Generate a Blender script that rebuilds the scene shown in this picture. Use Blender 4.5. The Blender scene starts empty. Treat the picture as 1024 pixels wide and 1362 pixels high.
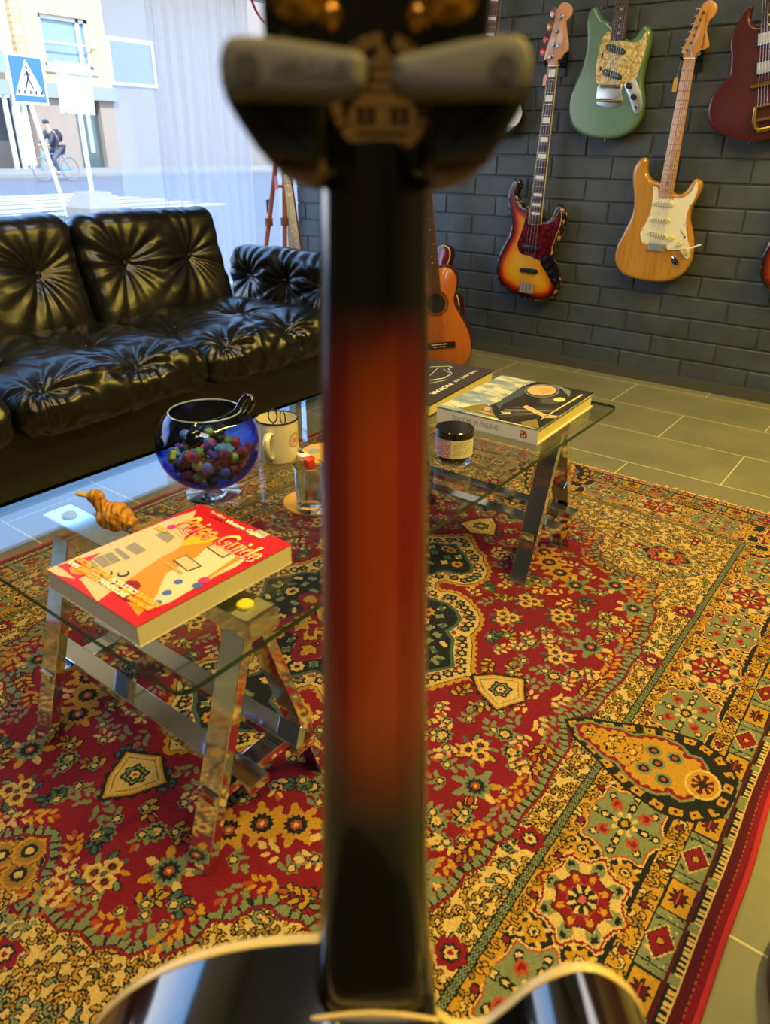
import bpy, bmesh, math, random
import numpy as np
from mathutils import Vector, Matrix, noise, geometry
random.seed(7); rng = np.random.default_rng(7)
COL = bpy.context.scene.collection
PI = math.pi
# ------------------------------------------------------------------ camera pose (metres, z up; brick wall runs along x, window wall along y)
H, F = 0.942, 953.5
PT, RL, YW = 0.4701, 0.0125, 0.6466
FW = Vector((-math.sin(YW)*math.cos(PT), math.cos(YW)*math.cos(PT), -math.sin(PT)))
_r = Vector((math.cos(YW), math.sin(YW), 0)); _u = _r.cross(FW)
RT = _r*math.cos(RL) + _u*math.sin(RL); UP = RT.cross(FW)
CAM = Vector((0, 0, H))
WALL_Y, WIN_X = 3.29, -3.15

def ray(px, py): return FW + RT*((px-512)/F) - UP*((py-681)/F)
def onz(px, py, z=0.0):
    d = ray(px, py); return CAM + d*((z-H)/d.z)
def ony(px, py, y):
    d = ray(px, py); return CAM + d*(y/d.y)
def onx(px, py, x):
    d = ray(px, py); return CAM + d*(x/d.x)

class Fr:
    """A local frame: a along x-axis, b along y-axis, n out of the plane."""
    def __init__(s, o, ax, ay):
        s.o = Vector(o); s.x = Vector(ax).normalized(); s.n = s.x.cross(Vector(ay)).normalized(); s.y = s.n.cross(s.x)
    def mat(s):
        return Matrix(((s.x.x, s.y.x, s.n.x, s.o.x), (s.x.y, s.y.y, s.n.y, s.o.y), (s.x.z, s.y.z, s.n.z, s.o.z), (0, 0, 0, 1)))
    def px(s, x, y, n=0.0):
        d = ray(x, y); q = s.o + s.n*n
        P = CAM + d*((q-CAM).dot(s.n)/d.dot(s.n)) - s.o
        return (P.dot(s.x), P.dot(s.y))
    def pts(s, lst, x0=0, y0=0, sc=1.0, n=0.0):
        return [s.px(x0+a/sc, y0+b/sc, n) for a, b in lst]

# ------------------------------------------------------------------ mesh building
class MB:
    def __init__(s): s.v = []; s.f = []; s.m = []; s.cur = 0
    def add(s, vs, fs):
        o = len(s.v); s.v += [tuple(v) for v in vs]; s.f += [tuple(i+o for i in f) for f in fs]; s.m += [s.cur]*len(fs); return s
    def box(s, c, d, rot=None):
        vs = [Vector((x*d[0]/2, y*d[1]/2, z*d[2]/2)) for x in (-1, 1) for y in (-1, 1) for z in (-1, 1)]
        if rot is not None:
            R = rot if isinstance(rot, Matrix) else Matrix.Rotation(rot, 3, 'Z')
            vs = [R @ v for v in vs]
        vs = [v + Vector(c) for v in vs]
        return s.add(vs, [(0, 1, 3, 2), (4, 6, 7, 5), (0, 4, 5, 1), (2, 3, 7, 6), (0, 2, 6, 4), (1, 5, 7, 3)])
    def tube(s, pts, r, k=10, caps=True, flat=1.0):
        pts = [Vector(p) for p in pts]; n = len(pts)
        rs = r if isinstance(r, (list, tuple)) else [r]*n
        up = Vector((0, 0, 1)); t0 = (pts[1]-pts[0]).normalized()
        if abs(t0.dot(up)) > .9: up = Vector((0, 1, 0))
        vs = []; fs = []
        a = t0.cross(up).normalized()
        for i in range(n):
            t = (pts[min(i+1, n-1)]-pts[max(i-1, 0)]).normalized()
            a = (a - t*a.dot(t)).normalized(); b = t.cross(a)
            for j in range(k):
                q = 2*PI*j/k; vs.append(pts[i] + a*math.cos(q)*rs[i] + b*math.sin(q)*rs[i]*flat)
        for i in range(n-1):
            for j in range(k):
                fs.append((i*k+j, i*k+(j+1) % k, (i+1)*k+(j+1) % k, (i+1)*k+j))
        if caps: fs += [tuple(range(k))[::-1], tuple((n-1)*k+j for j in range(k))]
        return s.add(vs, fs)
    def lathe(s, prof, k=32, c=(0, 0, 0), R=None, close=False):
        vs = []; fs = []; n = len(prof)
        for r, z in prof:
            for j in range(k):
                q = 2*PI*j/k; v = Vector((max(r, 1e-5)*math.cos(q), max(r, 1e-5)*math.sin(q), z))
                if R is not None: v = R @ v
                vs.append(v + Vector(c))
        for i in range(n-1 if not close else n):
            i2 = (i+1) % n
            for j in range(k):
                fs.append((i*k+j, i*k+(j+1) % k, i2*k+(j+1) % k, i2*k+j))
        return s.add(vs, fs)
    def ball(s, c, r, k=12, sc=(1, 1, 1), R=None):
        prof = [(math.sin(PI*i/(k//2))*1.0, -math.cos(PI*i/(k//2))) for i in range(k//2+1)]
        o = len(s.v); s.lathe(prof, k)
        for i in range(o, len(s.v)):
            v = Vector((s.v[i][0]*r*sc[0], s.v[i][1]*r*sc[1], s.v[i][2]*r*sc[2]))
            if R is not None: v = R @ v
            s.v[i] = tuple(v + Vector(c))
        return s
    def prism(s, pts, n0, n1, r=0.0, steps=3, rb=None, ax=None):
        """outline in (a,b), extruded n0..n1, front edge rounded by r, back edge by rb."""
        if area2(pts) < 0: pts = pts[::-1]
        rb = r if rb is None else rb
        loops = []
        if rb > 0:
            for i in range(steps): t = i/steps*PI/2; loops.append((rb*(1-math.sin(t)), n0+rb*(1-math.cos(t))))
        loops.append((0, n0+rb))
        loops.append((0, n1-r))
        if r > 0:
            for i in range(1, steps+1): t = i/steps*PI/2; loops.append((r*(1-math.cos(t)), n1-r+r*math.sin(t)))
        k = len(pts); vs = []; fs = []
        for off, z in loops:
            for a, b in (inset(pts, off) if off > 0 else pts): vs.append((a, b, z))
        for i in range(len(loops)-1):
            for j in range(k): fs.append((i*k+j, i*k+(j+1) % k, (i+1)*k+(j+1) % k, (i+1)*k+j))
        fs.append(tuple(range(k))[::-1]); fs.append(tuple((len(loops)-1)*k+j for j in range(k)))
        return s.add(vs, fs)
    def xf(s, M, o=0):
        for i in range(o, len(s.v)): s.v[i] = tuple(M @ Vector(s.v[i]))
        return s

def area2(p): return sum(p[i][0]*p[(i+1) % len(p)][1]-p[(i+1) % len(p)][0]*p[i][1] for i in range(len(p)))
def inset(p, d):
    out = []; k = len(p)
    for i in range(k):
        a = Vector(p[i-1]); b = Vector(p[i]); c = Vector(p[(i+1) % k])
        t = (c-a)
        if t.length < 1e-9: out.append(p[i]); continue
        t.normalize(); out.append((b.x - t.y*d, b.y + t.x*d))
    return out
def smooth(p, k=6, closed=True):
    out = []; n = len(p); P = [Vector(q) for q in p]
    rng_ = range(n) if closed else range(n-1)
    for i in rng_:
        g = (lambda j: P[j % n]) if closed else (lambda j: P[max(0, min(n-1, j))])
        a, b, c, d = g(i-1), g(i), g(i+1), g(i+2)
        for j in range(k):
            t = j/k
            q = 0.5*((2*b)+(c-a)*t+(2*a-5*b+4*c-d)*t*t+(3*b-a-3*c+d)*t**3); out.append(tuple(q))
    if not closed: out.append(tuple(P[-1]))
    return out

def obj(name, mb, mats, parent=None, smooth_=True, ang=35, kind=None, label=None):
    me = bpy.data.meshes.new(name)
    if isinstance(mb, MB):
        me.from_pydata(mb.v, [], mb.f)
    mats = mats if isinstance(mats, (list, tuple)) else [mats]
    for m in mats: me.materials.append(m)
    if len(mats) > 1: me.polygons.foreach_set('material_index', mb.m)
    bm = bmesh.new(); bm.from_mesh(me); bmesh.ops.recalc_face_normals(bm, faces=bm.faces); bm.to_mesh(me); bm.free()
    if smooth_:
        me.polygons.foreach_set('use_smooth', [True]*len(me.polygons)); me.set_sharp_from_angle(angle=math.radians(ang))
    me.update()
    o = bpy.data.objects.new(name, me); COL.objects.link(o)
    if parent is not None: o.parent = parent
    if kind: o['kind'] = kind
    if label: o['label'] = label
    return o
def tag(o, label, cat, group=None):
    o['label'] = label; o['category'] = cat
    if group: o['group'] = group
    return o
def thing(name, label, cat, fr, group=None):
    o = bpy.data.objects.new(name, None); COL.objects.link(o)
    if isinstance(fr, Fr): o.matrix_world = fr.mat()
    elif isinstance(fr, Matrix): o.matrix_world = fr
    else: o.location = fr
    o.empty_display_size = .05
    return tag(o, label, cat, group)
def clone(root, M, label=None):
    c = root.copy(); COL.objects.link(c); c.matrix_world = M
    if label: c['label'] = label
    for ch in list(root.children):
        d = ch.copy(); COL.objects.link(d); d.parent = c
        for g in list(ch.children):
            e = g.copy(); COL.objects.link(e); e.parent = d
    return c
_dg = None
def text(s, size, mat, parent, a, b, n, rot=0.0, name='lettering', w=None, shear=0.0, ext=.0002, align='LEFT', bold=0.0, into=None, h=None, mirror=False):
    cu = bpy.data.curves.new('t', 'FONT'); cu.body = s; cu.size = size; cu.shear = shear; cu.extrude = ext; cu.offset = bold
    cu.resolution_u = 2
    o = bpy.data.objects.new('t', cu); COL.objects.link(o)
    dg = bpy.context.evaluated_depsgraph_get(); dg.update()
    me = bpy.data.meshes.new_from_object(o.evaluated_get(dg)); bpy.data.objects.remove(o); bpy.data.curves.remove(cu)
    vs = [v.co.copy() for v in me.vertices]; fs = [tuple(p.vertices) for p in me.polygons]; bpy.data.meshes.remove(me)
    x0 = min(v.x for v in vs); x1 = max(v.x for v in vs); y0 = min(v.y for v in vs); y1 = max(v.y for v in vs)
    sx = (w/(x1-x0)) if w else 1.0
    sy = (h/(y1-y0)) if h else 1.0
    off = x0 if align == 'LEFT' else (x0+x1)/2
    R = Matrix.Rotation(rot, 3, 'Z')
    out = []
    for v in vs:
        q = R @ Vector(((v.x-off)*sx, (v.y-y0)*sy, v.z)); out.append((a+q.x, b+q.y, n+q.z))
    if into is not None:
        into.add(out, fs); return into
    mb = MB().add(out, fs)
    return obj(name, mb, mat, parent, smooth_=False)

# ------------------------------------------------------------------ materials
def lin(c):
    if isinstance(c, str): c = tuple(int(c[i:i+2], 16) for i in (0, 2, 4))
    return tuple(((x/255)/12.92 if x/255 <= .04045 else ((x/255+.055)/1.055)**2.4) for x in c[:3])
class NT:
    def __init__(s, name):
        s.mat = bpy.data.materials.new(name); s.mat.use_nodes = True; s.t = s.mat.node_tree; s.t.nodes.clear()
        s.out = s.n('ShaderNodeOutputMaterial')
    def n(s, typ, **kw):
        nd = s.t.nodes.new(typ)
        for k, v in kw.items():
            if k in ('ins',):
                for a, b in v.items(): s.set(nd, a, b)
            else: setattr(nd, k, v)
        return nd
    def set(s, nd, key, val):
        inp = nd.inputs[key]
        if isinstance(val, bpy.types.NodeSocket): s.t.links.new(val, inp)
        elif isinstance(val, bpy.types.Node): s.t.links.new(val.outputs[0], inp)
        elif isinstance(val, (tuple, list)) and len(val) == 3 and inp.type == 'RGBA': inp.default_value = (*val, 1)
        else: inp.default_value = val
    def math(s, op, a, b=0.0, c=None, clamp=False):
        nd = s.n('ShaderNodeMath', operation=op, use_clamp=clamp); s.set(nd, 0, a); s.set(nd, 1, b)
        if c is not None: s.set(nd, 2, c)
        return nd.outputs[0]
    def mix(s, f, a, b, blend='MIX'):
        nd = s.n('ShaderNodeMix', data_type='RGBA', blend_type=blend)
        s.set(nd, 0, f); s.set(nd, 6, a); s.set(nd, 7, b); return nd.outputs[2]
    def noise(s, scale, detail=3, rough=.5, vec=None, dist=0.0):
        nd = s.n('ShaderNodeTexNoise'); nd.inputs['Scale'].default_value = scale; nd.inputs['Detail'].default_value = detail
        nd.inputs['Roughness'].default_value = rough; nd.inputs['Distortion'].default_value = dist
        if vec is not None: s.set(nd, 'Vector', vec)
        return nd.outputs['Fac']
    def co(s, which='Object', scale=None, loc=None):
        tc = s.n('ShaderNodeTexCoord').outputs[which]
        if scale is None and loc is None: return tc
        mp = s.n('ShaderNodeMapping'); s.set(mp, 'Vector', tc)
        if scale is not None: mp.inputs['Scale'].default_value = scale
        if loc is not None: mp.inputs['Location'].default_value = loc
        return mp.outputs[0]
    def ramp(s, fac, stops, interp='LINEAR'):
        nd = s.n('ShaderNodeValToRGB'); nd.color_ramp.interpolation = interp; el = nd.color_ramp.elements
        while len(el) < len(stops): el.new(.5)
        for e, (p, c) in zip(el, stops): e.position = p; e.color = (*c, 1) if len(c) == 3 else c
        s.set(nd, 'Fac', fac); return nd.outputs[0]
    def bump(s, h, strength=.3, dist=.002):
        nd = s.n('ShaderNodeBump'); nd.inputs['Strength'].default_value = strength; nd.inputs['Distance'].default_value = dist
        s.set(nd, 'Height', h); return nd.outputs[0]
    def pbr(s, color, rough=.5, metal=0.0, bump=None, **kw):
        b = s.n('ShaderNodeBsdfPrincipled'); s.set(b, 'Base Color', color); s.set(b, 'Roughness', rough); s.set(b, 'Metallic', metal)
        if bump is not None: s.set(b, 'Normal', bump)
        for k, v in kw.items(): s.set(b, k.replace('_', ' '), v)
        s.t.links.new(b.outputs[0], s.out.inputs[0]); return s.mat
_cache = {}
def M(hexc, rough=.5, metal=0.0, var=.06, vs=30.0, coat=0.0, bmp=0.0, bs=200.0, **kw):
    """A procedural paint/plastic/metal: base colour with a little noise in it."""
    key = (hexc, rough, metal, var, coat, bmp, bs, tuple(sorted(kw.items())))
    if key in _cache: return _cache[key]
    t = NT('surface_'+str(len(_cache))); c = lin(hexc)
    co = t.co()
    col = t.mix(t.noise(vs, 3, vec=co), tuple(x*(1-var) for x in c), tuple(min(1, x*(1+var)) for x in c))
    bn = t.bump(t.noise(bs, 2, vec=co), bmp, .001) if bmp > 0 else None
    if coat: kw['Coat Weight'] = coat; kw['Coat Roughness'] = .05
    _cache[key] = t.pbr(col, rough, metal, bn, **kw); return _cache[key]
def wood(name, c1, c2, rough=.35, scale=(60, 4, 60), coat=0.0, bandscale=1.0, rings=None):
    t = NT(name); co = t.co(scale=scale)
    a = t.noise(bandscale, 4, .6, co, 1.2); b = t.noise(bandscale*6, 2, .5, co)
    f = t.math('ADD', t.math('MULTIPLY', a, .75), t.math('MULTIPLY', b, .25))
    col = t.ramp(f, [(.3, lin(c1)), (.7, lin(c2))])
    kw = {'Coat Weight': coat, 'Coat Roughness': .04} if coat else {}
    return t.pbr(col, rough, 0.0, None, **kw)
def schlick(t, f0):
    lw = t.n('ShaderNodeLayerWeight'); lw.inputs[0].default_value = .5
    return t.math('MULTIPLY_ADD', t.math('POWER', lw.outputs['Facing'], 5.0), 1-f0, f0, clamp=True)
def glassy(name, tint=(1, 1, 1), refl=(1, 1, 1), ior=1.5, rough=0.0, scale=1.0):
    """thin clear sheet: transparent plus Fresnel reflection."""
    t = NT(name); fz = schlick(t, ((ior-1)/(ior+1))**2)
    tr = t.n('ShaderNodeBsdfTransparent'); t.set(tr, 0, tint)
    gl = t.n('ShaderNodeBsdfGlossy'); t.set(gl, 0, refl); gl.inputs['Roughness'].default_value = rough
    mx = t.n('ShaderNodeMixShader'); t.set(mx, 0, t.math('MULTIPLY', fz, scale)); t.t.links.new(tr.outputs[0], mx.inputs[1]); t.t.links.new(gl.outputs[0], mx.inputs[2])
    t.t.links.new(mx.outputs[0], t.out.inputs[0]); return t.mat
CHROME = M('e6e8ea', .07, 1.0, .02)
GOLDM = M('c99a3c', .28, 1.0, .08)
BRASS = M('b89a55', .3, 1.0, .15)
STEEL = M('a8a8a6', .25, 1.0, .08)
BLACKP = M('0c0c0d', .35)
WHITEP = M('e8e4da', .4)
# ------------------------------------------------------------------ the room
def struct(name, mb, mat, **k): return obj(name, mb, mat, None, kind='structure', **k)
def floor_mat():
    t = NT('slate_floor_tiles'); co = t.co('Object', loc=(0.4, -0.158, 0))
    br = t.n('ShaderNodeTexBrick'); t.set(br, 'Vector', co); br.offset = .5; br.offset_frequency = 2; br.squash = 1
    for k, v in {'Scale': 1.0, 'Mortar Size': .0022, 'Mortar Smooth': .15, 'Bias': 0, 'Brick Width': .6, 'Row Height': .305}.items(): br.inputs[k].default_value = v
    n1 = t.noise(3.5, 6, .62, t.co()); n2 = t.noise(40, 4, .6, t.co())
    f = t.math('ADD', t.math('MULTIPLY', n1, .8), t.math('MULTIPLY', n2, .2))
    slate = t.ramp(f, [(.3, lin('6a6850')), (.55, lin('7c795c')), (.75, lin('8a8666'))])
    t.set(br, 'Color1', slate); t.set(br, 'Color2', t.mix(.12, slate, lin('4e5048'))); t.set(br, 'Mortar', lin('c9bd94'))
    h = t.math('ADD', t.math('MULTIPLY', br.outputs['Fac'], -.6), t.math('MULTIPLY', n2, .3))
    return t.pbr(br.outputs['Color'], .42, 0, t.bump(h, .35, .003))
struct('floor', MB().box((-0.6, 1.1, -.03), (5.3, 4.6, .06)), floor_mat(), smooth_=False)

def brick_wall():
    L, Hc, g = .28, .0885, .008
    mb = MB(); r = random.Random(3)
    x0w, x1w = -3.15, 1.9
    zt = 2.62; z = .032; row = 0
    def brick(xa, xb, za, zb):
        d = .006; y = WALL_Y + r.uniform(-.0012, .0012)
        b = .0035
        fr = [(xa, za), (xb, za), (xb, zb), (xa, zb)]
        fi = [(xa+b, za+b), (xb-b, za+b), (xb-b, zb-b), (xa+b, zb-b)]
        j = lambda: r.uniform(-.0012, .0012)
        vs = [(a+j(), y+d+.004, c+j()) for a, c in fr] + [(a+j(), y+.0018, c+j()) for a, c in fr] + [(a+j(), y+j()*.4, c+j()) for a, c in fi]
        fs = [(i, (i+1) % 4, 4+(i+1) % 4, 4+i) for i in range(4)] + [(4+i, 4+(i+1) % 4, 8+(i+1) % 4, 8+i) for i in range(4)] + [(8, 9, 10, 11)]
        mb.add(vs, fs)
    while z < zt:
        off = {0: -1.128, 1: -1.0, 2: -1.128, 3: -.995}[row % 4] + r.uniform(-.012, .012)
        k = math.floor((x0w-off)/L)
        x = off + k*L
        while x < x1w:
            xa, xb = max(x0w, x+g/2), min(x1w, x+L-g/2)
            if xb-xa > .02: brick(xa, xb, z+g/2, z+Hc-g/2)
            x += L
        z += Hc; row += 1
    mb.box((-.625, WALL_Y+.057, 1.31), (5.05, .1, 2.62))
    t = NT('painted_brick'); co = t.co()
    n = t.noise(9, 5, .65, co); n2 = t.noise(150, 3, .6, co); n3 = t.noise(35, 3, .55, co)
    col = t.ramp(n, [(.3, lin('3a4046')), (.7, lin('4a5157'))])
    h = t.math('ADD', t.math('MULTIPLY', n2, .5), t.math('MULTIPLY', n3, .8))
    return struct('wall_back', mb, t.pbr(col, t.math('ADD', t.math('MULTIPLY', n3, .2), .36), 0, t.bump(h, .55, .003)), ang=20)
brick_wall()
bb = MB().box((-.625, WALL_Y-.004, .0235), (5.05, .012, .047))
struct('baseboard_back', bb, M('4a4c44', .4, var=.15, vs=8), smooth_=False)
PLASTER = M('8f8c84', .8, var=.03, bmp=.1)
struct('ceiling', MB().box((-.6, 1.1, 2.66), (5.3, 4.6, .08)), M('dcdcd8', .85, bmp=.1), smooth_=False)
struct('wall_right', MB().box((1.95, 1.1, 1.31), (.1, 4.6, 2.62)), M('3d3c3a', .8), smooth_=False)
struct('wall_front', MB().box((-.6, -1.2, 1.31), (5.3, .1, 2.62)), M('2e2d2d', .8), smooth_=False)
# window wall: low sill wall, opening, dark head above 1.64 m
struct('wall_left', MB().box((WIN_X-.06, 1.07, .11), (.12, 4.44, .22)), M('77756f', .8), smooth_=False)
struct('trim_1', MB().box((WIN_X-.06, 1.07, 2.13), (.12, 4.44, .98)), M('dadcdf', .6), smooth_=False)
fm = MB()
for yy in (-1.14, 3.245): fm.box((WIN_X-.05, yy, .93), (.06, .05, 1.42))
fm.box((WIN_X-.05, 1.05, .24), (.06, 4.4, .04)).box((WIN_X-.05, 1.05, 1.62), (.06, 4.4, .04))
win1 = struct('window_1', fm, M('c9ccd0', .4), smooth_=False)
gl = obj('pane', MB().box((WIN_X-.05, 1.05, .93), (.006, 4.3, 1.38)), glassy('window_glass', (.97, .98, .98), ior=1.35, scale=.6), win1, smooth_=False)

# ------------------------------------------------------------------ the carpet, drawn knot by knot on one quadrant and mirrored
KN = .0021
XC, YC, HX, HY = -.845, 1.005, .85, 1.14
nu, nv = int(HX/KN), int(HY/KN)
UU, VV = np.meshgrid((np.arange(nu)+.5)*KN, (np.arange(nv)+.5)*KN)       # arrays [v,u]
Q = np.zeros((nv, nu), np.int8)
RED, MAR, BLK, CRM, GLD, GRN, TEAL, ORG, DKG, PINK = range(10)
PAL = [lin(c) for c in ('770d22', '4e0c1c', '16191b', 'c3a566', 'b08224', '71795a', '3f5853', '9c4426', '8d6a25', 'b4524c')]
def sdf(poly, X, Y, closed=True):
    P = np.array(poly); n = len(P); best = np.full(X.shape, 9.0); arc = np.zeros(X.shape); inside = np.zeros(X.shape, bool); s0 = 0
    for i in range(n if closed else n-1):
        a, b = P[i], P[(i+1) % n]; d = b-a; L = math.hypot(*d)+1e-9
        t = np.clip(((X-a[0])*d[0]+(Y-a[1])*d[1])/L/L, 0, 1)
        r = np.hypot(X-a[0]-t*d[0], Y-a[1]-t*d[1]); m = r < best
        best = np.where(m, r, best); arc = np.where(m, s0+t*L, arc); s0 += L
        c = ((a[1] > Y) != (b[1] > Y)) & (X < (b[0]-a[0])*(Y-a[1])/((b[1]-a[1]) if b[1] != a[1] else 1e-9)+a[0])
        inside ^= c
    return np.where(inside, -best, best), arc
def sdfq(poly, X, Y):
    a, arc = sdf(poly[1:], X, Y, False); b, _ = sdf(poly, X, Y)
    return np.where(b < 0, -np.abs(a), np.abs(a)), arc
def win(cx, cy, r):
    i0, i1 = max(0, int((cy-r)/KN)), min(nv, int((cy+r)/KN)+1); j0, j1 = max(0, int((cx-r)/KN)), min(nu, int((cx+r)/KN)+1)
    return slice(i0, max(i0, i1)), slice(j0, max(j0, j1))
def flower(cx, cy, rings, n=8, amp=.12, ph=0.0, sx=1.0, sy=1.0):
    R = rings[0][0]*1.35*max(sx, sy); w = win(cx, cy, R); X = (UU[w]-cx)/sx; Y = (VV[w]-cy)/sy
    r = np.hypot(X, Y); th = np.arctan2(Y, X)
    for rr, c in rings:
        k = amp if rr > .006 else 0
        Q[w][r < rr*(1+k*np.cos(n*th+ph))] = c
def leaf(cx, cy, a, l, wd, c, edge=None):
    w = win(cx, cy, l); X = UU[w]-cx; Y = VV[w]-cy; u = X*math.cos(a)+Y*math.sin(a); v = -X*math.sin(a)+Y*math.cos(a)
    q = (u/l*2)**2
    if edge is not None: Q[w][(q < 1.5) & (np.abs(v) < wd*.5*np.sqrt(np.clip(1.35-q, 0, 2))+.0022)] = edge
    Q[w][(q < 1) & (np.abs(v) < wd*.5*np.sqrt(np.clip(1-q, 0, 1)))] = c
def spray(cx, cy, a, l, c, n=4, edge=None, tip=None, curve=.6):
    x, y = cx, cy
    for i in range(n):
        a2 = a+curve*(i/n-.3); x += math.cos(a2)*l/n; y += math.sin(a2)*l/n; k = .017-.0015*i
        for sgn in (-1, 1): leaf(x+math.cos(a2+sgn*1.1)*k*.6, y+math.sin(a2+sgn*1.1)*k*.6, a2+sgn*.75, k, k*.48, c, edge)
    leaf(x+math.cos(a)*.01, y+math.sin(a)*.01, a, .016, .008, tip if tip is not None else c, edge)
def band_noise(sc, seed, warp=.5):
    X = UU*sc+seed; Y = VV*sc+seed*1.7
    wx = np.sin(Y*1.3+1.1*np.sin(X*.7)); wy = np.sin(X*1.7+1.3*np.sin(Y*.9+seed))
    return np.sin(X*1.0+warp*2.2*wx)*np.sin(Y*1.0+warp*2.2*wy)+.45*np.sin(2.3*X+2*wy+seed)*np.sin(2.1*Y-1.6*wx)
def hook(cx, cy, a, R, wd, c, sweep):
    w = win(cx, cy, R*2.2); X = UU[w]-cx; Y = VV[w]-cy; u = X*math.cos(a)+Y*math.sin(a); v = -X*math.sin(a)+Y*math.cos(a)
    r = np.hypot(u, v); t_ = np.mod(np.arctan2(v, u), 2*PI); k = t_/sweep; wt = wd*(1.15-.75*k); on_ = (t_ < sweep)
    rad = R*(1-.25*k); q = Q[w]; lk = MK[w]
    q[lk & on_ & (np.abs(r-rad) < wt+.0021)] = BLK
    q[lk & (np.hypot(u-R*.98, v) < wd*1.25+.0021)] = BLK
    q[lk & (np.hypot(u-R*.98, v) < wd*1.25)] = c; q[lk & on_ & (np.abs(r-rad) < wt)] = c
def hooks(mask, ground, cs, step, seed, R=.0085, wd=.0021):
    global MK
    MK = mask; Q[mask] = ground; r_ = random.Random(seed); y = step/2
    while y < HY:
        x = r_.random()*step
        while x < HX:
            i, j = min(nv-1, int(y/KN)), min(nu-1, int(x/KN))
            if mask[i, j]:
                hook(x+r_.uniform(-.3, .3)*step, y+r_.uniform(-.3, .3)*step, r_.random()*6.28, R*r_.uniform(.7, 1.15), wd*r_.uniform(.8, 1.3), r_.choice(cs), r_.choice((2.6, 3.6, 4.4)))
            x += step
        y += step
def vine(mask, g1, g2, sc, seed, wl=.17):
    f = band_noise(sc, seed); Q[mask] = g1; Q[mask & (f > .12)] = g2; Q[mask & (np.abs(f-.12) < wl)] = BLK
    f2 = band_noise(sc*.63, seed+3.3); Q[mask & (f2 > 1.08)] = RED if seed % 2 < 1 else GRN
field = [(0, 0), (.512, 0), (.53, .028), (.545, .06), (.545, .12), (.553, .18), (.547, .24), (.553, .28), (.541, .31), (.545, .35), (.53, .38), (.533, .41), (.524, .45), (.503, .48), (.508, .51), (.493, .535), (.489, .571), (.468, .558), (.448, .574), (.42, .583), (.395, .578), (.365, .592), (.343, .588), (.325, .605), (.318, .635), (.296, .65), (.3, .69), (.285, .72), (.262, .722), (.25, .748), (.222, .752), (.205, .77), (.17, .768), (.145, .785), (.109, .785), (.09, .803), (.061, .808), (.069, .782), (.064, .769), (.047, .754), (.035, .735), (.012, .722), (0, .712)]
medo = [(0, 0), (.324, 0), (.304, .006), (.28, .047), (.261, .084), (.238, .113), (.236, .15), (.223, .18), (.205, .198), (.166, .222), (.126, .232), (.093, .215), (.076, .218), (.064, .238), (.066, .252), (.082, .266), (.118, .273), (.14, .295), (.147, .33), (.132, .372), (.1, .4), (.09, .42), (.055, .438), (.036, .46), (0, .493)]
medi = [(0, 0), (.267, 0), (.236, .042), (.218, .077), (.192, .093), (.196, .125), (.19, .15), (.169, .17), (.136, .183), (.088, .177), (.055, .182), (.034, .22), (.03, .255), (.05, .298), (.092, .311), (.106, .338), (.09, .365), (.062, .385), (.048, .402), (.02, .415), (0, .43)]
ex = HX-UU; ey = HY-VV+.022; e = np.minimum(ex, ey)
along = np.where(ex < ey, VV, UU)                                 # coordinate that runs along the nearest border
hooks(e > .2, CRM, (GLD, GLD, DKG, GLD, GRN), .0158, 5, .0074, .0019)
hooks((e > .2) & (e <= .243), GLD, (CRM, GLD, DKG), .0145, 6, .0068, .0018)
Q[np.abs(e-.248) < .0062] = GRN; Q[np.abs(np.abs(e-.248)-.0065) < .0013] = BLK
Q[(np.abs(e-.248) < .005) & (np.sin(along*900)*np.sin(e*1500) > .3)] = BLK
# corner spandrel posies
for (cx, cy) in ((.47, .73), (.12, .845), (.575, .49), (.577, .27)):
    flower(cx, cy, [(.022, RED), (.013, BLK), (.009, CRM), (.004, RED)], 7)
flower(.46, .72, [(.062, GRN), (.055, BLK)], 6, .1, sy=.8)
for k in range(9):
    a = 2*PI*k/9; flower(.46+.038*math.cos(a), .72+.031*math.sin(a), [(.0115, ORG), (.006, RED), (.003, CRM)], 5)
flower(.46, .72, [(.02, GLD), (.012, CRM), (.006, BLK)], 6)
for k in range(14):
    x, y = .31+.3*rng.random(), .62+.24*rng.random()
    if .85-x > .26 and 1.14+.022-y > .26: flower(x, y, [(.012, BLK), (.009, GRN if k % 3 else RED), (.004, CRM)], 6)
for cx, cy in ((.025, .775), (0.0, .745)):
    flower(cx, cy, [(.027, RED), (.025, GLD), (.02, DKG), (.012, BLK), (.006, CRM)], 12, .06)
fd, arc = sdfq(field, UU, VV)
Q[(fd < .0035)] = RED
zz = .0035*np.sign(np.sin(arc*420))*np.abs(np.sin(arc*420))**.4
Q[(fd < -.001) & (fd > -.0155+zz)] = BLK
Q[(fd < -.002) & (fd > -.0145+zz) & (np.sin(arc*420+2) > -.75)] = GRN
Q[(fd < -.018+zz)] = RED
# sprays along the field edge and loose posies across the ground
def polywalk(poly, step, off):
    out = []
    for i in range(len(poly)-1):
        a, b = Vector(poly[i]), Vector(poly[i+1]); d = b-a; L = d.length; k = 0
        while k*step < L: p = a+d*(k*step/L); t = d.normalized(); out.append((p.x-t.y*off, p.y+t.x*off, math.atan2(t.y, t.x))); k += 1
    return out
rr = random.Random(11)
last = Vector((9, 9))
for x, y, a in polywalk(field[1:], .01, .036):
    if (Vector((x, y))-last).length < .036: continue
    last = Vector((x, y)); c = rr.choice((GLD, GLD, CRM, GRN)); spray(x-math.cos(a)*.02, y-math.sin(a)*.02, a, .042, c, 3, BLK if rr.random() < .25 else None, ORG)
    leaf(x-math.sin(a)*-.014, y, a+1.2, .016, .007, c)
    if rr.random() < .5: flower(x-math.sin(a)*.012, y+math.cos(a)*.012, [(.0085, GRN), (.0065, BLK), (.0045, CRM)], 5)
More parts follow.
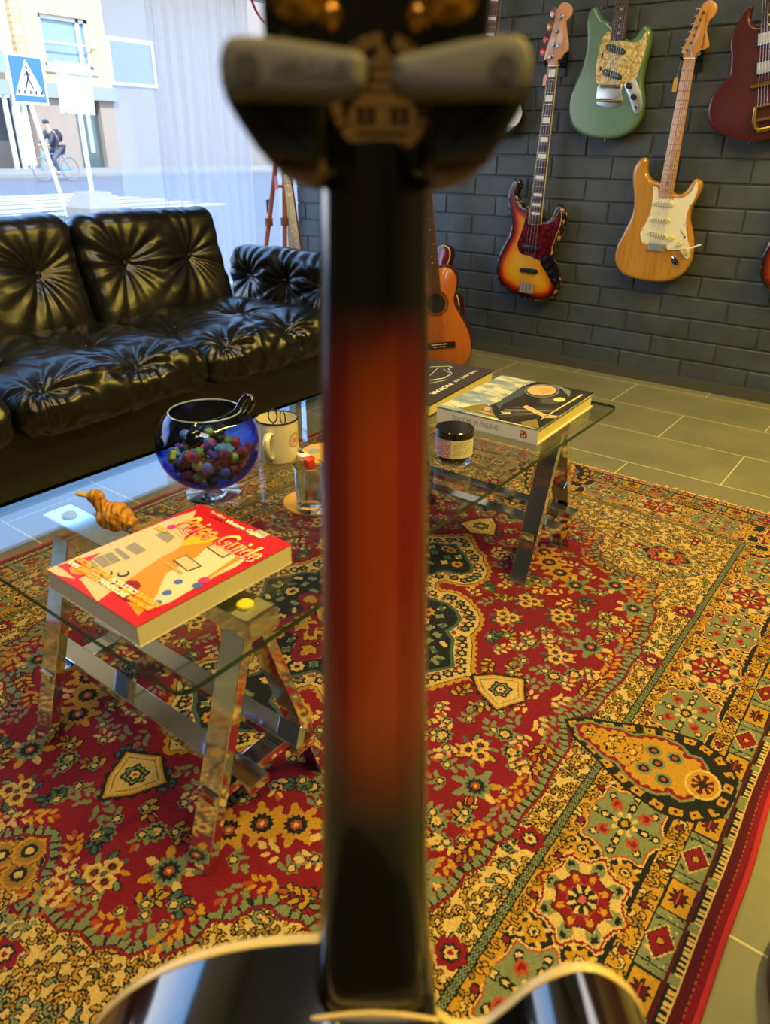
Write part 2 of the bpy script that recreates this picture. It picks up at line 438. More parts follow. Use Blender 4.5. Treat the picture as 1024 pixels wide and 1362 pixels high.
big = [(.204, .54, 0), (.236, .50, 0), (.28, .47, 0), (.46, .234, 1), (.335, .44, 1), (.48, .43, 1), (.19, .64, 1), (.41, .50, 1)]
for x, y, t in big:
    for k in range(7):
        q = 2*PI*k/7+.3; leaf(x+math.cos(q)*.031, y+math.sin(q)*.031, q, .024, .013, GLD if t == 0 else rr.choice((GRN, GLD, CRM)))
    if t == 0: flower(x, y, [(.027, GLD), (.0175, BLK), (.009, ORG), (.004, CRM)], 12, .1)
    else: flower(x, y, [(.024, GRN), (.017, TEAL), (.014, BLK), (.0075, ORG), (.003, CRM)], 11, .13)
for x, y in ((.276, .309), (.267, .22), (.12, .70), (.42, .165), (.362, .30)):
    for k in range(9): q = 2*PI*k/9; leaf(x+math.cos(q)*.03, y+math.sin(q)*.03, q+.4, .018, .008, rr.choice((GRN, GLD, TEAL)), BLK if k % 3 == 0 else None)
    for k in range(3):
        q = 2*PI*k/3+.5; flower(x+math.cos(q)*.014, y+math.sin(q)*.014, [(.0145, CRM), (.009, GLD), (.006, BLK), (.003, RED)], 6, .12)
    flower(x, y+.0, [(.005, TEAL)])
for x, y in ((.447, .33), (.466, .36), (.353, .17), (.475, .30), (.44, .10), (.47, .13), (.25, .40), (.12, .61), (.06, .66)):
    flower(x, y, [(.0175, GRN), (.013, BLK), (.008, CRM), (.0035, GLD)], 9, .14)
md, marc = sdfq(medo, UU, VV)
placed = [(x, y) for x, y, t in big]+[(.276, .309), (.267, .22), (.12, .70), (.42, .165), (.362, .30), (0, .56), (.36, 0)]
tries = 0
while tries < 2600:
    tries += 1; x, y = rr.random()*.54, rr.random()*.76
    j, i = min(nu-1, int(x/KN)), min(nv-1, int(y/KN))
    if fd[i, j] > -.055 or md[i, j] < .03: continue
    if any((x-a)**2+(y-b)**2 < (.052 if q < 15 else .036)**2 for q, (a, b) in enumerate(placed)): continue
    placed.append((x, y)); c = rr.choice((GLD, CRM, GRN, GRN, TEAL, CRM)); a = rr.random()*6.28
    spray(x-math.cos(a)*.017, y-math.sin(a)*.017, a, .034, c, 3, BLK if c in (TEAL, GLD) else None, ORG if rr.random() < .3 else None, curve=1.2)
    if rr.random() < .6: flower(x, y, [(.01, GRN), (.0075, BLK), (.005, CRM)], 5, .15)
# medallion
fl = .006+.006*np.abs(np.sin(marc*170))
Q[(md < fl)] = GLD
Q[(md < .0015)] = BLK; Q[(md < -.0006)] = CRM
mi, iarc = sdfq(medi, UU, VV)
for x, y, a in polywalk(medo[1:], .001, .02)[::27]: flower(x, y, [(.0115, BLK), (.0055, CRM if rr.random() < .5 else GRN)], 6, .15)
for x, y, a in polywalk(medi[1:], .001, -.011)[::19]: flower(x, y, [(.0055, RED), (.003, GRN)], 5)
Q[(mi < .0035)] = BLK; Q[(mi < .0025) & (mi > -.0045)] = TEAL
Q[(mi < -.0045) & (mi > -.0065)] = BLK
core = (mi <= -.0065)
Q[core] = BLK
tries = 0; pl = []
while tries < 1500:
    tries += 1; x, y = rr.random()*.27, rr.random()*.43; j, i = min(nu-1, int(x/KN)), min(nv-1, int(y/KN))
    if mi[i, j] > -.019 or any((x-a)**2+(y-b)**2 < .027**2 for a, b in pl): continue
    pl.append((x, y))
    if rr.random() < .55: flower(x, y, [(.014, GLD if rr.random() < .5 else CRM), (.006, RED), (.003, BLK)], 7, .13)
    else:
        for k in range(3): leaf(x, y, rr.random()*3.1, .023, .0095, rr.choice((GRN, TEAL, GRN, CRM)))
in_ = (UU/.17)**2+(VV/.20)**2
th = np.arctan2(VV, UU+1e-6)
star = in_ < (1+.16*np.cos(8*th))**2*.62
Q[star] = RED; st2 = in_ < (1+.16*np.cos(8*th))**2*.5
vine(st2, GLD, RED, 95, 3.9, .14)
flower(0, 0, [(.06, BLK), (.056, CRM), (.045, RED), (.03, GLD), (.017, BLK), (.009, PINK)], 8, .1)
# shields at the ends of the medallion
for cx, cy, a in ((0, .562, 0), (.375, 0, -PI/2)):
    w = win(cx, cy, .09); X = (UU[w]-cx)*math.cos(a)-(VV[w]-cy)*math.sin(a); Y = (UU[w]-cx)*math.sin(a)+(VV[w]-cy)*math.cos(a)
    sh = [(0, -.062), (.03, -.03), (.054, .022), (.03, .034), (0, .052), (-.03, .034), (-.054, .022), (-.03, -.03)]
    if a != 0: Y = -Y; X = X
    d, ar = sdf([(p, -q) for p, q in sh] if a == 0 else sh, X, Y)
    for lim, c in ((.006+.003*np.sin(ar*300), BLK), (0, GLD), (-.004, CRM), (-.009, DKG), (-.0115, CRM)): Q[w][d < lim] = c
    r = np.hypot(X, Y); th2 = np.arctan2(Y, X)
    for rr_, c in ((.021, BLK), (.017, GRN), (.013, BLK), (.009, CRM), (.004, RED)): Q[w][r < rr_*(1+.15*np.cos(7*th2))] = c
# borders
mb_ = (e > .082) & (e <= .222)
Q[mb_] = BLK
def B(cv, off):                                                   # border position -> (u,v): side run
    return (HX-off, cv)
def T(cv, off): return (cv, HY+.022-off)
def star8(c, kind, horiz):
    cx, cy = c; w = win(cx, cy, .095); X = UU[w]-cx; Y = VV[w]-cy
    if horiz: X, Y = Y, X
    X = X/.92; Y = Y/1.12
    r = np.hypot(X, Y); t_ = np.arctan2(Y, X); s = r/(1+.1*np.cos(8*t_)+.03*np.cos(16*t_)); q = Q[w]
    if kind == 0:
        sd_ = s+.0012*np.sin(50*t_)
        q[sd_ < .067] = CRM; q[sd_ < .064] = RED; q[s < .06] = CRM
        q[(s < .056) & (s > .042) & (np.cos(8*t_) > -.1)] = GRN; q[(np.abs(s-.05) < .0035) & (np.cos(8*t_) > .75)] = BLK
        q[s < .0415] = BLK; q[s < .039] = RED
        q[(np.abs(s-.03) < .0042) & (np.cos(8*t_) > .45)] = GLD
        q[s < .0215] = BLK; q[(s < .02) & (np.cos(8*t_) > .2)] = CRM; q[s < .0085] = BLK; q[s < .006] = PINK
        q[(np.abs(s-.0235) < .001)] = ORG
    else:
        q[s < .066] = CRM; q[s < .063] = ORG; q[s < .06] = GRN
        q[(np.abs(s-.047) < .006) & (np.cos(8*t_) > .55)] = BLK; q[(np.abs(s-.047) < .0028) & (np.cos(8*t_) > .8)] = CRM
        q[(np.abs(s-.034) < .0085) & (np.cos(4*t_+PI) > .45)] = ORG; q[(np.abs(s-.034) < .0035) & (np.cos(4*t_+PI) > .8)] = RED
        q[(s < .038) & (np.cos(4*t_) > .72)] = BLK; q[(np.abs(s-.03) < .004) & (np.cos(4*t_) > .93)] = CRM
        q[(s < .02) & (np.cos(8*t_) > -.2)] = CRM; q[(s < .011)] = BLK; q[s < .006] = GLD
def mini(c):
    flower(c[0], c[1], [(.0175, GLD), (.009, BLK), (.0065, CRM), (.003, BLK)], 8, .16)
    for k in range(4): leaf(c[0]+.02*math.cos(k*PI/2+.78), c[1]+.02*math.sin(k*PI/2+.78), k*PI/2+.78, .011, .006, CRM)
for kk, cv in enumerate((.155, .315, .48, .64, .80)):
    for off in (.137, .202): mini(B(cv+(.083 if kk < 4 else .09), off))
    star8(B(cv, .169), (kk+1) % 2, False)
for off in (.137, .202): mini(B(.075, off)); mini(T(.09, off))
for kk, cv in enumerate((.19, .35, .508)):
    for off in (.137, .202): mini(T(cv+.08, off))
    star8(T(cv, .169), (kk+1) % 2, True)
star8((.68, .993), 0, False); mini((.68, .905)); mini((.60, .993)); flower(.68, .993, [(.05, RED), (.042, GLD), (.03, BLK), (.022, RED), (.01, CRM)], 8, .1)
g_in = (e > .220) & (e <= .241); g_out = (e > .082) & (e <= .110)
free = np.isin(Q, (BLK,)) | (e > .222) | (e <= .116)
hooks(g_in & free & (Q != RED), GLD, (CRM, GLD, DKG), .014, 8, .0065); hooks(g_out & free & (Q != RED), GLD, (DKG, GLD, CRM), .014, 9, .0065)
for off in (.098, .226):
    for cv in np.arange(.03, 1.1, .08): flower(*B(cv, off), [(.007, BLK), (.0045, RED)], 5)
    for cv in np.arange(.03, .8, .08): flower(*T(cv, off), [(.007, BLK), (.0045, RED)], 5)
# guard stripe
Q[(e > .044) & (e <= .082)] = GRN; Q[np.abs(e-.0825) < .0013] = BLK
fg = band_noise(190, 1.2); Q[(e > .046) & (e < .08) & (fg > .75)] = BLK; Q[(e > .047) & (e < .079) & (fg < -.95)] = CRM
def cart(c, kind, horiz):
    cx, cy = c; w = win(cx, cy, .04); X = UU[w]-cx; Y = VV[w]-cy
    if horiz: X, Y = Y, X
    q = Q[w]
    if kind == 0:
        d = np.maximum(np.abs(X)/.0165, np.abs(Y)/.026); q[d < 1.12] = BLK; q[d < 1.02] = GLD; r = np.hypot(X, Y*.8); q[r < .0115*(1+.25*np.cos(8*np.arctan2(Y, X)))] = BLK
        q[r < .0085] = MAR; q[(np.abs(X) < .0015) & (np.abs(Y) < .012)] = ORG
    else:
        d = np.abs(X)/.0185+np.abs(Y)/.027; q[d < 1.15] = CRM; q[d < 1.02] = BLK; q[d < .92] = RED; q[np.hypot(X, Y) < .0062] = BLK; q[np.hypot(X, Y) < .0045] = GLD
        for s1 in (-1, 1): q[np.abs(np.abs(Y)-.036) < .001] = BLK
for k in range(8):
    cart(B(.075+.155*k, .063), 0, False); cart(B(.152+.155*k, .063), 1, False)
for k in range(6):
    cart(T(.075+.155*k, .063), 0, True); cart(T(.152+.155*k, .063), 1, True)
Q[(e > .0385) & (e <= .044)] = MAR; Q[np.abs(e-.0385) < .001] = BLK
m = (e > .0245) & (e <= .0385); Q[m] = BLK
Q[m & (np.abs(e-.0315) < .0045) & (np.mod(along, .017) > .005) & (np.abs(np.mod(along, .017)-.011) > .0012)] = CRM
m2 = m & (np.mod(along, .085) < .014); Q[m2] = GRN
Q[(e <= .0245)] = RED; Q[(np.abs(e-.0245) < .0014)] = CRM
Q[(ex <= .0245) & (ex < ey) & (ex > .011)] = MAR
Q[(np.abs(ex-.0105) < .0013) & (ex < ey) & (np.mod(VV, .01) < .006)] = ORG
# cartouche that crosses the border at the middle of each long side
cq = [(.508, 0), (.535, .03), (.58, .05), (.62, .072), (.66, .09), (.72, .102), (.765, .088), (.80, .05), (.806, 0), (.806, -.1), (.508, -.1)]
for mode in (0, 1):
    if mode: X, Y = VV*.93+.015, UU
    else: X, Y = UU, VV
    if mode: X = .508+(VV-.845)*.95
    d, ar = sdf(cq, X, Y)
    msk = (d < 0)
    if mode: msk = msk & (VV > .845)
    Q[msk] = BLK
    gg = (d < -.004) & msk & (d > -.024) & (np.mod(ar, .036) < .02) & (np.abs(d+.013) < .007); Q[gg] = GLD
    Q[gg & (np.hypot(np.mod(ar, .036)-.01, d+.013) < .003)] = BLK
    inn = [(.53, 0), (.55, .022), (.575, .026), (.6, .04), (.625, .038), (.645, .055), (.67, .066), (.70, .064), (.715, .05), (.735, .054), (.748, .04), (.75, 0), (.75, -.1), (.53, -.1)]
    d, ar = sdf(inn, X, Y); mm = msk & (d < .006); Q[mm] = GRN; Q[msk & (d < .001)] = RED
    fz = .006+.003*np.sin(ar*330)
    Q[msk & (d < -fz)] = GLD
    f = band_noise(165, 4.4+mode); Q[msk & (d < -.011) & (np.abs(f-.3) < .16) & (X < .655)] = BLK; Q[msk & (d < -.013) & (f > .75) & (X < .66)] = CRM
    for xx, yy in ((.68, 0), (.70, .03), (.665, .025)):
        r = np.hypot(X-xx, Y-yy); Q[msk & (r < .014)] = GRN; Q[msk & (r < .009)] = BLK; Q[msk & (r < .0045)] = ORG
    r = np.hypot(X-.755, Y*.8); Q[msk & (r < .028)] = CRM; Q[msk & (r < .024)] = GLD; Q[msk & (r < .018) & (np.cos(8*np.arctan2(Y, X-.755)) > -.3)] = MAR; Q[msk & (r < .007)] = BLK
full = np.concatenate([Q[::-1], Q], 0); full = np.concatenate([full[:, ::-1], full], 1)     # [y, x]
NY, NX = full.shape
xs = XC-HX+np.arange(NX+1)*KN; ys = YC-HY+np.arange(NY+1)*KN
GX, GY = np.meshgrid(xs, ys)
GX = GX+rng.normal(0, .00022, GX.shape); GY = GY+rng.normal(0, .00022, GY.shape)
# the carpet lies not perfectly flat: faint ripples, slightly wavy selvedge
wv = .0022*np.sin(ys*9+1)+.0014*np.sin(ys*23)
edge_w = np.clip((GX-(XC+HX-.06))/.06, 0, 1); GX = GX+edge_w*wv[:, None]
GZ = .0085+.0006*np.sin(GX*31)*np.sin(GY*27)+rng.normal(0, .00025, GX.shape)
vt = np.stack([GX, GY, GZ], -1).reshape(-1, 3).astype(np.float32)
ii, jj = np.meshgrid(np.arange(NY), np.arange(NX), indexing='ij'); a0 = (ii*(NX+1)+jj).ravel()
qd = np.stack([a0, a0+1, a0+NX+2, a0+NX+1], 1).astype(np.int32)
me = bpy.data.meshes.new('carpet')
me.vertices.add(len(vt)); me.vertices.foreach_set('co', vt.ravel())
me.loops.add(qd.size); me.loops.foreach_set('vertex_index', qd.ravel())
me.polygons.add(len(qd)); me.polygons.foreach_set('loop_start', np.arange(len(qd), dtype=np.int32)*4)
me.update(calc_edges=True)
cols = np.array(PAL, np.float32)[full.ravel()]
cols = cols*(1+rng.normal(0, .10, (len(cols), 1))).clip(.6, 1.4)
cols = np.concatenate([cols, np.ones((len(cols), 1))], 1).astype(np.float32)
at = me.attributes.new('knot_colour', 'FLOAT_COLOR', 'FACE'); at.data.foreach_set('color', cols.ravel())
t = NT('carpet_pile'); av = t.n('ShaderNodeAttribute', attribute_name='knot_colour')
n1 = t.noise(700, 2, .6, t.co()); n2 = t.noise(6, 4, .6, t.co())
colr = t.mix(.5, av.outputs['Color'], t.mix(n2, (.45, .45, .45), (.85, .85, .85)), 'MULTIPLY')
mt = t.pbr(colr, .85, 0, t.bump(n1, .5, .002)); bsdf = [n for n in t.t.nodes if n.type == 'BSDF_PRINCIPLED'][0]
bsdf.inputs['Sheen Weight'].default_value = .08; bsdf.inputs['Specular IOR Level'].default_value = .15
me.materials.append(mt)
rug = bpy.data.objects.new('oriental_carpet', me); COL.objects.link(rug)
tag(rug, 'red oriental carpet with cream medallion and gold flowered borders on the slate floor', 'carpet')
ed = MB()
for sx in (-1, 1):
    pts = [(XC+sx*(HX+.0005)+(.0022*math.sin(y*9+1)+.0014*math.sin(y*23) if sx > 0 else 0), y, .0052) for y in np.arange(YC-HY, YC+HY+.01, .03)]
    ed.tube(pts, .0048, 8)
for sy in (-1, 1): ed.box((XC, YC+sy*(HY+.001), .0045), (2*HX, .004, .008))
obj('selvedge', ed, M('a3121f', .8, bmp=.4, bs=500), rug, label='bright red overcast edge')
fr_ = MB()
for sy in (-1, 1):
    for k in range(420):
        x = XC-HX+2*HX*k/420+rng.normal(0, .001); y = YC+sy*HY; l = .018+.02*rng.random()*(1 if rng.random() < .35 else .4); dx = rng.normal(0, .009)
        fr_.tube([(x, y, .004), (x+dx*.3, y+sy*l*.5, .0035+.003*rng.random()), (x+dx, y+sy*l, .0018)], .0011, 4, caps=False)
obj('fringe', fr_, M('d9c48a', .9), rug, kind='stuff', label='cream yarn fringe along the short end')
# ------------------------------------------------------------------ leather sofa
def leather():
    t = NT('black_leather'); co = t.co()
    n = t.noise(260, 3, .6, co); n2 = t.noise(14, 4, .6, co, .6); n3 = t.noise(48, 3, .6, co, 1.5)
    h = t.math('ADD', t.math('MULTIPLY', n, .25), t.math('MULTIPLY', n3, .55))
    return t.pbr(t.mix(n2, lin('0b0c0f'), lin('131417')), t.math('ADD', t.math('MULTIPLY', n2, .14), .23), 0, t.bump(h, .3, .003), Specular_IOR_Level=.62)
LEA = leather()
def cushion(dims, r, buttons, main='z', nx=110, ny=110, bulge=.03, wr=.010, seed=0, fold=None, depth=.03):
    """rounded upholstered block centred on the origin; the main face is +z; buttons [(x,y)], creases run from every button."""
    hx, hy, hz = dims[0]/2, dims[1]/2, dims[2]/2; bm = bmesh.new(); rs = random.Random(seed)
    bt = [(x, y, [rs.uniform(0, 6.28) for _ in range(3)]) for x, y in buttons]
    def disp(p, nrm):
        x, y, z = p; ux, uy = max(-1, min(1, x/hx)), max(-1, min(1, y/hy))
        k = max(0, nrm.z); d = bulge*(1-ux**4)*(1-uy**4)*k
        side = max(abs(nrm.x), abs(nrm.y))*(1-abs(nrm.z)*.5)
        for bx, by, ph in bt:
            dx, dy = x-bx, y-by; rr_ = math.hypot(dx, dy)+1e-6; th = math.atan2(dy, dx)
            q = th+.35*math.sin(3*th+ph[1])
            d -= depth*math.exp(-(rr_/.045)**1.3)*(k+.05) + .018*math.exp(-(rr_/.13)**2)*k
            c = math.cos(9*q+ph[0])*.5+math.cos(14*th+ph[2]+8*rr_)*.35+math.cos(5*q-ph[1])*.4
            c = c if c < 0 else c*.75
            amp = wr*min(1, rr_/.035)*math.exp(-(rr_/.17)**1.6)
            d += amp*c*(k+.55*side)
        lowf = noise.noise(Vector((x*6+seed, y*6, z*6)))*.007
        m = noise.noise(Vector((x*22+seed, y*22, z*16)))
        d += lowf + .0022*(1-abs(m)*2)*(.2+.8*side)
        if fold:                                                    # puckers that run over the front edge
            s_ = y if fold == 'x' else x
            fr_k = max(0, nrm.x if fold == 'x' else nrm.y)
            edge = math.exp(-((abs(x-hx) if fold == 'x' else abs(y-hy))/.09)**2)
            d += (fr_k*.55+edge*.5)*.0055*math.sin(s_*38+4*math.sin(s_*9+seed)+3.5*m+z*14)
        return d
    n = max(nx, ny)
    vd = {}
    def vert(p):
        key = (round(p[0], 5), round(p[1], 5), round(p[2], 5))
        if key not in vd:
            q = Vector(p); c = Vector((max(-hx+r, min(hx-r, q.x)), max(-hy+r, min(hy-r, q.y)), max(-hz+r, min(hz-r, q.z))))
            dv = q-c; nrm = dv.normalized() if dv.length > 1e-9 else Vector((0, 0, 1)); b = c+nrm*r if dv.length > 1e-9 else q
            vd[key] = bm.verts.new(b + nrm*disp(b, nrm))
        return vd[key]
    def grid(n_):
        # denser samples near the rounded ends
        return [math.sin((i/n_-.5)*PI*.86)/math.sin(PI*.43) for i in range(n_+1)]
    gx, gy, gz = grid(nx), grid(ny), grid(22)
    def face(A, Bx, f):
        for i in range(len(A)-1):
            for j in range(len(Bx)-1):
                q = [vert(f(A[a], Bx[b])) for a, b in ((i, j), (i+1, j), (i+1, j+1), (i, j+1))]
                try: bm.faces.new(q)
                except ValueError: pass
    face(gx, gy, lambda a, b: (a*hx, b*hy, hz)); face(gx, gy, lambda a, b: (a*hx, b*hy, -hz))
    face(gx, gz, lambda a, b: (a*hx, hy, b*hz)); face(gx, gz, lambda a, b: (a*hx, -hy, b*hz))
    face(gy, gz, lambda a, b: (hx, a*hy, b*hz)); face(gy, gz, lambda a, b: (-hx, a*hy, b*hz))
    bmesh.ops.recalc_face_normals(bm, faces=bm.faces)
    me = bpy.data.meshes.new('cushion'); bm.to_mesh(me); bm.free()
    me.polygons.foreach_set('use_smooth', [True]*len(me.polygons)); me.materials.append(LEA); return me
def place(me, name, parent, M_):
    o = bpy.data.objects.new(name, me); COL.objects.link(o); o.parent = parent; o.matrix_local = M_; return o
def btn(parent, x, y, z):
    b = MB().lathe([(0, .004), (.006, .0035), (.0095, 0), (.008, -.003)], 14, (x, y, z)); return obj('button', b, LEA, parent)
sofa = thing('leather_sofa', 'black leather three-seat sofa with button-tufted cushions in front of the shop window', 'sofa', (-2.2, 1.155, 0))
def SL(x, y, z): return Vector((x+2.2, y-1.155, z))
base = MB().prism(smooth([(-.42, -1.2), (.29, -1.2), (.30, -1.19), (.30, 1.19), (.29, 1.2), (-.42, 1.2)], 1), .055, .27, .012)
obj('base', base, LEA, sofa)
for x in (-.34, .22):
    for y in (-1.1, 1.1): obj('leg', MB().lathe([(.022, 0), (.03, .06)], 14, (x, y, 0)), BLACKP, sofa)
SEAT = [(.19, .832), (.838, 1.478), (1.484, 2.12)]
sb = {0: [(.345, .0), (.66, 0)], 1: [(.925, 0), (1.225, 0)], 2: [(1.57, 0), (1.86, 0)]}
for i, (y0, y1) in enumerate(SEAT):
    L = y1-y0; c = SL(-2.11, (y0+y1)/2, .30)
    bl = [(-1.85+2.11, (b[0])-(y0+y1)/2) for b in sb[i]] + [(-2.12+2.11, b[0]-(y0+y1)/2) for b in sb[i]]
    me_ = cushion((.60, L, .15), .062, bl, nx=120, ny=130, bulge=.032, seed=i*3+1, fold='x', wr=.011)
    o = place(me_, 'seat_cushion', sofa, Matrix.Translation(c))
    for bx, by in bl: btn(o, bx, by, .075+.032-.034)
BACK = [(.175, .798), (.804, 1.425), (1.431, 2.055)]
bb_ = {0: [.33, .62], 1: [.95, 1.255], 2: [1.585, 1.875]}
for i, (y0, y1) in enumerate(BACK):
    L = y1-y0; yc_ = (y0+y1)/2; tilt = math.radians(14)
    # local x = up the back, local y = -> along the sofa, local z = towards the room
    zx = Vector((-math.sin(tilt), 0, math.cos(tilt))); zz_ = Vector((math.cos(tilt), 0, math.sin(tilt))); yy_ = zz_.cross(zx)
    ctr = SL(-2.445, yc_, .515)
    M_ = Matrix(((zx.x, yy_.x, zz_.x, ctr.x), (zx.y, yy_.y, zz_.y, ctr.y), (zx.z, yy_.z, zz_.z, ctr.z), (0, 0, 0, 1)))
    sg = yy_.y
    bl = [(.03, (b-yc_)*sg) for b in bb_[i]]
    me_ = cushion((.43, L, .17), .06, bl, nx=110, ny=120, bulge=.025, seed=i*5+2, wr=.011)
    o = place(me_, 'back_cushion', sofa, M_)
    for bx, by in bl: btn(o, bx, by, .085+.025-.036)
for sgn, yc_ in ((1, 2.225), (-1, .08)):
    # arm: local x along depth, local y up, local z towards the seat
    ax_ = Vector((1, 0, 0)); az_ = Vector((0, -sgn, 0)); ay_ = az_.cross(ax_)
    ctr = SL(-2.17, yc_, .40)
    M_ = Matrix(((ax_.x, ay_.x, az_.x, ctr.x), (ax_.y, ay_.y, az_.y, ctr.y), (ax_.z, ay_.z, az_.z, ctr.z), (0, 0, 0, 1)))
    up_ = ay_.z
    bl = [(x+2.17, .055*up_) for x in (-2.36, -2.155, -1.965)]
    me_ = cushion((.66, .34, .17), .07, bl, nx=120, ny=80, bulge=.02, seed=20+sgn, wr=.010)
    o = place(me_, 'armrest', sofa, M_)
    for bx, by in bl: btn(o, bx, by, .085+.02-.036)

# ------------------------------------------------------------------ glass coffee table on two chrome trestles
TX, TY = -.834, .979
tbl = thing('coffee_table', 'glass-topped coffee table on two chrome trestles, standing on the carpet', 'table', (TX, TY, 0))
hw, hl, rc = .297, .631, .02
ol = []
for cx, cy, a0_ in ((hw-rc, hl-rc, 0), (-hw+rc, hl-rc, 90), (-hw+rc, -hl+rc, 180), (hw-rc, -hl+rc, 270)):
    for k in range(7): q = math.radians(a0_+15*k); ol.append((cx+rc*math.cos(q), cy+rc*math.sin(q)))
GT = .410
gm = MB(); gm.prism(ol, GT-.008, GT, .0008, 2)
k = len(ol)
def table_glass():
    t = NT('table_glass'); g = t.n('ShaderNodeNewGeometry'); sp_ = t.n('ShaderNodeSeparateXYZ'); t.set(sp_, 0, g.outputs['Normal'])
    up_ = t.math('GREATER_THAN', t.math('ABSOLUTE', sp_.outputs[2]), .9)
    fz = schlick(t, .043)
    tr = t.n('ShaderNodeBsdfTransparent'); t.set(tr, 0, t.mix(up_, lin('4f8f80'), (.955, .975, .965)))
    gl_ = t.n('ShaderNodeBsdfGlossy'); gl_.inputs['Roughness'].default_value = 0.0
    mx = t.n('ShaderNodeMixShader'); t.set(mx, 0, fz)
    t.t.links.new(tr.outputs[0], mx.inputs[1]); t.t.links.new(gl_.outputs[0], mx.inputs[2])
    ed_ = t.n('ShaderNodeBsdfPrincipled'); t.set(ed_, 'Base Color', lin('0f3d36')); ed_.inputs['Roughness'].default_value = .08
    m2_ = t.n('ShaderNodeMixShader'); t.set(m2_, 0, t.math('MAXIMUM', up_, .3)); t.t.links.new(ed_.outputs[0], m2_.inputs[1]); t.t.links.new(mx.outputs[0], m2_.inputs[2])
    t.t.links.new(m2_.outputs[0], t.out.inputs[0]); return t.mat
obj('glass_top', gm, table_glass(), tbl, smooth_=False, label='clear glass sheet with a green edge')
AX = (-.208, .208)                                                   # the two A-frames, measured from the middle
for ti, ty in enumerate((.521, 1.489)):
    yy = ty-TY
    tr_ = bpy.data.objects.new('trestle', None); COL.objects.link(tr_); tr_.parent = tbl; tr_.location = (0, yy, 0)
    beam = MB().prism([(-.2455, -.0255), (.2455, -.0255), (.2455, .0255), (-.2455, .0255)], .368, .398, .0015, 2)
    obj('beam', beam, CHROME, tr_, ang=20)
    for x in AX:
        obj('pad', MB().lathe([(0, .402), (.0105, .402), (.012, .4005), (.012, .398)], 24, (x+(.002 if x > 0 else 0), 0, 0)).lathe([(0, .4022), (.0035, .4022), (.0035, .402)], 14, (x, 0, 0)), M('d8cf30', .45) if x > 0 else M('8fa6b4', .4), tr_, label='yellow rubber disc under the glass' if x > 0 else 'grey rubber disc under the glass')
        for s_ in (-1, 1):
            # flat bar leg, 42 x 16 mm, leaning outwards
            top = Vector((x, s_*.012, .372)); foot = Vector((x, s_*.122, .0108)); d = (foot-top)
            lg = MB(); w2, t2 = .0215, .009
            off = d.normalized().cross(Vector((1, 0, 0)))
            vs = [p+Vector((a*w2, 0, 0))+Vector((0, b*t2, 0)) for p in (top, foot) for a, b in ((-1, -1), (1, -1), (1, 1), (-1, 1))]
            lg.add(vs, [(0, 1, 2, 3), (4, 7, 6, 5), (0, 4, 5, 1), (1, 5, 6, 2), (2, 6, 7, 3), (3, 7, 4, 0)])
            lo = obj('leg', lg, CHROME, tr_, smooth_=False)
            bv = lo.modifiers.new('b', 'BEVEL'); bv.width = .0012; bv.segments = 2
        # short tie between the two legs of an A
        obj('tie', MB().prism([(x-.017, -.100), (x+.017, -.100), (x+.017, .100), (x-.017, .100)], .118, .134, .001, 2), CHROME, tr_, ang=20)
    for s_ in (-1, 1):
        obj('stretcher', MB().prism([(-.262, s_*.046-.018), (.262, s_*.046-.018), (.262, s_*.046+.018), (-.262, s_*.046+.018)], .135, .151, .0015, 2), CHROME, tr_, ang=20)
# ------------------------------------------------------------------ guitars on the brick wall
def front_cap(outline, n, ins, step=.006):
    """front face as a fine triangle mesh that carries the distance to the rim"""
    ol = inset(outline, ins) if area2(outline) > 0 else inset(outline[::-1], ins)
    P = np.array(ol); x0, y0 = P.min(0); x1, y1 = P.max(0)
    gx, gy = np.meshgrid(np.arange(x0, x1, step), np.arange(y0, y1, step)); d, _ = sdf(ol, gx, gy)
    inn = [Vector((a, b)) for a, b, q in zip(gx.ravel(), gy.ravel(), d.ravel()) if q < -step*.6]
    vs = [Vector(q) for q in ol]+inn; k = len(ol)
    r = geometry.delaunay_2d_cdt(vs, [], [list(range(k))], 1, 1e-6)
    return [tuple(v) for v in r[0]], [tuple(f) for f in r[2]], outline
def solid_body(name, outline, th, parent, mat, r=.012, front_attr=False, label=None):
    """thick slab between n=0 (back) and n=th with rounded rims; vertex attribute rim = distance from the outline"""
    if area2(outline) < 0: outline = outline[::-1]
    mb = MB(); mb.prism(outline, 0, th, r, 4)
    del mb.f[-2:]; del mb.m[-2:]
    vs, fs, _ = front_cap(outline, th, r)
    mb.add([(a, b, th) for a, b in vs], fs)
    rr2 = geometry.delaunay_2d_cdt([Vector(q) for q in inset(outline, r)], [], [list(range(len(outline)))], 1, 1e-6)
    mb.add([(a, b, 0) for a, b in rr2[0]], [tuple(f) for f in rr2[2]])
    o = obj(name, mb, mat, parent, ang=50, label=label)
    bm = bmesh.new(); bm.from_mesh(o.data); bmesh.ops.remove_doubles(bm, verts=bm.verts, dist=1e-5); bm.to_mesh(o.data); bm.free()
    me = o.data; n = len(me.vertices); co = np.empty(n*3); me.vertices.foreach_get('co', co); co = co.reshape(-1, 3)
    d, _ = sdf(outline, co[:, 0], co[:, 1]); a = me.attributes.new('rim', 'FLOAT', 'POINT'); a.data.foreach_set('value', (-d).astype(np.float32))
    me.polygons.foreach_set('use_smooth', [True]*len(me.polygons)); me.set_sharp_from_angle(angle=math.radians(40))
    return o
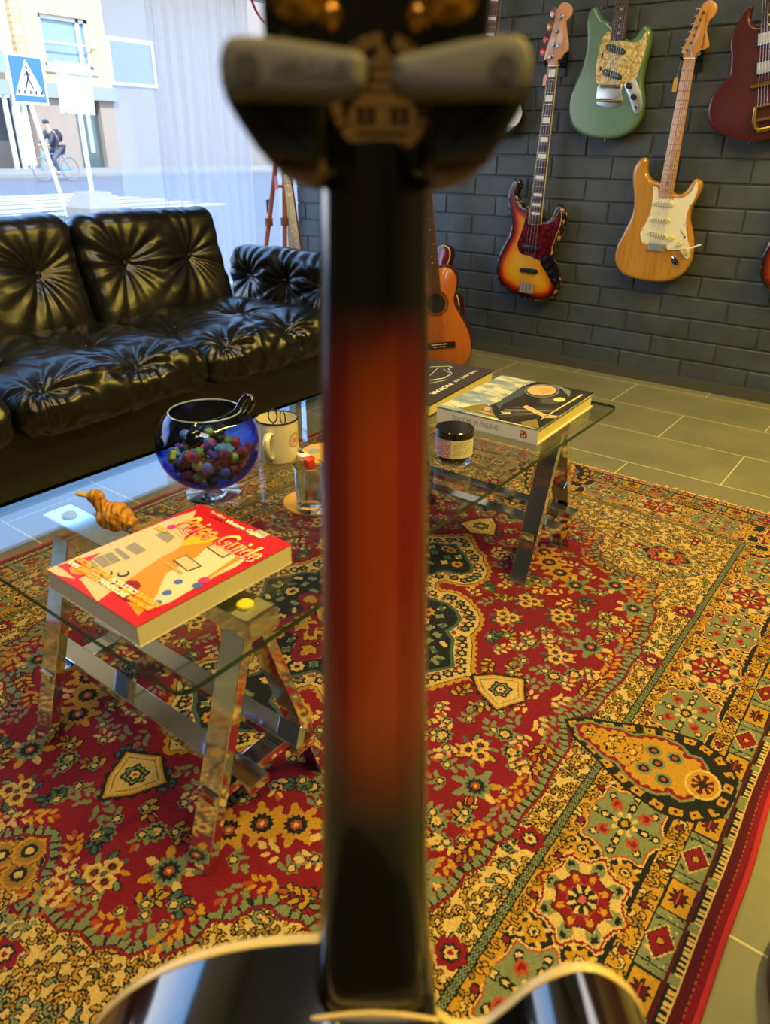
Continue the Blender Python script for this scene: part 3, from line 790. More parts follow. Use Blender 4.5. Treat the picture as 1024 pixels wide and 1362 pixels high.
def sunburst(name, stops, wear=None, rough=.22, rev=False):
    t = NT(name); a = t.n('ShaderNodeAttribute', attribute_name='rim').outputs['Fac']; co = t.co()
    n = t.noise(18, 4, .6, co); f = t.math('ADD', t.math('MULTIPLY', a, 10.0), t.math('MULTIPLY', t.math('SUBTRACT', n, .5), .06))
    col = t.ramp(f, [(p, lin(c)) for p, c in stops])
    if wear:
        wn = t.noise(45, 5, .7, co); we = t.math('MULTIPLY', t.math('GREATER_THAN', wn, .572), t.math('LESS_THAN', a, wear))
        dots = t.math('GREATER_THAN', t.noise(150, 1, .5, co), .765)
        col = t.mix(t.math('MAXIMUM', we, t.math('MULTIPLY', dots, .7)), col, lin('cf9348'))
    return t.pbr(col, rough, 0, None, Coat_Weight=.5, Coat_Roughness=.08)
def lerp(a, b, t): return (a[0]+(b[0]-a[0])*t, a[1]+(b[1]-a[1])*t)
def quad(a, b, wa, wb):
    """four corners of a strip running from a to b with widths wa and wb"""
    d = Vector(b)-Vector(a); d.normalize(); p = Vector((-d.y, d.x))
    return [tuple(Vector(a)-p*wa/2), tuple(Vector(b)-p*wb/2), tuple(Vector(b)+p*wb/2), tuple(Vector(a)+p*wa/2)]
def neck(parent, bot, nut, wb, wn, n0, n1, board, back, frets=21, scale_to=None, dots=None, blocks=None, dotmat=None, one_piece=False):
    q = quad(bot, nut, wb, wn)
    mb = MB(); d = (Vector(nut)-Vector(bot)); L = d.length; d.normalize(); p = Vector((-d.y, d.x))
    # shaft: half round section under the board
    vs = []; k = 9
    for c, w_ in ((Vector(bot), wb), (Vector(nut), wn)):
        for i in range(k): a = PI*i/(k-1); vs.append((*(c+p*(math.cos(a)*w_/2)), n0-math.sin(a)*.017))
    mb.add(vs, [(i, i+1, k+i+1, k+i) for i in range(k-1)]+[tuple(range(k))[::-1], tuple(range(k, 2*k)), (0, k, 2*k-1, k-1)])
    sh = obj('neck', mb, back, parent, ang=50)
    fb = MB(); fb.prism(q if area2(q) > 0 else q[::-1], n0, n1, .0012, 2, rb=0)
    sl = scale_to if scale_to else L*1.33
    fm_ = fb; fb.cur = 1
    pos = [0]+[sl*(1-2**(-i/12)) for i in range(1, frets+1)]
    for i in range(1, frets+1):
        if pos[i] < L-.002:
            c = Vector(nut)-d*pos[i]; w_ = wn+(wb-wn)*pos[i]/L
            fm_.tube([(*(c-p*w_*.49), n1+.0003), (*(c+p*w_*.49), n1+.0003)], .0011, 6)
    im = fb; fb.cur = 2
    for i in ((3, 5, 7, 9, 12, 15, 17, 19, 21) if blocks is None else blocks):
        if i <= frets and pos[i] < L-.001:
            c = Vector(nut)-d*(pos[i]+pos[i-1])/2; w_ = wn+(wb-wn)*pos[i]/L
            if blocks is not None:
                hl_ = (pos[i]-pos[i-1])*.28; im.prism([tuple(c-p*w_*.36-d*hl_), tuple(c+p*w_*.36-d*hl_), tuple(c+p*w_*.36+d*hl_), tuple(c-p*w_*.36+d*hl_)][::1], n1, n1+.0004, 0, 1)
            else:
                for s_ in ((0,) if i % 12 else (-.25, .25)): im.lathe([(0, .0004), (.0032, .0004), (.0032, 0)], 12, (*(c+p*s_*w_), n1))
    fo = obj('fingerboard', fb, [board, STEEL, dotmat or WHITEP], parent, ang=40)
    nb = MB(); c = Vector(nut)+d*.002; nb.box((c.x, c.y, (n1+.001)), (wn, .004, .005), math.atan2(-d.x, d.y)); obj('nut', nb, WHITEP, parent)
    return d, p
def strings(parent, a0, a1, w0, w1, n0, n1, k, ends=None):
    sm = MB(); A, B_ = Vector(a0), Vector(a1); d = (B_-A).normalized(); p = Vector((-d.y, d.x))
    for i in range(k):
        s_ = i/(k-1)-.5; pts = [(*(A+p*s_*w0), n0), (*(B_+p*s_*w1), n1)]
        if ends: pts.append((*ends[i], n1-.002))
        sm.tube(pts, .0005+.00025*(k-1-i)/k, 5, caps=False)
    obj('strings', sm, STEEL, parent, kind='stuff')
def knob(parent, c, n, r=.0095, h=.014, mat=BLACKP, name='knob'):
    return obj(name, MB().lathe([(0, n+h), (r*.86, n+h), (r*.92, n+h-.001), (r, n)], 20, (c[0], c[1], 0)), mat, parent)
def pickup_oval(parent, c, L, w_, ang, n, mat, name='pickup', poles=0, h=.006, pm=None, rnd=.45):
    u = Vector((math.cos(ang), math.sin(ang))); v = Vector((-u.y, u.x)); pts = []
    for k in range(24):
        a = 2*PI*k/24; ca, sa = math.cos(a), math.sin(a); q = Vector(c)+u*(abs(ca)**rnd*(1 if ca > 0 else -1)*L/2)+v*(abs(sa)**rnd*(1 if sa > 0 else -1)*w_/2); pts.append(tuple(q))
    o = obj(name, MB().prism(pts, n, n+h, .001, 2), mat, parent)
    if poles:
        pm_ = MB()
        for i in range(poles): q = Vector(c)+u*((i/(poles-1)-.5)*L*.72); pm_.lathe([(0, h+.0006), (.0025, h+.0006), (.0025, h)], 10, (q.x, q.y, n))
        obj('pole_pieces', pm_, pm or STEEL, o)
    return o
def hanger(name, fr_, a, b, label, group='wall hooks holding the guitars', hdepth=.1):
    """yoke hook fixed to the bricks: plate, arm, two rubber-coated prongs; a,b in the wall frame of the guitar"""
    o = fr_.o+fr_.x*a+fr_.y*b
    t = thing(name, label, 'guitar hook', Matrix.Translation(Vector((o.x, WALL_Y, o.z))), group)
    dist = WALL_Y-(fr_.o.y)                                         # back plane of the guitar to the wall
    obj('plate', MB().box((0, -.004, .0), (.05, .008, .09)), BLACKP, t)
    obj('arm', MB().tube([(0, -.008, 0), (0, -.03, -.004), (0, -dist-.004, -.006)], .006, 10), BLACKP, t)
    for s_ in (-1, 1):
        y0 = -dist-.004
        obj('prong', MB().tube([(0, y0, -.006), (s_*.016, y0, -.006), (s_*.029, y0-.008, -.004), (s_*.031, y0-.03, -.002), (s_*.033, y0-.052, .006)], [.006, .0075, .008, .0085, .0075], 10), BLACKP, t)
    return t
def strap_pin(parent, c, n, d):
    obj('strap_button', MB().tube([(c[0], c[1], n), (c[0]+d[0]*.006, c[1]+d[1]*.006, n), (c[0]+d[0]*.007, c[1]+d[1]*.007, n), (c[0]+d[0]*.013, c[1]+d[1]*.013, n)], [.0025, .0028, .0028, .007], 10), STEEL, parent)
YF = WALL_Y-.085           # front plane of the bodies
def wall_frame(px, py, th=.044):
    o = ony(px, py, YF); return Fr((o.x, YF+th, o.z), (1, 0, 0), (0, 0, 1))

# ---- natural ash guitar, white guard
TH = .044
fr = wall_frame(880, 310)
P = lambda l, n=TH: fr.pts(l, 800, 150, 4.571, n)
P3 = lambda l, n=TH: fr.pts(l, 640, 0, 2.667, n)
g = thing('electric_guitar', 'natural amber wood electric guitar with cream pickguard, maple neck and white-tipped tremolo arm', 'electric guitar', fr, 'electric guitars hanging on the brick wall')
body = smooth(P([(270, 273), (237, 300), (212, 350), (207, 420), (215, 500), (212, 580), (190, 650), (150, 730), (115, 800), (99, 870), (110, 930), (150, 975), (220, 1003), (300, 1018), (390, 1022), (450, 1010), (510, 972), (550, 912), (568, 840), (570, 770), (560, 700), (550, 640), (560, 580), (590, 525), (617, 470), (625, 430), (610, 406), (585, 401), (562, 425), (535, 465), (500, 492), (465, 490), (445, 475), (425, 450), (370, 420), (330, 410), (306, 385), (295, 350), (298, 300), (290, 276)], 0), 5)
ash = wood('amber_ash', 'a46e2a', 'c69240', .2, (26, 2.2, 26), .6)
solid_body('body', body, TH, g, ash, .013)
gd = smooth(P([(320, 452), (343, 460), (350, 508), (390, 518), (430, 520), (470, 522), (510, 510), (547, 478), (572, 428), (583, 424), (584, 470), (560, 535), (530, 585), (515, 640), (513, 700), (524, 770), (538, 830), (538, 870), (520, 886), (498, 872), (478, 842), (430, 834), (400, 830), (388, 803), (330, 800), (264, 800), (241, 772), (238, 720), (268, 672), (298, 600), (312, 520), (314, 460)]), 3)
GUARD = M('e6dfc0', .35, var=.03)
go = obj('pickguard', MB().prism(gd, TH, TH+.0025, .0005, 1), GUARD, g)
bot = P([(389, 515)])[0]; nut = P3([(740, 210)])[0]
MAPLE = wood('amber_maple', 'b87c34', 'd39a4e', .3, (30, 3, 30), .4)
d, p = neck(g, bot, nut, .056, .042, TH+.001, TH+.007, MAPLE, MAPLE, 21, .648, dotmat=BLACKP)
CREAMP = M('dcd3ac', .4)
for i, (a, b) in enumerate((((320, 550), (437, 557)), ((302, 648), (418, 655)), ((290, 725), (398, 755)))):
    A, B_ = P([a, b]); c = lerp(A, B_, .5); ang = math.atan2(B_[1]-A[1], B_[0]-A[0]); pickup_oval(g, c, .083, .018, ang, TH+.0025, CREAMP, 'pickup', 6, .005, M('4a4438', .4))
for q in ((425, 760), (475, 795), (512, 850)): knob(g, P([q])[0], TH+.0025, .0095, .013, M('d8c878', .4), 'knob')
A, B_ = P([(475, 705), (508, 755)]); ang = math.atan2(B_[1]-A[1], B_[0]-A[0]); c = lerp(A, B_, .5)
obj('selector_switch', MB().box((*c, TH+.0028), (.03, .0022, .0008), ang).tube([(*B_, TH+.002), (B_[0], B_[1], TH+.014)], .003, 8), BLACKP, g)
br = MB(); c = P([(332, 815)])[0]; ang = -.03
br.box((*c, TH+.002), (.066, .03, .003), ang)
for i in range(6): q = (c[0]-.0265+.0106*i, c[1]-.001); br.box((*q, TH+.0065), (.0095, .022, .006), ang); 
obj('bridge', br, M('cfcfcc', .42, 1), g, smooth_=False)
A = P([(388, 842)], TH+.02)[0]; B_ = P([(520, 832)], TH+.025)[0]; Cc = P([(603, 802)], TH+.03)[0]
ta = obj('tremolo_arm', MB().tube([(A[0]-.004, A[1], TH+.004), (A[0], A[1], TH+.015), (*lerp(A, B_, .5), TH+.022), (*B_, TH+.025)], .0022, 8), STEEL, g)
obj('tip', MB().tube([(*B_, TH+.025), (*lerp(B_, Cc, .5), TH+.028), (*Cc, TH+.03)], [.0028, .004, .0038], 10), WHITEP, ta)
A = P([(448, 907)])[0]
jk = obj('jack_plate', MB().prism([(A[0]+.026*math.cos(t_)*math.cos(-.98)-.0125*math.sin(t_)*math.sin(-.98), A[1]+.026*math.cos(t_)*math.sin(-.98)+.0125*math.sin(t_)*math.cos(-.98)) for t_ in [2*PI*k/28 for k in range(28)]], TH, TH+.003, .0015, 2), CHROME, g)
obj('socket', MB().lathe([(0, .0005), (.006, .0005), (.0075, .002), (.0075, 0)], 16, (A[0]+.003, A[1]-.004, TH+.003)), BLACKP, jk)
sc_ = MB()
for q in ((325, 464), (296, 618), (250, 711), (265, 792), (436, 524), (575, 450), (537, 565), (503, 680), (523, 780), (520, 872), (398, 803)): sc_.lathe([(0, .0006), (.0022, .0004), (.0025, 0)], 8, (*P([q])[0], TH+.0025))
obj('guard_screws', sc_, M('5a5348', .4), go, kind='stuff')
hs = smooth(P3([(719, 207), (712, 190), (714, 175), (724, 155), (740, 122), (757, 78), (775, 38), (790, 12), (812, 1), (832, 10), (837, 32), (824, 58), (806, 78), (799, 108), (806, 148), (805, 168), (792, 176), (775, 182), (763, 207)], TH+.001), 4)
hd = obj('headstock', MB().prism(hs, TH-.009, TH+.005, .0012, 2), MAPLE, g)
posts = P3([(788, 45), (777, 70), (763, 98), (755, 125), (743, 153), (730, 178)], TH+.005); pegs = P3([(768, 30), (760, 56), (748, 84), (738, 112), (728, 140), (717, 168)], TH)
for a, b in zip(posts, pegs):
    t_ = obj('tuner', MB().lathe([(0, .012), (.0028, .012), (.0028, .002), (.0048, .002), (.0048, 0)], 12, (*a, TH+.005)).tube([(*lerp(a, b, .5), TH-.012), (*b, TH-.012)], .0022, 8), STEEL, hd)
    q = lerp(a, b, 1.05); obj('peg', MB().ball((*q, TH-.012), .008, 10, (1, .62, .45)), STEEL, t_)
strings(g, P([(332, 810)])[0], nut, .052, .036, TH+.011, TH+.009, 6, ends=posts[::-1])
dk = M('3a2412', .5)
la = P3([(790, 172), (801, 100)], TH+.0052); a_ = math.atan2(la[1][1]-la[0][1], la[1][0]-la[0][0])
text('Fender', .02, dk, hd, la[0][0]-.001, la[0][1], TH+.0052, a_, 'lettering', w=.05, shear=.3, bold=.0002, h=.012)
text('STRATOCASTER', .01, dk, hd, *P3([(795, 108)], TH+.0052)[0], TH+.0052, a_+.03, 'lettering', w=.055, h=.005)
strap_pin(g, P([(289, 274)])[0], TH/2, (0, 1)); strap_pin(g, P([(302, 1018)])[0], TH/2, (0, -1))
hg = P3([(740, 205)], TH)[0]; hanger('guitar_hook', fr, hg[0], hg[1]+.004, 'black padded wall hook under the headstock of the natural amber guitar')
# swing tag on a string
o_ = fr.o+fr.x*P3([(712, 212)])[0][0]+fr.y*P3([(712, 212)])[0][1]; o_.y -= .05
tg = thing('swing_tag', 'small kraft paper tag hanging beside the maple neck', 'tag', Matrix.Translation(o_))
obj('cord', MB().tube([(0, 0, 0), (-.004, 0, -.03), (-.008, 0, -.062)], .0006, 5), M('b0a070', .8), tg)
obj('card', MB().prism([(-.016, -.062), (-.008, -.056), (0, -.062), (0, -.105), (-.016, -.105)], 0, .0008).xf(Matrix(((1, 0, 0, 0), (0, 0, -1, 0), (0, 1, 0, 0), (0, 0, 0, 1)))), M('b8953f', .7), tg)

# ---- worn sunburst bass
fr = wall_frame(706, 300)
P = lambda l, n=TH: fr.pts(l, 640, 150, 5.2375, n)
P3 = lambda l, n=TH: fr.pts(l, 640, 0, 2.667, n)
PH = lambda l, n=TH: fr.pts(l, 700, 0, 10.24, n)
g = thing('electric_bass', 'worn sunburst electric bass with tortoiseshell guard and block inlays on the brick wall', 'electric bass', fr, 'electric guitars hanging on the brick wall')
body = smooth(P([(265, 458), (240, 485), (220, 540), (212, 600), (220, 680), (232, 760), (225, 830), (190, 900), (150, 980), (130, 1060), (133, 1130), (160, 1190), (220, 1240), (300, 1280), (380, 1303), (450, 1310), (512, 1290), (552, 1245), (568, 1180), (560, 1120), (535, 1060), (517, 1000), (527, 940), (562, 880), (595, 800), (608, 730), (603, 680), (587, 645), (562, 636), (540, 660), (518, 710), (490, 740), (458, 758), (430, 745), (400, 700), (350, 652), (318, 638), (292, 608), (280, 560), (300, 505), (292, 466)], 0), 5)
sb_ = sunburst('worn_sunburst', [(0, '0c0b0b'), (.16, '120b0a'), (.24, '5a1010'), (.36, 'a8240f'), (.52, 'd07a16'), (.75, 'd9961f'), (1, 'dba02a')], wear=.011)
solid_body('body', body, TH, g, sb_, .012)
def tort():
    t = NT('tortoiseshell'); n = t.noise(55, 4, .65, t.co(), 1.0)
    return t.pbr(t.ramp(n, [(.35, lin('26080c')), (.52, lin('4a0d14')), (.68, lin('8e1a1c'))]), .15, 0, None, Coat_Weight=.5)
TORT = tort()
gd = smooth(P([(315, 655), (334, 662), (332, 760), (345, 775), (413, 777), (430, 765), (470, 767), (512, 735), (545, 682), (556, 668), (560, 715), (552, 780), (522, 860), (497, 935), (490, 985), (470, 1000), (430, 1010), (405, 1030), (345, 1003), (283, 985), (256, 950), (253, 900), (276, 840), (302, 755), (312, 700)]), 3)
obj('pickguard_rim', MB().prism(gd, TH, TH+.0015, 0, 1), WHITEP, g); obj('pickguard', MB().prism(inset(gd if area2(gd) > 0 else gd[::-1], .0012), TH+.0015, TH+.0028, 0, 1), TORT, g)
cp = smooth(P([(430, 995), (470, 990), (500, 1000), (530, 1060), (545, 1130), (545, 1180), (520, 1205), (495, 1190), (470, 1140), (440, 1090), (418, 1055), (415, 1015)]), 3)
obj('control_plate', MB().prism(cp, TH, TH+.004, .0006, 1), M('3b3038', .2, .8), g)
for q in ((452, 1015), (470, 1065), (492, 1112)): knob(g, P([q])[0], TH+.004, .0105, .016, BLACKP)
knob(g, P([(513, 1163)])[0], TH+.004, .005, .008, BRASS, 'jack')
for i, (a, b) in enumerate((((288, 932), (420, 952)), ((268, 1090), (403, 1108)))):
    A, B_ = P([a, b]); pickup_oval(g, lerp(A, B_, .5), .092, .021, math.atan2(B_[1]-A[1], B_[0]-A[0])*.4, TH+.002, BLACKP, 'pickup', 4, .008)
bt_, nt_ = P([(375, 772)])[0], PH([(370, 905)])[0]
RW = M('3d2419', .45, var=.25, vs=60)
d, p = neck(g, bt_, nt_, .062, .040, TH+.001, TH+.007, RW, MAPLE, 20, .864, blocks=(1, 3, 5, 7, 9, 12, 15, 17, 19), dotmat=M('e2e0da', .25, var=.08))
q = quad(bt_, nt_, .0645, .0425); q2 = quad(bt_, nt_, .0622, .0402)
obj('binding', MB().prism(q, TH+.0012, TH+.0068, 0, 1), M('c8b268', .4), g)
br = MB(); c = P([(320, 1218)])[0]; br.box((*c, TH+.002), (.070, .046, .003), -.03).box((c[0], c[1]-.02, TH+.008), (.07, .004, .014), -.03)
for i in range(4): br.tube([(c[0]-.026+.0173*i, c[1]-.018, TH+.008), (c[0]-.026+.0173*i, c[1]+.02, TH+.008)], .0058, 10)
obj('bridge', br, M('cfcfcc', .42, 1), g)
hs = smooth(PH([(305, 905), (300, 860), (250, 835), (245, 790), (290, 620), (340, 470), (385, 300), (420, 140), (470, 55), (530, 30), (590, 55), (625, 120), (615, 200), (570, 265), (540, 300), (545, 400), (560, 500), (570, 620), (560, 690), (510, 740), (470, 800), (455, 850), (437, 905)], TH+.001), 4)
hd = obj('headstock', MB().prism(hs, TH-.009, TH+.005, .0015, 2), wood('pink_aged_maple', 'c08a6a', 'd8a587', .3, (30, 3, 30), .4), g)
posts = PH([(475, 235), (425, 420), (380, 605), (332, 778)], TH+.005); pegs = PH([(350, 165), (305, 345), (255, 520), (215, 695)], TH)
pc = [M('c98f88', .3, 1), M('b58a45', .3, 1), M('a04a52', .3, 1), M('c04a55', .3, 1)]
for i, (a, b) in enumerate(zip(posts, pegs)):
    t_ = obj('tuner', MB().lathe([(0, .013), (.0062, .013), (.0068, .002), (.009, .001), (.009, 0)], 16, (*a, TH+.005)).tube([(*lerp(a, b, .2), TH-.014), (*b, TH-.014)], .003, 8), STEEL, hd)
    pts = [(b[0]+.0135*math.cos(q_)*(1+.12*math.cos(2*q_)), b[1]+.019*math.sin(q_)) for q_ in [2*PI*k/20 for k in range(20)]]
    obj('peg', MB().prism(pts, TH-.016, TH-.012, .001, 2), pc[i], t_)
knob(hd, PH([(437, 628)])[0], TH+.005, .0085, .007, STEEL, 'string_tree')
la = PH([(500, 700), (540, 520)], TH+.0052); a_ = math.atan2(la[1][1]-la[0][1], la[1][0]-la[0][0])
text('Fender', .02, M('8d8a86', .4), hd, la[0][0], la[0][1], TH+.0052, a_, w=.05, shear=.3, bold=.0002, h=.011)
strings(g, P([(320, 1210)])[0], nt_, .052, .031, TH+.0125, TH+.010, 4, ends=posts[::-1])
strap_pin(g, P([(292, 466)])[0], TH/2, (0, 1)); strap_pin(g, P([(322, 1284)])[0], TH/2, (0, -1))
hg = PH([(365, 875)], TH)[0]; hanger('guitar_hook', fr, hg[0], hg[1]+.004, 'black padded wall hook under the headstock of the sunburst bass')
o_ = fr.o+fr.x*PH([(300, 915)])[0][0]+fr.y*PH([(300, 915)])[0][1]; o_.y -= .05
tg = thing('price_tag', 'small pink paper tag hanging beside the bass neck', 'tag', Matrix.Translation(o_))
obj('cord', MB().tube([(0, 0, 0), (-.001, 0, -.012), (-.003, 0, -.026)], .0006, 5), M('c8a0a0', .8), tg)
obj('card', MB().prism([(-.014, -.034), (-.006, -.026), (.003, -.03), (.002, -.066), (-.016, -.066)], 0, .0008).xf(Matrix(((1, 0, 0, 0), (0, 0, -1, 0), (0, 1, 0, 0), (0, 0, 0, 1)))), M('dfa9a9', .7), tg)

# ---- sage green guitar, pearl guard
fr = wall_frame(812, 120)
P = lambda l, n=TH: fr.pts(l, 740, 0, 3.605, n)
g = thing('electric_guitar', 'sage green electric guitar with yellowed pearl pickguard and chrome control plate', 'electric guitar', fr, 'electric guitars hanging on the brick wall')
body = smooth(P([(200, 40), (176, 60), (164, 110), (166, 180), (160, 250), (140, 330), (110, 400), (84, 470), (78, 540), (93, 600), (130, 642), (190, 662), (260, 668), (330, 655), (385, 620), (420, 560), (432, 490), (425, 400), (437, 320), (456, 240), (466, 180), (460, 140), (440, 127), (420, 145), (400, 178), (372, 197), (345, 190), (300, 150), (262, 107), (238, 98), (220, 68), (210, 46)], 0), 5)
t = NT('sage_paint'); co = t.co(scale=(90, 5, 90)); sage = t.pbr(t.mix(t.noise(1, 4, .6, co), lin('4f6e58'), lin('62836c')), .3, 0, None, Coat_Weight=.4, Coat_Roughness=.12)
solid_body('body', body, TH, g, sage, .012)
gd = smooth(P([(252, 152), (264, 160), (266, 190), (330, 196), (352, 204), (385, 202), (412, 182), (430, 152), (437, 160), (427, 240), (402, 320), (380, 378), (345, 392), (318, 405), (200, 402), (190, 350), (195, 290), (214, 210), (232, 165)]), 3)
t = NT('yellowed_pearl'); co = t.co(); v_ = t.n('ShaderNodeTexVoronoi'); v_.inputs['Scale'].default_value = 130; t.set(v_, 'Vector', co)
pearl = t.pbr(t.ramp(t.math('ADD', t.math('MULTIPLY', v_.outputs['Color'], .6), t.math('MULTIPLY', t.noise(60, 3, .6, co), .4)), [(.3, lin('a8884a')), (.55, lin('cfb978')), (.8, lin('ece0b4'))]), .2, 0, None, Coat_Weight=.5)
po = obj('pickguard', MB().prism(gd, TH, TH+.0025, .0005, 1), pearl, g)
DKP = M('2a3634', .35)
for a, b in (((245, 222), (328, 252)), ((232, 342), (308, 374))):
    A, B_ = P([a, b]); pickup_oval(g, lerp(A, B_, .5), .088, .024, math.atan2(B_[1]-A[1], B_[0]-A[0])*.95, TH+.0025, DKP, 'pickup', 6, .005, STEEL, rnd=.75)
for q in ((222, 266), (214, 329)): A = P([q])[0]; obj('slide_switch', MB().box((*A, TH+.004), (.006, .014, .004)), BLACKP, g)
ch = smooth(P([(207, 402), (260, 402), (316, 404), (313, 440), (318, 488), (292, 511), (240, 517), (206, 508), (191, 490), (195, 440)]), 2)
bp = obj('bridge_plate', MB().prism(ch, TH, TH+.003, .001, 2), M('d4dadc', .38, 1), g)
A, B_ = P([(215, 412), (312, 416)]); obj('bridge', MB().tube([(*A, TH+.012), (*B_, TH+.012)], .0045, 10).box((*lerp(A, B_, .5), TH+.006), (.082, .012, .008)), M('a58f5a', .3, 1), bp)
A, B_ = P([(195, 482), (314, 486)]); obj('tailpiece', MB().tube([(*A, TH+.010), (*B_, TH+.010)], .0055, 10), M('a58f5a', .3, 1), bp)
cpl = smooth(P([(375, 378), (384, 390), (400, 430), (412, 480), (408, 530), (388, 547), (370, 532), (352, 475), (326, 408), (345, 395)]), 3)
obj('control_plate', MB().prism(cpl, TH, TH+.003, .0008, 2), M('d0d6da', .38, 1), g)
for q in ((352, 413), (374, 465)): knob(g, P([q])[0], TH+.003, .0115, .016, BLACKP)
knob(g, P([(385, 513)])[0], TH+.003, .005, .006, CHROME, 'jack')
bt_ = P([(296, 192)])[0]; dn = Vector(P([(321, 0)])[0])-Vector(bt_); dn.normalize(); nt_ = tuple(Vector(bt_)+dn*.445)
d, p = neck(g, bt_, nt_, .056, .042, TH+.001, TH+.007, RW, MAPLE, 22, .610, dotmat=M('d8c888', .4))
hs = [(nt_[0]+d.x*y+p.x*x, nt_[1]+d.y*y+p.y*x) for x, y in ((-.021, 0), (-.026, .02), (-.05, .035), (-.045, .08), (-.035, .14), (-.02, .18), (.005, .185), (.022, .16), (.03, .10), (.034, .05), (.03, .02), (.021, 0))]
hd = obj('headstock', MB().prism(smooth(hs, 4), TH-.009, TH+.005, .0015, 2), MAPLE, g)
strings(g, P([(262, 412)])[0], nt_, .052, .036, TH+.0125, TH+.009, 6)
strap_pin(g, P([(204, 40)])[0], TH/2, (0, 1)); strap_pin(g, P([(223, 667)])[0], TH/2, (0, -1))
hanger('guitar_hook', fr, nt_[0], nt_[1]+.02, 'black padded wall hook holding the sage green guitar')

# ---- dark cherry double-horn guitar, partly out of frame on the right
fr = wall_frame(1010, 100)
P = lambda l, n=TH: fr.pts(l, 740, 0, 3.605, n)
g = thing('electric_guitar', 'dark cherry red double-horned electric guitar cut off by the right edge', 'electric guitar', fr, 'electric guitars hanging on the brick wall')
left = P([(950, 33), (925, 50), (890, 100), (856, 160), (842, 220), (846, 290), (838, 365), (800, 410), (762, 452), (738, 520), (740, 580), (765, 622), (820, 652), (885, 672), (960, 677), (1010, 673)], 0)
cutl = P([(1000, 128), (972, 134), (955, 125), (941, 105), (942, 72), (952, 42)], 0)
axa, axb = Vector(P([(1012, 673)], 0)[0]), Vector(P([(1034, 120)], 0)[0]); dn = (axb-axa).normalized()
def mir(q): v = Vector(q)-axa; t_ = dn*v.dot(dn); return tuple(axa+t_-(v-t_))
body = smooth(left+[mir(q) for q in left[::-1]][1:]+[mir(q) for q in cutl[::-1]]+cutl, 5)
CH = sunburst('cherry_stain', [(0, '54130f'), (.12, '47151a'), (.4, '4a2222'), (1, '502626')], None, .28)
solid_body('body', body, .036, g, CH, .008)
TS = .036
def AT(t_, off=0): v = axa+dn*t_+Vector((dn.y, -dn.x))*off; return (v.x, v.y)
def tpar(q): v = Vector(P([q], TS)[0])-axa; return v.dot(dn)
angs = math.atan2(-dn.x, dn.y)
for q, nm in (((1000, 185), 'pickup'), ((980, 328), 'pickup')):
    c = AT(tpar(q)); r1 = MB().box((*c, TS+.002), (.086, .042, .004), angs); ro = obj('pickup_ring', r1, M('2a2f52', .3), g)
    obj('pickup_cover', MB().box((*c, TS+.006), (.068, .036, .008), angs), M('d4d6d8', .42, 1), ro)
c = AT(tpar((970, 412))); A = Vector(c)-Vector((dn.y, -dn.x))*.047; B_ = Vector(c)+Vector((dn.y, -dn.x))*.047
obj('bridge', MB().tube([(*A, TS+.013), (*B_, TS+.013)], .006, 10).tube([(*A, TS), (*A, TS+.016)], .005, 10).tube([(*B_, TS), (*B_, TS+.016)], .005, 10), BRASS, g)
vt_ = MB(); t0_, t1_, t2_ = tpar((960, 515)), tpar((955, 580)), tpar((940, 632))
for s_ in (-1, 1): vt_.tube([(*AT(t0_, s_*.034), TS+.012), (*AT(t1_, s_*.038), TS+.016), (*AT(t2_+.01, s_*.034), TS+.010), (*AT(t2_, s_*.022), TS+.006)], [.005, .007, .007, .005], 10)
vt_.tube([(*AT(t0_, -.036), TS+.012), (*AT(t0_, .036), TS+.012)], .0042, 10).tube([(*AT(t1_, -.04), TS+.016), (*AT(t1_, .04), TS+.016)], .005, 10).tube([(*AT(t2_, -.03), TS+.005), (*AT(t2_, .03), TS+.005)], .008, 10, flat=.6)
vt_.tube([(*AT(t1_+.01, .034), TS+.018), (*AT(t1_+.02, .04), TS+.03), (*AT(t1_+.02, .1), TS+.034)], .0035, 8)
obj('vibrato_tailpiece', vt_, BRASS, g)
for o1, o2 in ((.07, .11), (.055, .075), (.105, .10), (.09, .06)): knob(g, AT(o2-.02, o1), TS, .012, .018, BLACKP)
bt_ = AT(tpar((1024, 140))-.012); nt_ = AT(tpar((1024, 140))+.40)
neck(g, bt_, nt_, .056, .042, TS+.001, TS+.008, RW, M('4a1718', .3), 22, .628, dotmat=M('d8c888', .4))
hs = [(nt_[0]+dn.x*y+dn.y*x, nt_[1]+dn.y*y-dn.x*x) for x, y in ((-.021, 0), (-.036, .03), (-.042, .16), (-.02, .175), (0, .165), (.02, .175), (.042, .16), (.036, .03), (.021, 0))]
obj('headstock', MB().prism(hs, TS-.008, TS+.004, .001, 1), BLACKP, g)
strings(g, AT(t0_), nt_, .052, .036, TS+.016, TS+.010, 6); strap_pin(g, P([(925, 672)])[0], TS/2, (0, -1))
hanger('guitar_hook', fr, nt_[0], nt_[1]+.02, 'black padded wall hook holding the dark cherry guitar')

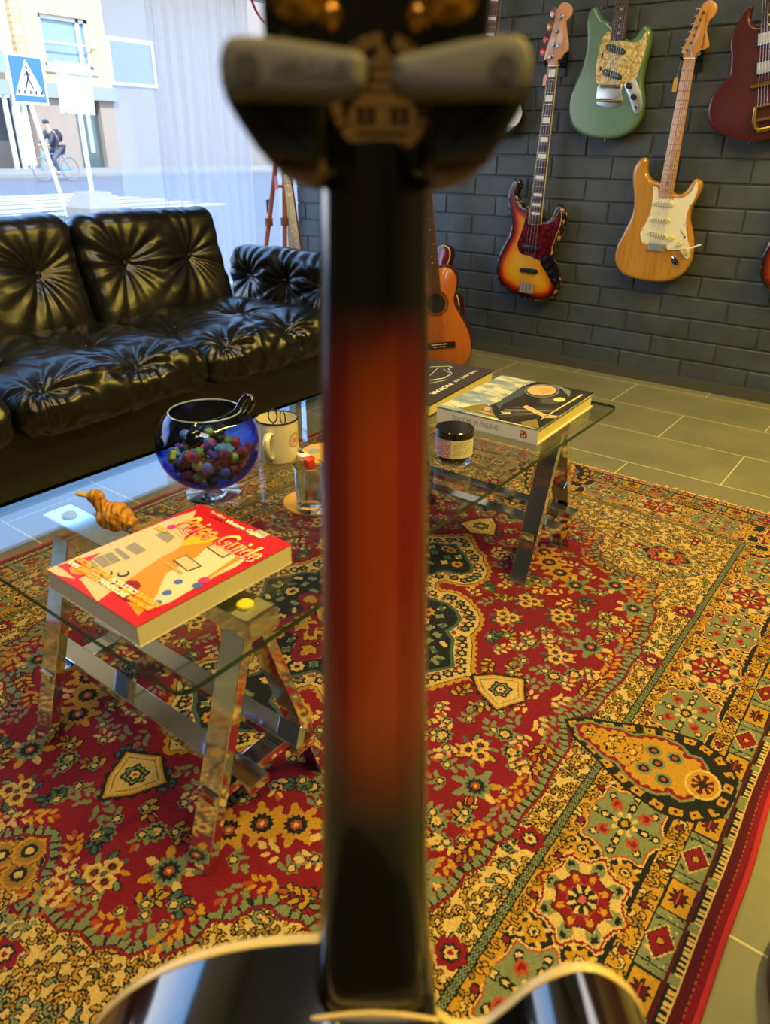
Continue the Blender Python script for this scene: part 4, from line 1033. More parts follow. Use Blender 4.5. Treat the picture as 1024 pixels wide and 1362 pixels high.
# ---- sunburst body at the right edge
fr = wall_frame(1040, 355)
P = lambda l, n=TH: fr.pts(l, 640, 0, 2.667, n)
lf = P([(1040, 835), (1024, 862), (1004, 905), (995, 960), (1002, 995), (1024, 1022), (1060, 1045), (1110, 1058)], 0)
ax0 = P([(1112, 1058)], 0)[0][0]
g = thing('electric_guitar', 'sunburst electric guitar, only its rim showing at the right edge beside the amber guitar', 'electric guitar', fr, 'electric guitars hanging on the brick wall')
up_ = [(lf[0][0]+.012, lf[0][1]+.06), (lf[0][0]+.002, lf[0][1]+.13), (lf[0][0]+.015, lf[0][1]+.19), (lf[0][0]+.05, lf[0][1]+.20), (lf[0][0]+.075, lf[0][1]+.165)]
hb = up_[::-1]+lf
body = smooth(hb+[(2*ax0-a, b) for a, b in hb[::-1]][1:], 5)
solid_body('body', body, TH, g, sunburst('brown_sunburst', [(0, '0c0908'), (.12, '1c0d0a'), (.25, '6a1c0e'), (.5, 'b0521a'), (1, 'c98a3a')], .006), .012)
bt_ = (ax0, lf[0][1]+.12); nt_ = (ax0, lf[0][1]+.56)
neck(g, bt_, nt_, .056, .042, TH+.001, TH+.007, RW, MAPLE, 21, .648)
obj('pickguard', MB().prism(smooth([(ax0-.05, lf[0][1]+.11), (ax0+.05, lf[0][1]+.11), (ax0+.07, lf[0][1]), (ax0+.06, lf[0][1]-.07), (ax0-.05, lf[0][1]-.05), (ax0-.07, lf[0][1]+.02)], 4), TH, TH+.0025, 0, 1), WHITEP, g)
obj('headstock', MB().prism(smooth([(ax0-.021, nt_[1]), (ax0-.045, nt_[1]+.05), (ax0-.04, nt_[1]+.15), (ax0, nt_[1]+.18), (ax0+.03, nt_[1]+.12), (ax0+.021, nt_[1])], 4), TH-.009, TH+.005, .001, 1), MAPLE, g)
hanger('guitar_hook', fr, nt_[0], nt_[1]+.02, 'black padded wall hook holding the sunburst guitar at the right edge')

# ---- black guitar mostly hidden behind the near headstock
fr = wall_frame(650, 140)
P = lambda l, n=TH: fr.pts(l, 0, 0, 1, n)
g = thing('electric_guitar', 'black electric guitar with white guard, mostly hidden behind the near headstock', 'electric guitar', fr, 'electric guitars hanging on the brick wall')
bt_ = P([(650, 62)])[0]; dn = Vector(P([(658, 0)])[0])-Vector(P([(650, 58)])[0]); dn.normalize(); nt_ = tuple(Vector(bt_)+dn*.44)
body = smooth(P([(646, 182), (622, 178), (606, 160), (604, 130), (616, 100), (615, 70), (622, 50), (632, 52), (640, 68), (655, 70), (668, 58), (680, 44), (686, 55), (682, 80), (680, 100), (692, 122), (699, 145), (694, 168), (676, 182)], 0), 5)
solid_body('body', body, TH, g, M('0b0b0c', .15, coat=.6), .01)
obj('pickguard', MB().prism(smooth(P([(640, 72), (665, 72), (681, 62), (680, 90), (680, 110), (690, 135), (694, 152), (684, 168), (664, 164), (640, 150), (628, 110)]), 4), TH, TH+.0025, 0, 1), M('d8d8dc', .2), g)
neck(g, bt_, nt_, .058, .042, TH+.001, TH+.007, M('5a2f28', .4), MAPLE, 20, .7, blocks=(1, 3, 5, 7, 9, 12, 15, 17, 19))
obj('headstock', MB().prism(smooth([(nt_[0]-.021, nt_[1]), (nt_[0]-.045, nt_[1]+.05), (nt_[0]-.03, nt_[1]+.15), (nt_[0]+.01, nt_[1]+.18), (nt_[0]+.04, nt_[1]+.12), (nt_[0]+.021, nt_[1])], 4), TH-.009, TH+.005, .001, 1), MAPLE, g)
strings(g, P([(646, 150)])[0], nt_, .055, .036, TH+.0125, TH+.009, 4)
hanger('guitar_hook', fr, nt_[0], nt_[1]+.02, 'black padded wall hook holding the half-hidden black guitar')
# ------------------------------------------------------------------ guitars standing on the floor in the corner
def acoustic(fr, half, axis_mid, th, top_mat, side_mat, name, label, hole=None, bridge_at=None, nb=None, nt=None, rose=True, group=None, board=None, frets=18, binding=None):
    """half: right-hand outline (a,b) from the neck joint down to the tail, mirrored about axis; depth goes behind n=0"""
    g = thing(name, label, 'acoustic guitar', fr, group)
    A, B_ = Vector(axis_mid[0]), Vector(axis_mid[1]); d = (A-B_).normalized()       # A upper, B lower
    def mir(q): v = Vector(q)-B_; t_ = d*v.dot(d); return tuple(B_+t_-(v-t_))
    ol = smooth(half+[mir(q) for q in half[::-1]], 5)
    if area2(ol) < 0: ol = ol[::-1]
    obj('sides', MB().prism(ol, -th, -.0025, .004, 2), side_mat, g, ang=50)
    obj('soundboard', MB().prism(inset(ol, .0015), -.0025, 0, .0005, 1, rb=0), top_mat, g, ang=50)
    if binding: obj('binding', MB().prism(inset(ol, -.0012), -.006, -.0004, .0004, 1), binding, g, ang=50); 
    if hole:
        obj('soundhole', MB().lathe([(0, .0006), (.046, .0006)], 40, (*hole, 0)), M('120a06', .8), g)
        ring = MB()
        for r0, r1 in ((.0485, .0505), (.053, .058), (.0605, .062)): ring.lathe([(r0, .0007), (r1, .0007)], 48, (*hole, 0))
        obj('rosette', ring, M('3a2412', .4), g)
    if bridge_at:
        c = Vector(bridge_at); ang = math.atan2(-d.x, d.y); br_ = MB().box((*c, .004), (.155, .028, .008), ang)
        bo = obj('bridge', br_, M('17110e', .35), g, smooth_=False)
        obj('saddle', MB().box((*(c+d*.006), .009), (.075, .003, .004), ang+.03), M('e4dcc4', .4), bo)
        pn = MB(); p = Vector((-d.y, d.x))
        for i in range(6): q = c-d*.006+p*(i-2.5)*.0105; pn.ball((*q, .009), .0028, 8)
        obj('bridge_pins', pn, M('e4dcc4', .4), bo, kind='stuff')
    neck(g, nb, nt, .055, .046, .0005, .006, board or M('2c1a12', .4, var=.2), M('6a3c20', .35), frets, .63, dotmat=M('d8c878', .4))
    dn_ = (Vector(nt)-Vector(nb)).normalized(); p = Vector((-dn_.y, dn_.x)); n_ = Vector(nt)
    hs = [tuple(n_+dn_*y+p*x) for x, y in ((.022, 0), (.034, .03), (.036, .17), (.02, .178), (-.02, .178), (-.036, .17), (-.034, .03), (-.022, 0))]
    hd = obj('headstock', MB().prism(hs, -.012, .003, .001, 1), M('4a2a18', .35), g)
    for i in range(3):
        for s_ in (-1, 1):
            c = n_+dn_*(.05+.045*i); t_ = obj('tuner', MB().tube([(*(c+p*s_*.018), -.006), (*(c+p*s_*.045), -.006)], .002, 6).lathe([(0, .008), (.003, .008), (.003, 0)], 8, (*(c+p*s_*.018), .003)), STEEL, hd)
            obj('peg', MB().ball((*(c+p*s_*.05), -.006), .009, 8, (.6, 1, .4)), WHITEP, t_)
    if bridge_at: strings(g, tuple(Vector(bridge_at)), nt, .054, .036, .0115, .008, 6)
    return g
YA = 2.90
o = ony(585, 405, YA); fr = Fr(o, (.90, .44, 0), (0, .0, 1))
P = lambda l, n=0: fr.pts(l, 570, 180, 4.54, n)
half = P([(64, 800), (95, 795), (125, 802), (152, 825), (170, 875), (165, 935), (153, 985), (160, 1030), (188, 1082), (225, 1150), (250, 1220), (256, 1290), (243, 1345), (205, 1395), (150, 1420), (95, 1428)])
cedar = wood('orange_cedar', 'a4521a', 'bf6a26', .3, (60, 2, 60), .4)
acoustic(fr, half, (P([(30, 870)])[0], P([(82, 1430)])[0]), .098, cedar, M('4a2412', .3), 'acoustic_guitar', 'orange cedar-top acoustic guitar with dark bridge standing on the floor against the brick wall',
         hole=P([(44, 1015)])[0], bridge_at=P([(66, 1268)])[0], nb=P([(40, 948)])[0], nt=P([(-25, 210)])[0], board=M('5a3a22', .45, var=.2), group='guitars standing in the corner')
o = ony(590, 365, 3.10); fr = Fr(o, (1, 0, 0), (0, .04, 1))
P = lambda l, n=0: fr.pts(l, 570, 180, 4.54, n)
half = P([(40, 735), (58, 680), (90, 664), (122, 685), (127, 735), (108, 800), (112, 880), (140, 950), (170, 968), (183, 1030), (182, 1090), (176, 1150), (165, 1210), (130, 1262), (80, 1290), (50, 1296)])
acoustic(fr, half, (P([(20, 760)])[0], P([(30, 1296)])[0]), .05, M('6e1420', .2, coat=.6), M('3a0a10', .3), 'semi_acoustic_guitar', 'dark red cutaway guitar with cream binding standing behind the orange acoustic guitar',
         nb=P([(20, 770)])[0], nt=P([(-20, 330)])[0], binding=M('d8cf9c', .4), group='guitars standing in the corner')
# guitar whose neck rises behind the sofa arm
YN = 2.70
o = ony(396, 338, YN); fr = Fr(o, (1, 0, 0), (0, .10, 1))
P = lambda l, n=0: fr.pts(l, 330, 220, 7.564, n)
nb_, nt_ = P([(505, 905)])[0], P([(378, -30)])[0]
dn_ = (Vector(nt_)-Vector(nb_)).normalized(); pp = Vector((-dn_.y, dn_.x))
zb = fr.o.z
half = [tuple(Vector(nb_)-dn_*y-pp*x) for x, y in ((.03, -.005), (.08, .0), (.118, .03), (.125, .08), (.105, .14), (.11, .19), (.16, .26), (.178, .33), (.165, .385), (.12, .415), (.05, .425))]
acoustic(fr, half, (nb_, tuple(Vector(nb_)-dn_*.4)), .095, M('7a1c1c', .3, coat=.5), M('3a0c0c', .3), 'acoustic_guitar', 'guitar with brown fretboard and yellow dots rising behind the right sofa arm',
         hole=tuple(Vector(nb_)-dn_*.06), bridge_at=tuple(Vector(nb_)-dn_*.26), nb=nb_, nt=nt_, board=M('6a3c26', .45, var=.2), frets=19, group='guitars standing in the corner')
# wooden display stand behind it
ys = 2.86
a0_, a1_ = ony(366, 225, ys), ony(350, 360, ys); b0_, b1_ = ony(378, 225, ys+.05), ony(379, 360, ys+.05)
st = thing('guitar_stand', 'pink-brown wooden post stand with clamp collars beside the curtain', 'guitar stand', (a1_.x, ys, 0))
RS = M('b06a5c', .4, var=.1)
L_ = lambda v: Vector(v)-Vector((a1_.x, ys, 0))
for t0_, t1_ in ((a0_, a1_), (b0_, b1_)):
    dv = (Vector(t1_)-Vector(t0_)).normalized(); ft = Vector(t1_)+dv*(t1_.z/(-dv.z)); tp = Vector(t0_)-dv*.35
    po = obj('post', MB().tube([L_(tp), L_(t0_), L_(t1_), L_(ft)], [.011, .013, .0125, .012], 12), RS, st)
    cc = Vector(t0_)+(Vector(t1_)-Vector(t0_))*.5
    obj('collar', MB().tube([L_(cc+Vector((0, 0, .02))), L_(cc-Vector((0, 0, .02)))], .021, 14), M('8a5248', .4), po)
obj('crossbar', MB().tube([L_(a0_)+Vector((0, 0, -.08)), L_(b0_)+Vector((0, 0, -.08))], .007, 8), RS, st)
cl = Vector(a0_)*.65+Vector(a1_)*.35
obj('clip', MB().box(L_(cl)+Vector((-.016, 0, 0)), (.012, .02, .065)), BLACKP, st)
o_ = ony(367, 236, 2.80); tg = thing('price_tag', 'small pink paper tag hanging on the wooden stand by the curtain', 'tag', Matrix.Translation(o_))
obj('card', MB().prism([(-.012, 0), (-.005, .008), (.006, .008), (.012, 0), (.012, -.055), (-.012, -.055)], 0, .0008).xf(Matrix(((1, 0, 0, 0), (0, 0, -1, 0), (0, 1, 0, 0), (0, 0, 0, 1)))), M('f0909a', .7), tg)
obj('cord', MB().tube([(0, 0, .006), (.004, .02, .03), (-.004, .06, .05)], .0006, 5), M('c8a0a0', .8), tg)

# ------------------------------------------------------------------ curtain and round window sign
def sheer():
    t = NT('sheer_voile'); co = t.co()
    wv = t.n('ShaderNodeTexWave'); wv.inputs['Scale'].default_value = 110; wv.inputs['Distortion'].default_value = 1.5; wv.wave_profile = 'SIN'; wv.bands_direction = 'Z'; t.set(wv, 'Vector', co)
    tr = t.n('ShaderNodeBsdfTransparent'); tl = t.n('ShaderNodeBsdfTranslucent'); t.set(tl, 0, (.82, .84, .88)); df = t.n('ShaderNodeBsdfDiffuse'); t.set(df, 0, (.8, .81, .84))
    m1 = t.n('ShaderNodeMixShader'); m1.inputs[0].default_value = .4; t.t.links.new(tl.outputs[0], m1.inputs[1]); t.t.links.new(df.outputs[0], m1.inputs[2])
    m2 = t.n('ShaderNodeMixShader'); t.set(m2, 0, t.math('MULTIPLY_ADD', wv.outputs['Fac'], .08, .46)); t.t.links.new(tr.outputs[0], m2.inputs[1]); t.t.links.new(m1.outputs[0], m2.inputs[2])
    t.t.links.new(m2.outputs[0], t.out.inputs[0]); return t.mat
SH = sheer()
cur = thing('sheer_curtain', 'white sheer curtain hanging in soft folds at the right part of the window', 'curtain', (-3.04, 2.5, 0))
yL, yM, yR = onx(134, 0, -3.04).y, onx(187, 0, -3.04).y, onx(322, 0, -3.04).y
def drape(y0, y1, amp, freq, dx, n=160, zt=1.62):
    mb = MB(); rows = 14; vs = []
    for j in range(rows+1):
        z = .02+(zt-.02)*j/rows
        for i in range(n+1):
            s_ = i/n; y = y0+(y1-y0)*s_ - (0.01*math.sin(z*3)); k = .6+.4*math.sin(z*2+s_*4)
            vs.append((dx+amp*k*math.sin(freq*s_+.5*math.sin(z*2.2))+amp*.35*math.sin(freq*2.3*s_+z), y-2.5, z))
    fs = [(j*(n+1)+i, j*(n+1)+i+1, (j+1)*(n+1)+i+1, (j+1)*(n+1)+i) for j in range(rows) for i in range(n)]
    return mb.add(vs, fs)
obj('panel', drape(yL, yM+.03, .003, 5, -.015, 40), SH, cur)
obj('panel', drape(yM, yR, .022, 46, .0), SH, cur)
obj('rod', MB().tube([(0, -3.4, 1.625), (0, .72, 1.625)], .009, 10), M('d8d8d8', .3), cur)
o_ = onx(362, -14, -3.05); rs_ = thing('round_window_sign', 'round hanging sign with a thin red ring and yellow centre behind the near headstock', 'sign', Matrix.Translation(o_))
RY = Matrix.Rotation(PI/2, 3, 'Y')
obj('ring', MB().lathe([(.150, -.004), (.158, -.004), (.158, .004), (.150, .004)], 48, (0, 0, 0), RY, True), M('c01824', .4), rs_)
obj('disc', MB().lathe([(0, .004), (.062, .004), (.062, -.004), (0, -.004)], 40, (0, 0, 0), RY), M('e0b020', .4), rs_)
obj('wire', MB().tube([(0, 0, .062), (0, 0, .15)], .001, 5), STEEL, rs_); obj('wire', MB().tube([(0, 0, .158), (0, 0, 1.62-o_.z)], .001, 5), STEEL, rs_)

# ------------------------------------------------------------------ the street outside
t = NT('asphalt'); n = t.noise(.6, 6, .7, t.co()); n2 = t.noise(60, 2, .6, t.co())
asp = t.pbr(t.mix(t.math('ADD', t.math('MULTIPLY', n, .7), t.math('MULTIPLY', n2, .3)), lin('4c4c4e'), lin('626161')), .85)
ZG = -.15
struct('ground', MB().box((-23.3, 8, ZG-.1), (40, 70, .2)), asp, smooth_=False)
BX = -33.0
pave = MB().box((-30.2, 10, -.09), (6.4, 66, .12)); struct('ground_pavement', pave, M('7d7a74', .8, var=.08, vs=2), smooth_=False)
pave2 = MB().box((-4.3, 8, -.10), (1.9, 66, .1)); struct('ground_near_pavement', pave2, M('6e6d6a', .8, var=.08, vs=2), smooth_=False)
for i in range(6):
    x = -12.7-i*.95
    tag(obj('crossing_stripe', MB().box((x, 8.6, ZG+.003), (.5, 4.6, .006)), M('b8b6b0', .7, var=.03, vs=3), smooth_=False), 'white painted zebra crossing stripe on the road outside the window', 'road marking', 'zebra crossing stripes')
FB = lambda px, py: (lambda v: (v.y, v.z))(onx(px, py, BX))
def fquad(pts, d0, d1, mb=None):
    mb = mb or MB(); k = len(pts); vs = [(BX+d0, y, z) for y, z in pts]+[(BX+d1, y, z) for y, z in pts]
    return mb.add(vs, [tuple(range(k)), tuple(range(k, 2*k))[::-1]]+[(i, (i+1) % k, k+(i+1) % k, k+i) for i in range(k)])
def rect(p0, p1, d0, d1, mb=None):
    (y0, z0), (y1, z1) = FB(*p0), FB(*p1); return fquad([(y0, z0), (y1, z0), (y1, z1), (y0, z1)], d0, d1, mb)
t = NT('cream_tiles'); co = t.co(); mp = t.n('ShaderNodeMapping'); t.set(mp, 0, co); mp.inputs['Rotation'].default_value = (PI/2, 0, PI/2)
sx_ = t.n('ShaderNodeSeparateXYZ'); t.set(sx_, 0, co); cb = t.n('ShaderNodeCombineXYZ'); t.set(cb, 0, sx_.outputs[1]); t.set(cb, 1, sx_.outputs[2])
b_ = t.n('ShaderNodeTexBrick'); t.set(b_, 'Vector', cb); b_.offset = 0
for k, v in {'Scale': 1.0, 'Mortar Size': .016, 'Brick Width': .52, 'Row Height': .23}.items(): b_.inputs[k].default_value = v
t.set(b_, 'Color1', lin('b39c72')); t.set(b_, 'Color2', lin('bba67e')); t.set(b_, 'Mortar', lin('8a7656')); TILE = t.pbr(b_.outputs[0], .6)
bl = thing('building', 'cream tiled apartment building with shop windows across the street', 'building', (BX, 18, 0))
def bpart(nm, mb, m, par=None, **k):
    M_ = Matrix.Translation((-BX, -18, 0)); mb.xf(M_); return obj(nm, mb, m, par or bl, smooth_=False, **k)
yR_, zR_ = FB(141, 60); yLl = FB(22, 60)[0]; zb_ = FB(80, 112)[1]; zt_ = 13.5
w0, w1 = FB(50.5, 20), FB(116, 88)                                   # window rectangle
wy0, wy1, wz1, wz0 = FB(56, 55)[0], FB(121, 60)[0], FB(85, 22)[1], FB(90, 90)[1]
wall = MB()
fquad([(yLl, zb_), (wy0, zb_), (wy0, zt_), (yLl, zt_)], 0, -.4, wall); fquad([(wy1, zb_), (yR_, zb_), (yR_, zt_), (wy1, zt_)], 0, -.4, wall)
fquad([(wy0, zb_), (wy1, zb_), (wy1, wz0), (wy0, wz0)], 0, -.4, wall); fquad([(wy0, wz1), (wy1, wz1), (wy1, wz1+1.2), (wy0, wz1+1.2)], 0, -.4, wall)
fquad([(wy0, wz1+3.4), (wy1, wz1+3.4), (wy1, zt_), (wy0, zt_)], 0, -.4, wall)
bpart('tiled_wall', wall, TILE)
for dz in (0, wz1-wz0+1.2-.0):
    za, zc = wz0+dz, (wz1 if dz == 0 else wz1+3.4)
    f_ = MB(); ys_ = wy0+(wy1-wy0)*.80
    for y_ in (wy0+.07, ys_, wy1-.07): fquad([(y_-.07, za), (y_+.07, za), (y_+.07, zc), (y_-.07, zc)], -.12, -.22, f_)
    for z_ in (za+.07, zc-.07): fquad([(wy0, z_-.07), (wy1, z_-.07), (wy1, z_+.07), (wy0, z_+.07)], -.12, -.22, f_)
    fo = bpart('window', f_, M('b6b8b8', .5)); bpart('pane', fquad([(wy0, za), (wy1, za), (wy1, zc), (wy0, zc)], -.24, -.26), M('6f8488', .08, var=.25, vs=.6), fo)
    bpart('sill', fquad([(wy0-.1, za-.22), (wy1+.1, za-.22), (wy1+.1, za), (wy0-.1, za)], .1, -.1), M('8f989e', .5), fo)
    bpart('guard_rail', fquad([(wy0-.1, za+.85), (wy1+.15, za+.85), (wy1+.15, za+.9), (wy0-.1, za+.9)], .1, .06), M('d8dcde', .4), fo)
zf1 = zb_; zf0 = FB(80, 131)[1]
bpart('fascia', fquad([(yLl-9, zf0), (yR_+.1, zf0), (yR_+.1, zf1), (yLl-9, zf1)], .25, -.4), M('7c8287', .5), None)
bpart('side_wall', fquad([(yR_, -.1), (yR_+14, -.1), (yR_+14, zt_), (yR_, zt_)], -1.5, -2), M('80766c', .7, vs=1))
wn = bpart('window', fquad([(yR_+1.0, wz0-.4), (yR_+3.6, wz0-.4), (yR_+3.6, wz1-.3), (yR_+1.0, wz1-.3)], -1.4, -1.5), M('dadcde', .5)); bpart('pane', fquad([(yR_+1.15, wz0-.25), (yR_+3.45, wz0-.25), (yR_+3.45, wz1-.45), (yR_+1.15, wz1-.45)], -1.36, -1.4), M('64748a', .1), wn)
# ground floor: stone piers, dark shop fronts
yy = [FB(x, 180)[0] for x in (-60, 44, 60, 76, 92, 146, 168)]
bpart('shop_front', fquad([(yLl-9, -.1), (yy[1], -.1), (yy[1], zf0), (yLl-9, zf0)], -1.3, -1.5), M('4e4a48', .5, var=.2, vs=1))
for a, b in ((yy[1]+.2, yy[2]+1.6), (yy[5]-.3, yR_+.9)): bpart('pier', fquad([(a, -.1), (b, -.1), (b, zf0), (a, zf0)], 0, -.5), M('8a7b6c', .7, vs=1))
s0, s1 = yy[2]+1.6, yy[5]-.3
sw = bpart('shop_window', fquad([(s0, -.1), (s1, -.1), (s1, zf0), (s0, zf0)], -.3, -.35), M('3f4f50', .1))
pz0, pz1 = FB(110, 203)[1], FB(110, 145)[1]
bpart('poster', fquad([(s0+.9, pz0), (s1-.6, pz0), (s1-.6, pz1), (s0+.9, pz1)], -.27, -.29), M('94a8b0', .5), sw)
for i in range(3):
    y_ = FB(6+i*14, 150)[0]; bpart('post', fquad([(y_, -.1), (y_+.14, -.1), (y_+.14, zf0), (y_, zf0)], .1-i*.2, -i*.2-.04), M('c9cdd0', .4))
bal = fquad([(yLl-9, FB(10, 97)[1]), (yLl-.2, FB(10, 97)[1]), (yLl-.2, FB(10, 70)[1]), (yLl-9, FB(10, 70)[1])], .1, .04); bpart('balcony', bal, M('72857e', .15))
bpart('recess_wall', fquad([(yLl-9, zf1), (yLl, zf1), (yLl, zt_), (yLl-9, zt_)], -1.3, -1.5), M('7c7062', .7, vs=1))
bpart('downpipe', MB().tube([(BX+.12, yLl+.5, zb_), (BX+.12, yLl+.5, zt_)], .07, 8), M('b9b9bb', .5))

# pedestrian crossing sign
d_ = ray(37, 106); oc = CAM+d_.normalized()*13.2
base = onz(92, 292, ZG)
up_ = (oc-base).normalized()
frs = Fr(oc, (-.2, .98, 0), (up_.x*.6, up_.y*.6, 1)); frs = Fr(oc, frs.x-frs.y*0.0, frs.y)
sg = thing('crossing_sign', 'leaning blue pedestrian crossing sign on a thin post outside the window', 'road sign', Matrix.Translation(base))
inv = Matrix.Translation(-base) @ frs.mat()
def sgp(nm, mb, m, par): mb.xf(inv); return obj(nm, mb, m, par, smooth_=False)
pt = obj('post', MB().tube([(0, 0, 0), tuple(oc-base-frs.y*.32-frs.n*.03), tuple(oc-base+frs.y*.2-frs.n*.03)], .03, 10), M('b9bcc0', .4), sg)
bo_ = sgp('board', MB().prism([(-.31, -.31), (.31, -.31), (.31, .31), (-.31, .31)], -.012, 0), M('e8eaec', .4), sg)
sgp('blue_field', MB().prism([(-.285, -.285), (.285, -.285), (.285, .285), (-.285, .285)], 0, .003), M('1f5ea6', .35), bo_)
sgp('white_triangle', MB().prism([(-.25, -.2), (.25, -.2), (0, .25)], .003, .006), M('eef0f2', .35), bo_)
pd = MB(); k_ = .0062
pd.lathe([(0, .009), (.026, .009)], 14, (-.005, .145, 0))
for pts, w_ in ((((-.005, .11), (.0, .0)), .045), (((-.005, .1), (-.07, .04)), .02), (((0, .1), (.06, .035)), .02), (((0, .02), (-.07, -.12)), .03), (((0, .02), (.075, -.12)), .03)):
    a, b = Vector(pts[0]), Vector(pts[1]); q = (b-a).normalized(); p = Vector((-q.y, q.x))*w_/2; pd.prism([tuple(a-p), tuple(b-p), tuple(b+p), tuple(a+p)], .006, .009)
for i in range(5): x = -.2+.1*i-.02; pd.prism([(x, -.185), (x+.04, -.185), (x+.05, -.13), (x+.015, -.13)], .006, .0085)
sgp('pedestrian_symbol', pd, M('1c1f24', .5), bo_)
# second post, seen from behind
b2 = onz(127, 284, ZG); t2_ = CAM+ray(97, 92).normalized()*14.4
s2 = thing('road_sign', 'pale green back of a road sign on a thin post beside the crossing sign', 'road sign', Matrix.Translation(b2))
obj('post', MB().tube([(0, 0, 0), tuple(t2_-b2)], .035, 10), M('cdd2d6', .4), s2)
f2 = Fr(CAM+ray(101, 118).normalized()*14.35, (-.2, .98, 0), (t2_-b2)); mb = MB().prism([(-.36, -.36), (.36, -.36), (.36, .36), (-.36, .36)], -.01, 0); mb.xf(Matrix.Translation(-b2) @ f2.mat())
pl_ = obj('plate', mb, M('a3b496', .5), s2, smooth_=False)
mb = MB().prism([(-.30, -.34), (-.24, -.34), (-.24, .34), (-.30, .34)], 0, .02).prism([(-.36, .2), (.36, .2), (.36, .24), (-.36, .24)], .0, .015); mb.xf(Matrix.Translation(-b2) @ f2.mat()); obj('bracket', mb, M('c9d0a0', .5), pl_, smooth_=False)
cb_ = onz(129, 293, ZG)
blk = MB(); sq = [(-.34, -.3), (.34, -.3), (.34, .3), (-.34, .3)]
vs = [(a, b, 0) for a, b in sq]+[(a, b, .2) for a, b in sq]+[(a*.6, b*.6, .42) for a, b in sq]
blk.add(vs, [(0, 1, 2, 3)[::-1], (8, 9, 10, 11)]+[(i, (i+1) % 4, 4+(i+1) % 4, 4+i) for i in range(4)]+[(4+i, 4+(i+1) % 4, 8+(i+1) % 4, 8+i) for i in range(4)])
o = obj('concrete_block', blk, M('7f7a70', .8, var=.1, vs=8, bmp=.3), smooth_=False); o.location = cb_; tag(o, 'grey concrete block on the street at the foot of the road signs', 'concrete block')
# cyclist
cb0 = onz(78, 241, ZG); fc = Fr(cb0, (-.12, 1, 0), (0, 0, 1))
bk = thing('bicycle', 'blue bicycle ridden along the street outside the window', 'bicycle', fc)
for a in (-.53, .53):
    wmb = MB(); R_ = Matrix(((1, 0, 0), (0, 0, 1), (0, 1, 0))).inverted()
    wmb.lathe([(.335+.02*math.cos(q), .02*math.sin(q)) for q in [2*PI*k/8 for k in range(8)]], 40, (0, 0, 0), None, True)
    for k in range(14): q = 2*PI*k/14; wmb.tube([(0, 0, 0), (.33*math.cos(q), .33*math.sin(q), 0)], .003, 4)
    wo = obj('wheel', wmb, M('6d6f72', .5), bk); wo.location = (a, .355, 0)
BLU = M('3f8fc4', .4)
fmb = MB()
for a, b in (((.53, .355), (.10, .33)), ((.10, .33), (.22, .85)), ((.22, .85), (.53, .355)), ((.10, .33), (-.36, .78)), ((.19, .74), (-.38, .84)), ((-.38, .88), (-.53, .355))): fmb.tube([(*a, 0), (*b, 0)], .02, 8)
obj('frame', fmb, BLU, bk); obj('handlebar', MB().tube([(-.38, .88, 0), (-.36, 1.0, 0)], .014, 6).tube([(-.25, 1.03, -.25), (-.38, 1.0, -.12), (-.38, 1.0, .12), (-.25, 1.03, .25)], .013, 6), BLACKP, bk)
obj('saddle', MB().tube([(.32, .93, 0), (.2, .94, 0), (.08, .92, 0)], [.07, .06, .025], 8, flat=.5), BLACKP, bk)
obj('crank', MB().tube([(.10, .33, .06), (.02, .2, .09), (.02, .2, .16)], .012, 6).tube([(.10, .33, -.06), (.18, .46, -.09), (.18, .46, -.16)], .012, 6), STEEL, bk)
def skin(name, V_, E_, R_, mat, parent, sub=2):
    me = bpy.data.meshes.new(name); me.from_pydata(V_, E_, []); me.materials.append(mat)
    o = bpy.data.objects.new(name, me); COL.objects.link(o); o.parent = parent
    sk = o.modifiers.new('skin', 'SKIN'); sk.use_smooth_shade = True
    for v, r in zip(me.skin_vertices[0].data, R_): v.radius = (r, r)
    me.skin_vertices[0].data[0].use_root = True
    s_ = o.modifiers.new('sub', 'SUBSURF'); s_.levels = s_.render_levels = sub; return o
pr = thing('person', 'cyclist in a dark jacket and cap riding leftwards across the street outside', 'person', fc)
J = {'pel': (.2, .98, 0), 'sp': (.13, 1.18, 0), 'ch': (.03, 1.38, 0), 'nk': (-.05, 1.50, 0), 'hd': (-.09, 1.60, 0), 'top': (-.10, 1.70, 0)}
for s_, n in ((1, 'l'), (-1, 'r')):
    J['sh'+n] = (.0, 1.41, .17*s_); J['el'+n] = (-.17, 1.2, .22*s_); J['wr'+n] = (-.29, 1.06, .22*s_); J['ha'+n] = (-.35, 1.02, .2*s_)
    J['hp'+n] = (.2, .94, .09*s_)
J['knl'] = (-.12, .66, .12); J['anl'] = (.02, .28, .12); J['tol'] = (-.1, .22, .12); J['knr'] = (-.16, .86, -.12); J['anr'] = (.12, .52, -.12); J['tor'] = (.02, .47, -.12)
RJ = dict(pel=.13, sp=.12, ch=.14, nk=.055, hd=.085, top=.075, sh=.06, el=.042, wr=.03, ha=.035, hp=.085, kn=.06, an=.04, to=.035)
keys = list(J); ix = {k: i for i, k in enumerate(keys)}
ED = [('pel', 'sp'), ('sp', 'ch'), ('ch', 'nk'), ('nk', 'hd'), ('hd', 'top')]+[e_ for n in 'lr' for e_ in (('ch', 'sh'+n), ('sh'+n, 'el'+n), ('el'+n, 'wr'+n), ('wr'+n, 'ha'+n), ('pel', 'hp'+n), ('hp'+n, 'kn'+n), ('kn'+n, 'an'+n), ('an'+n, 'to'+n))]
gr = lambda k: RJ[k] if k in RJ else RJ[k[:2]]
skin('body', [J[k] for k in keys], [(ix[a], ix[b]) for a, b in ED], [gr(k) for k in keys], M('c08e74', .6), pr)
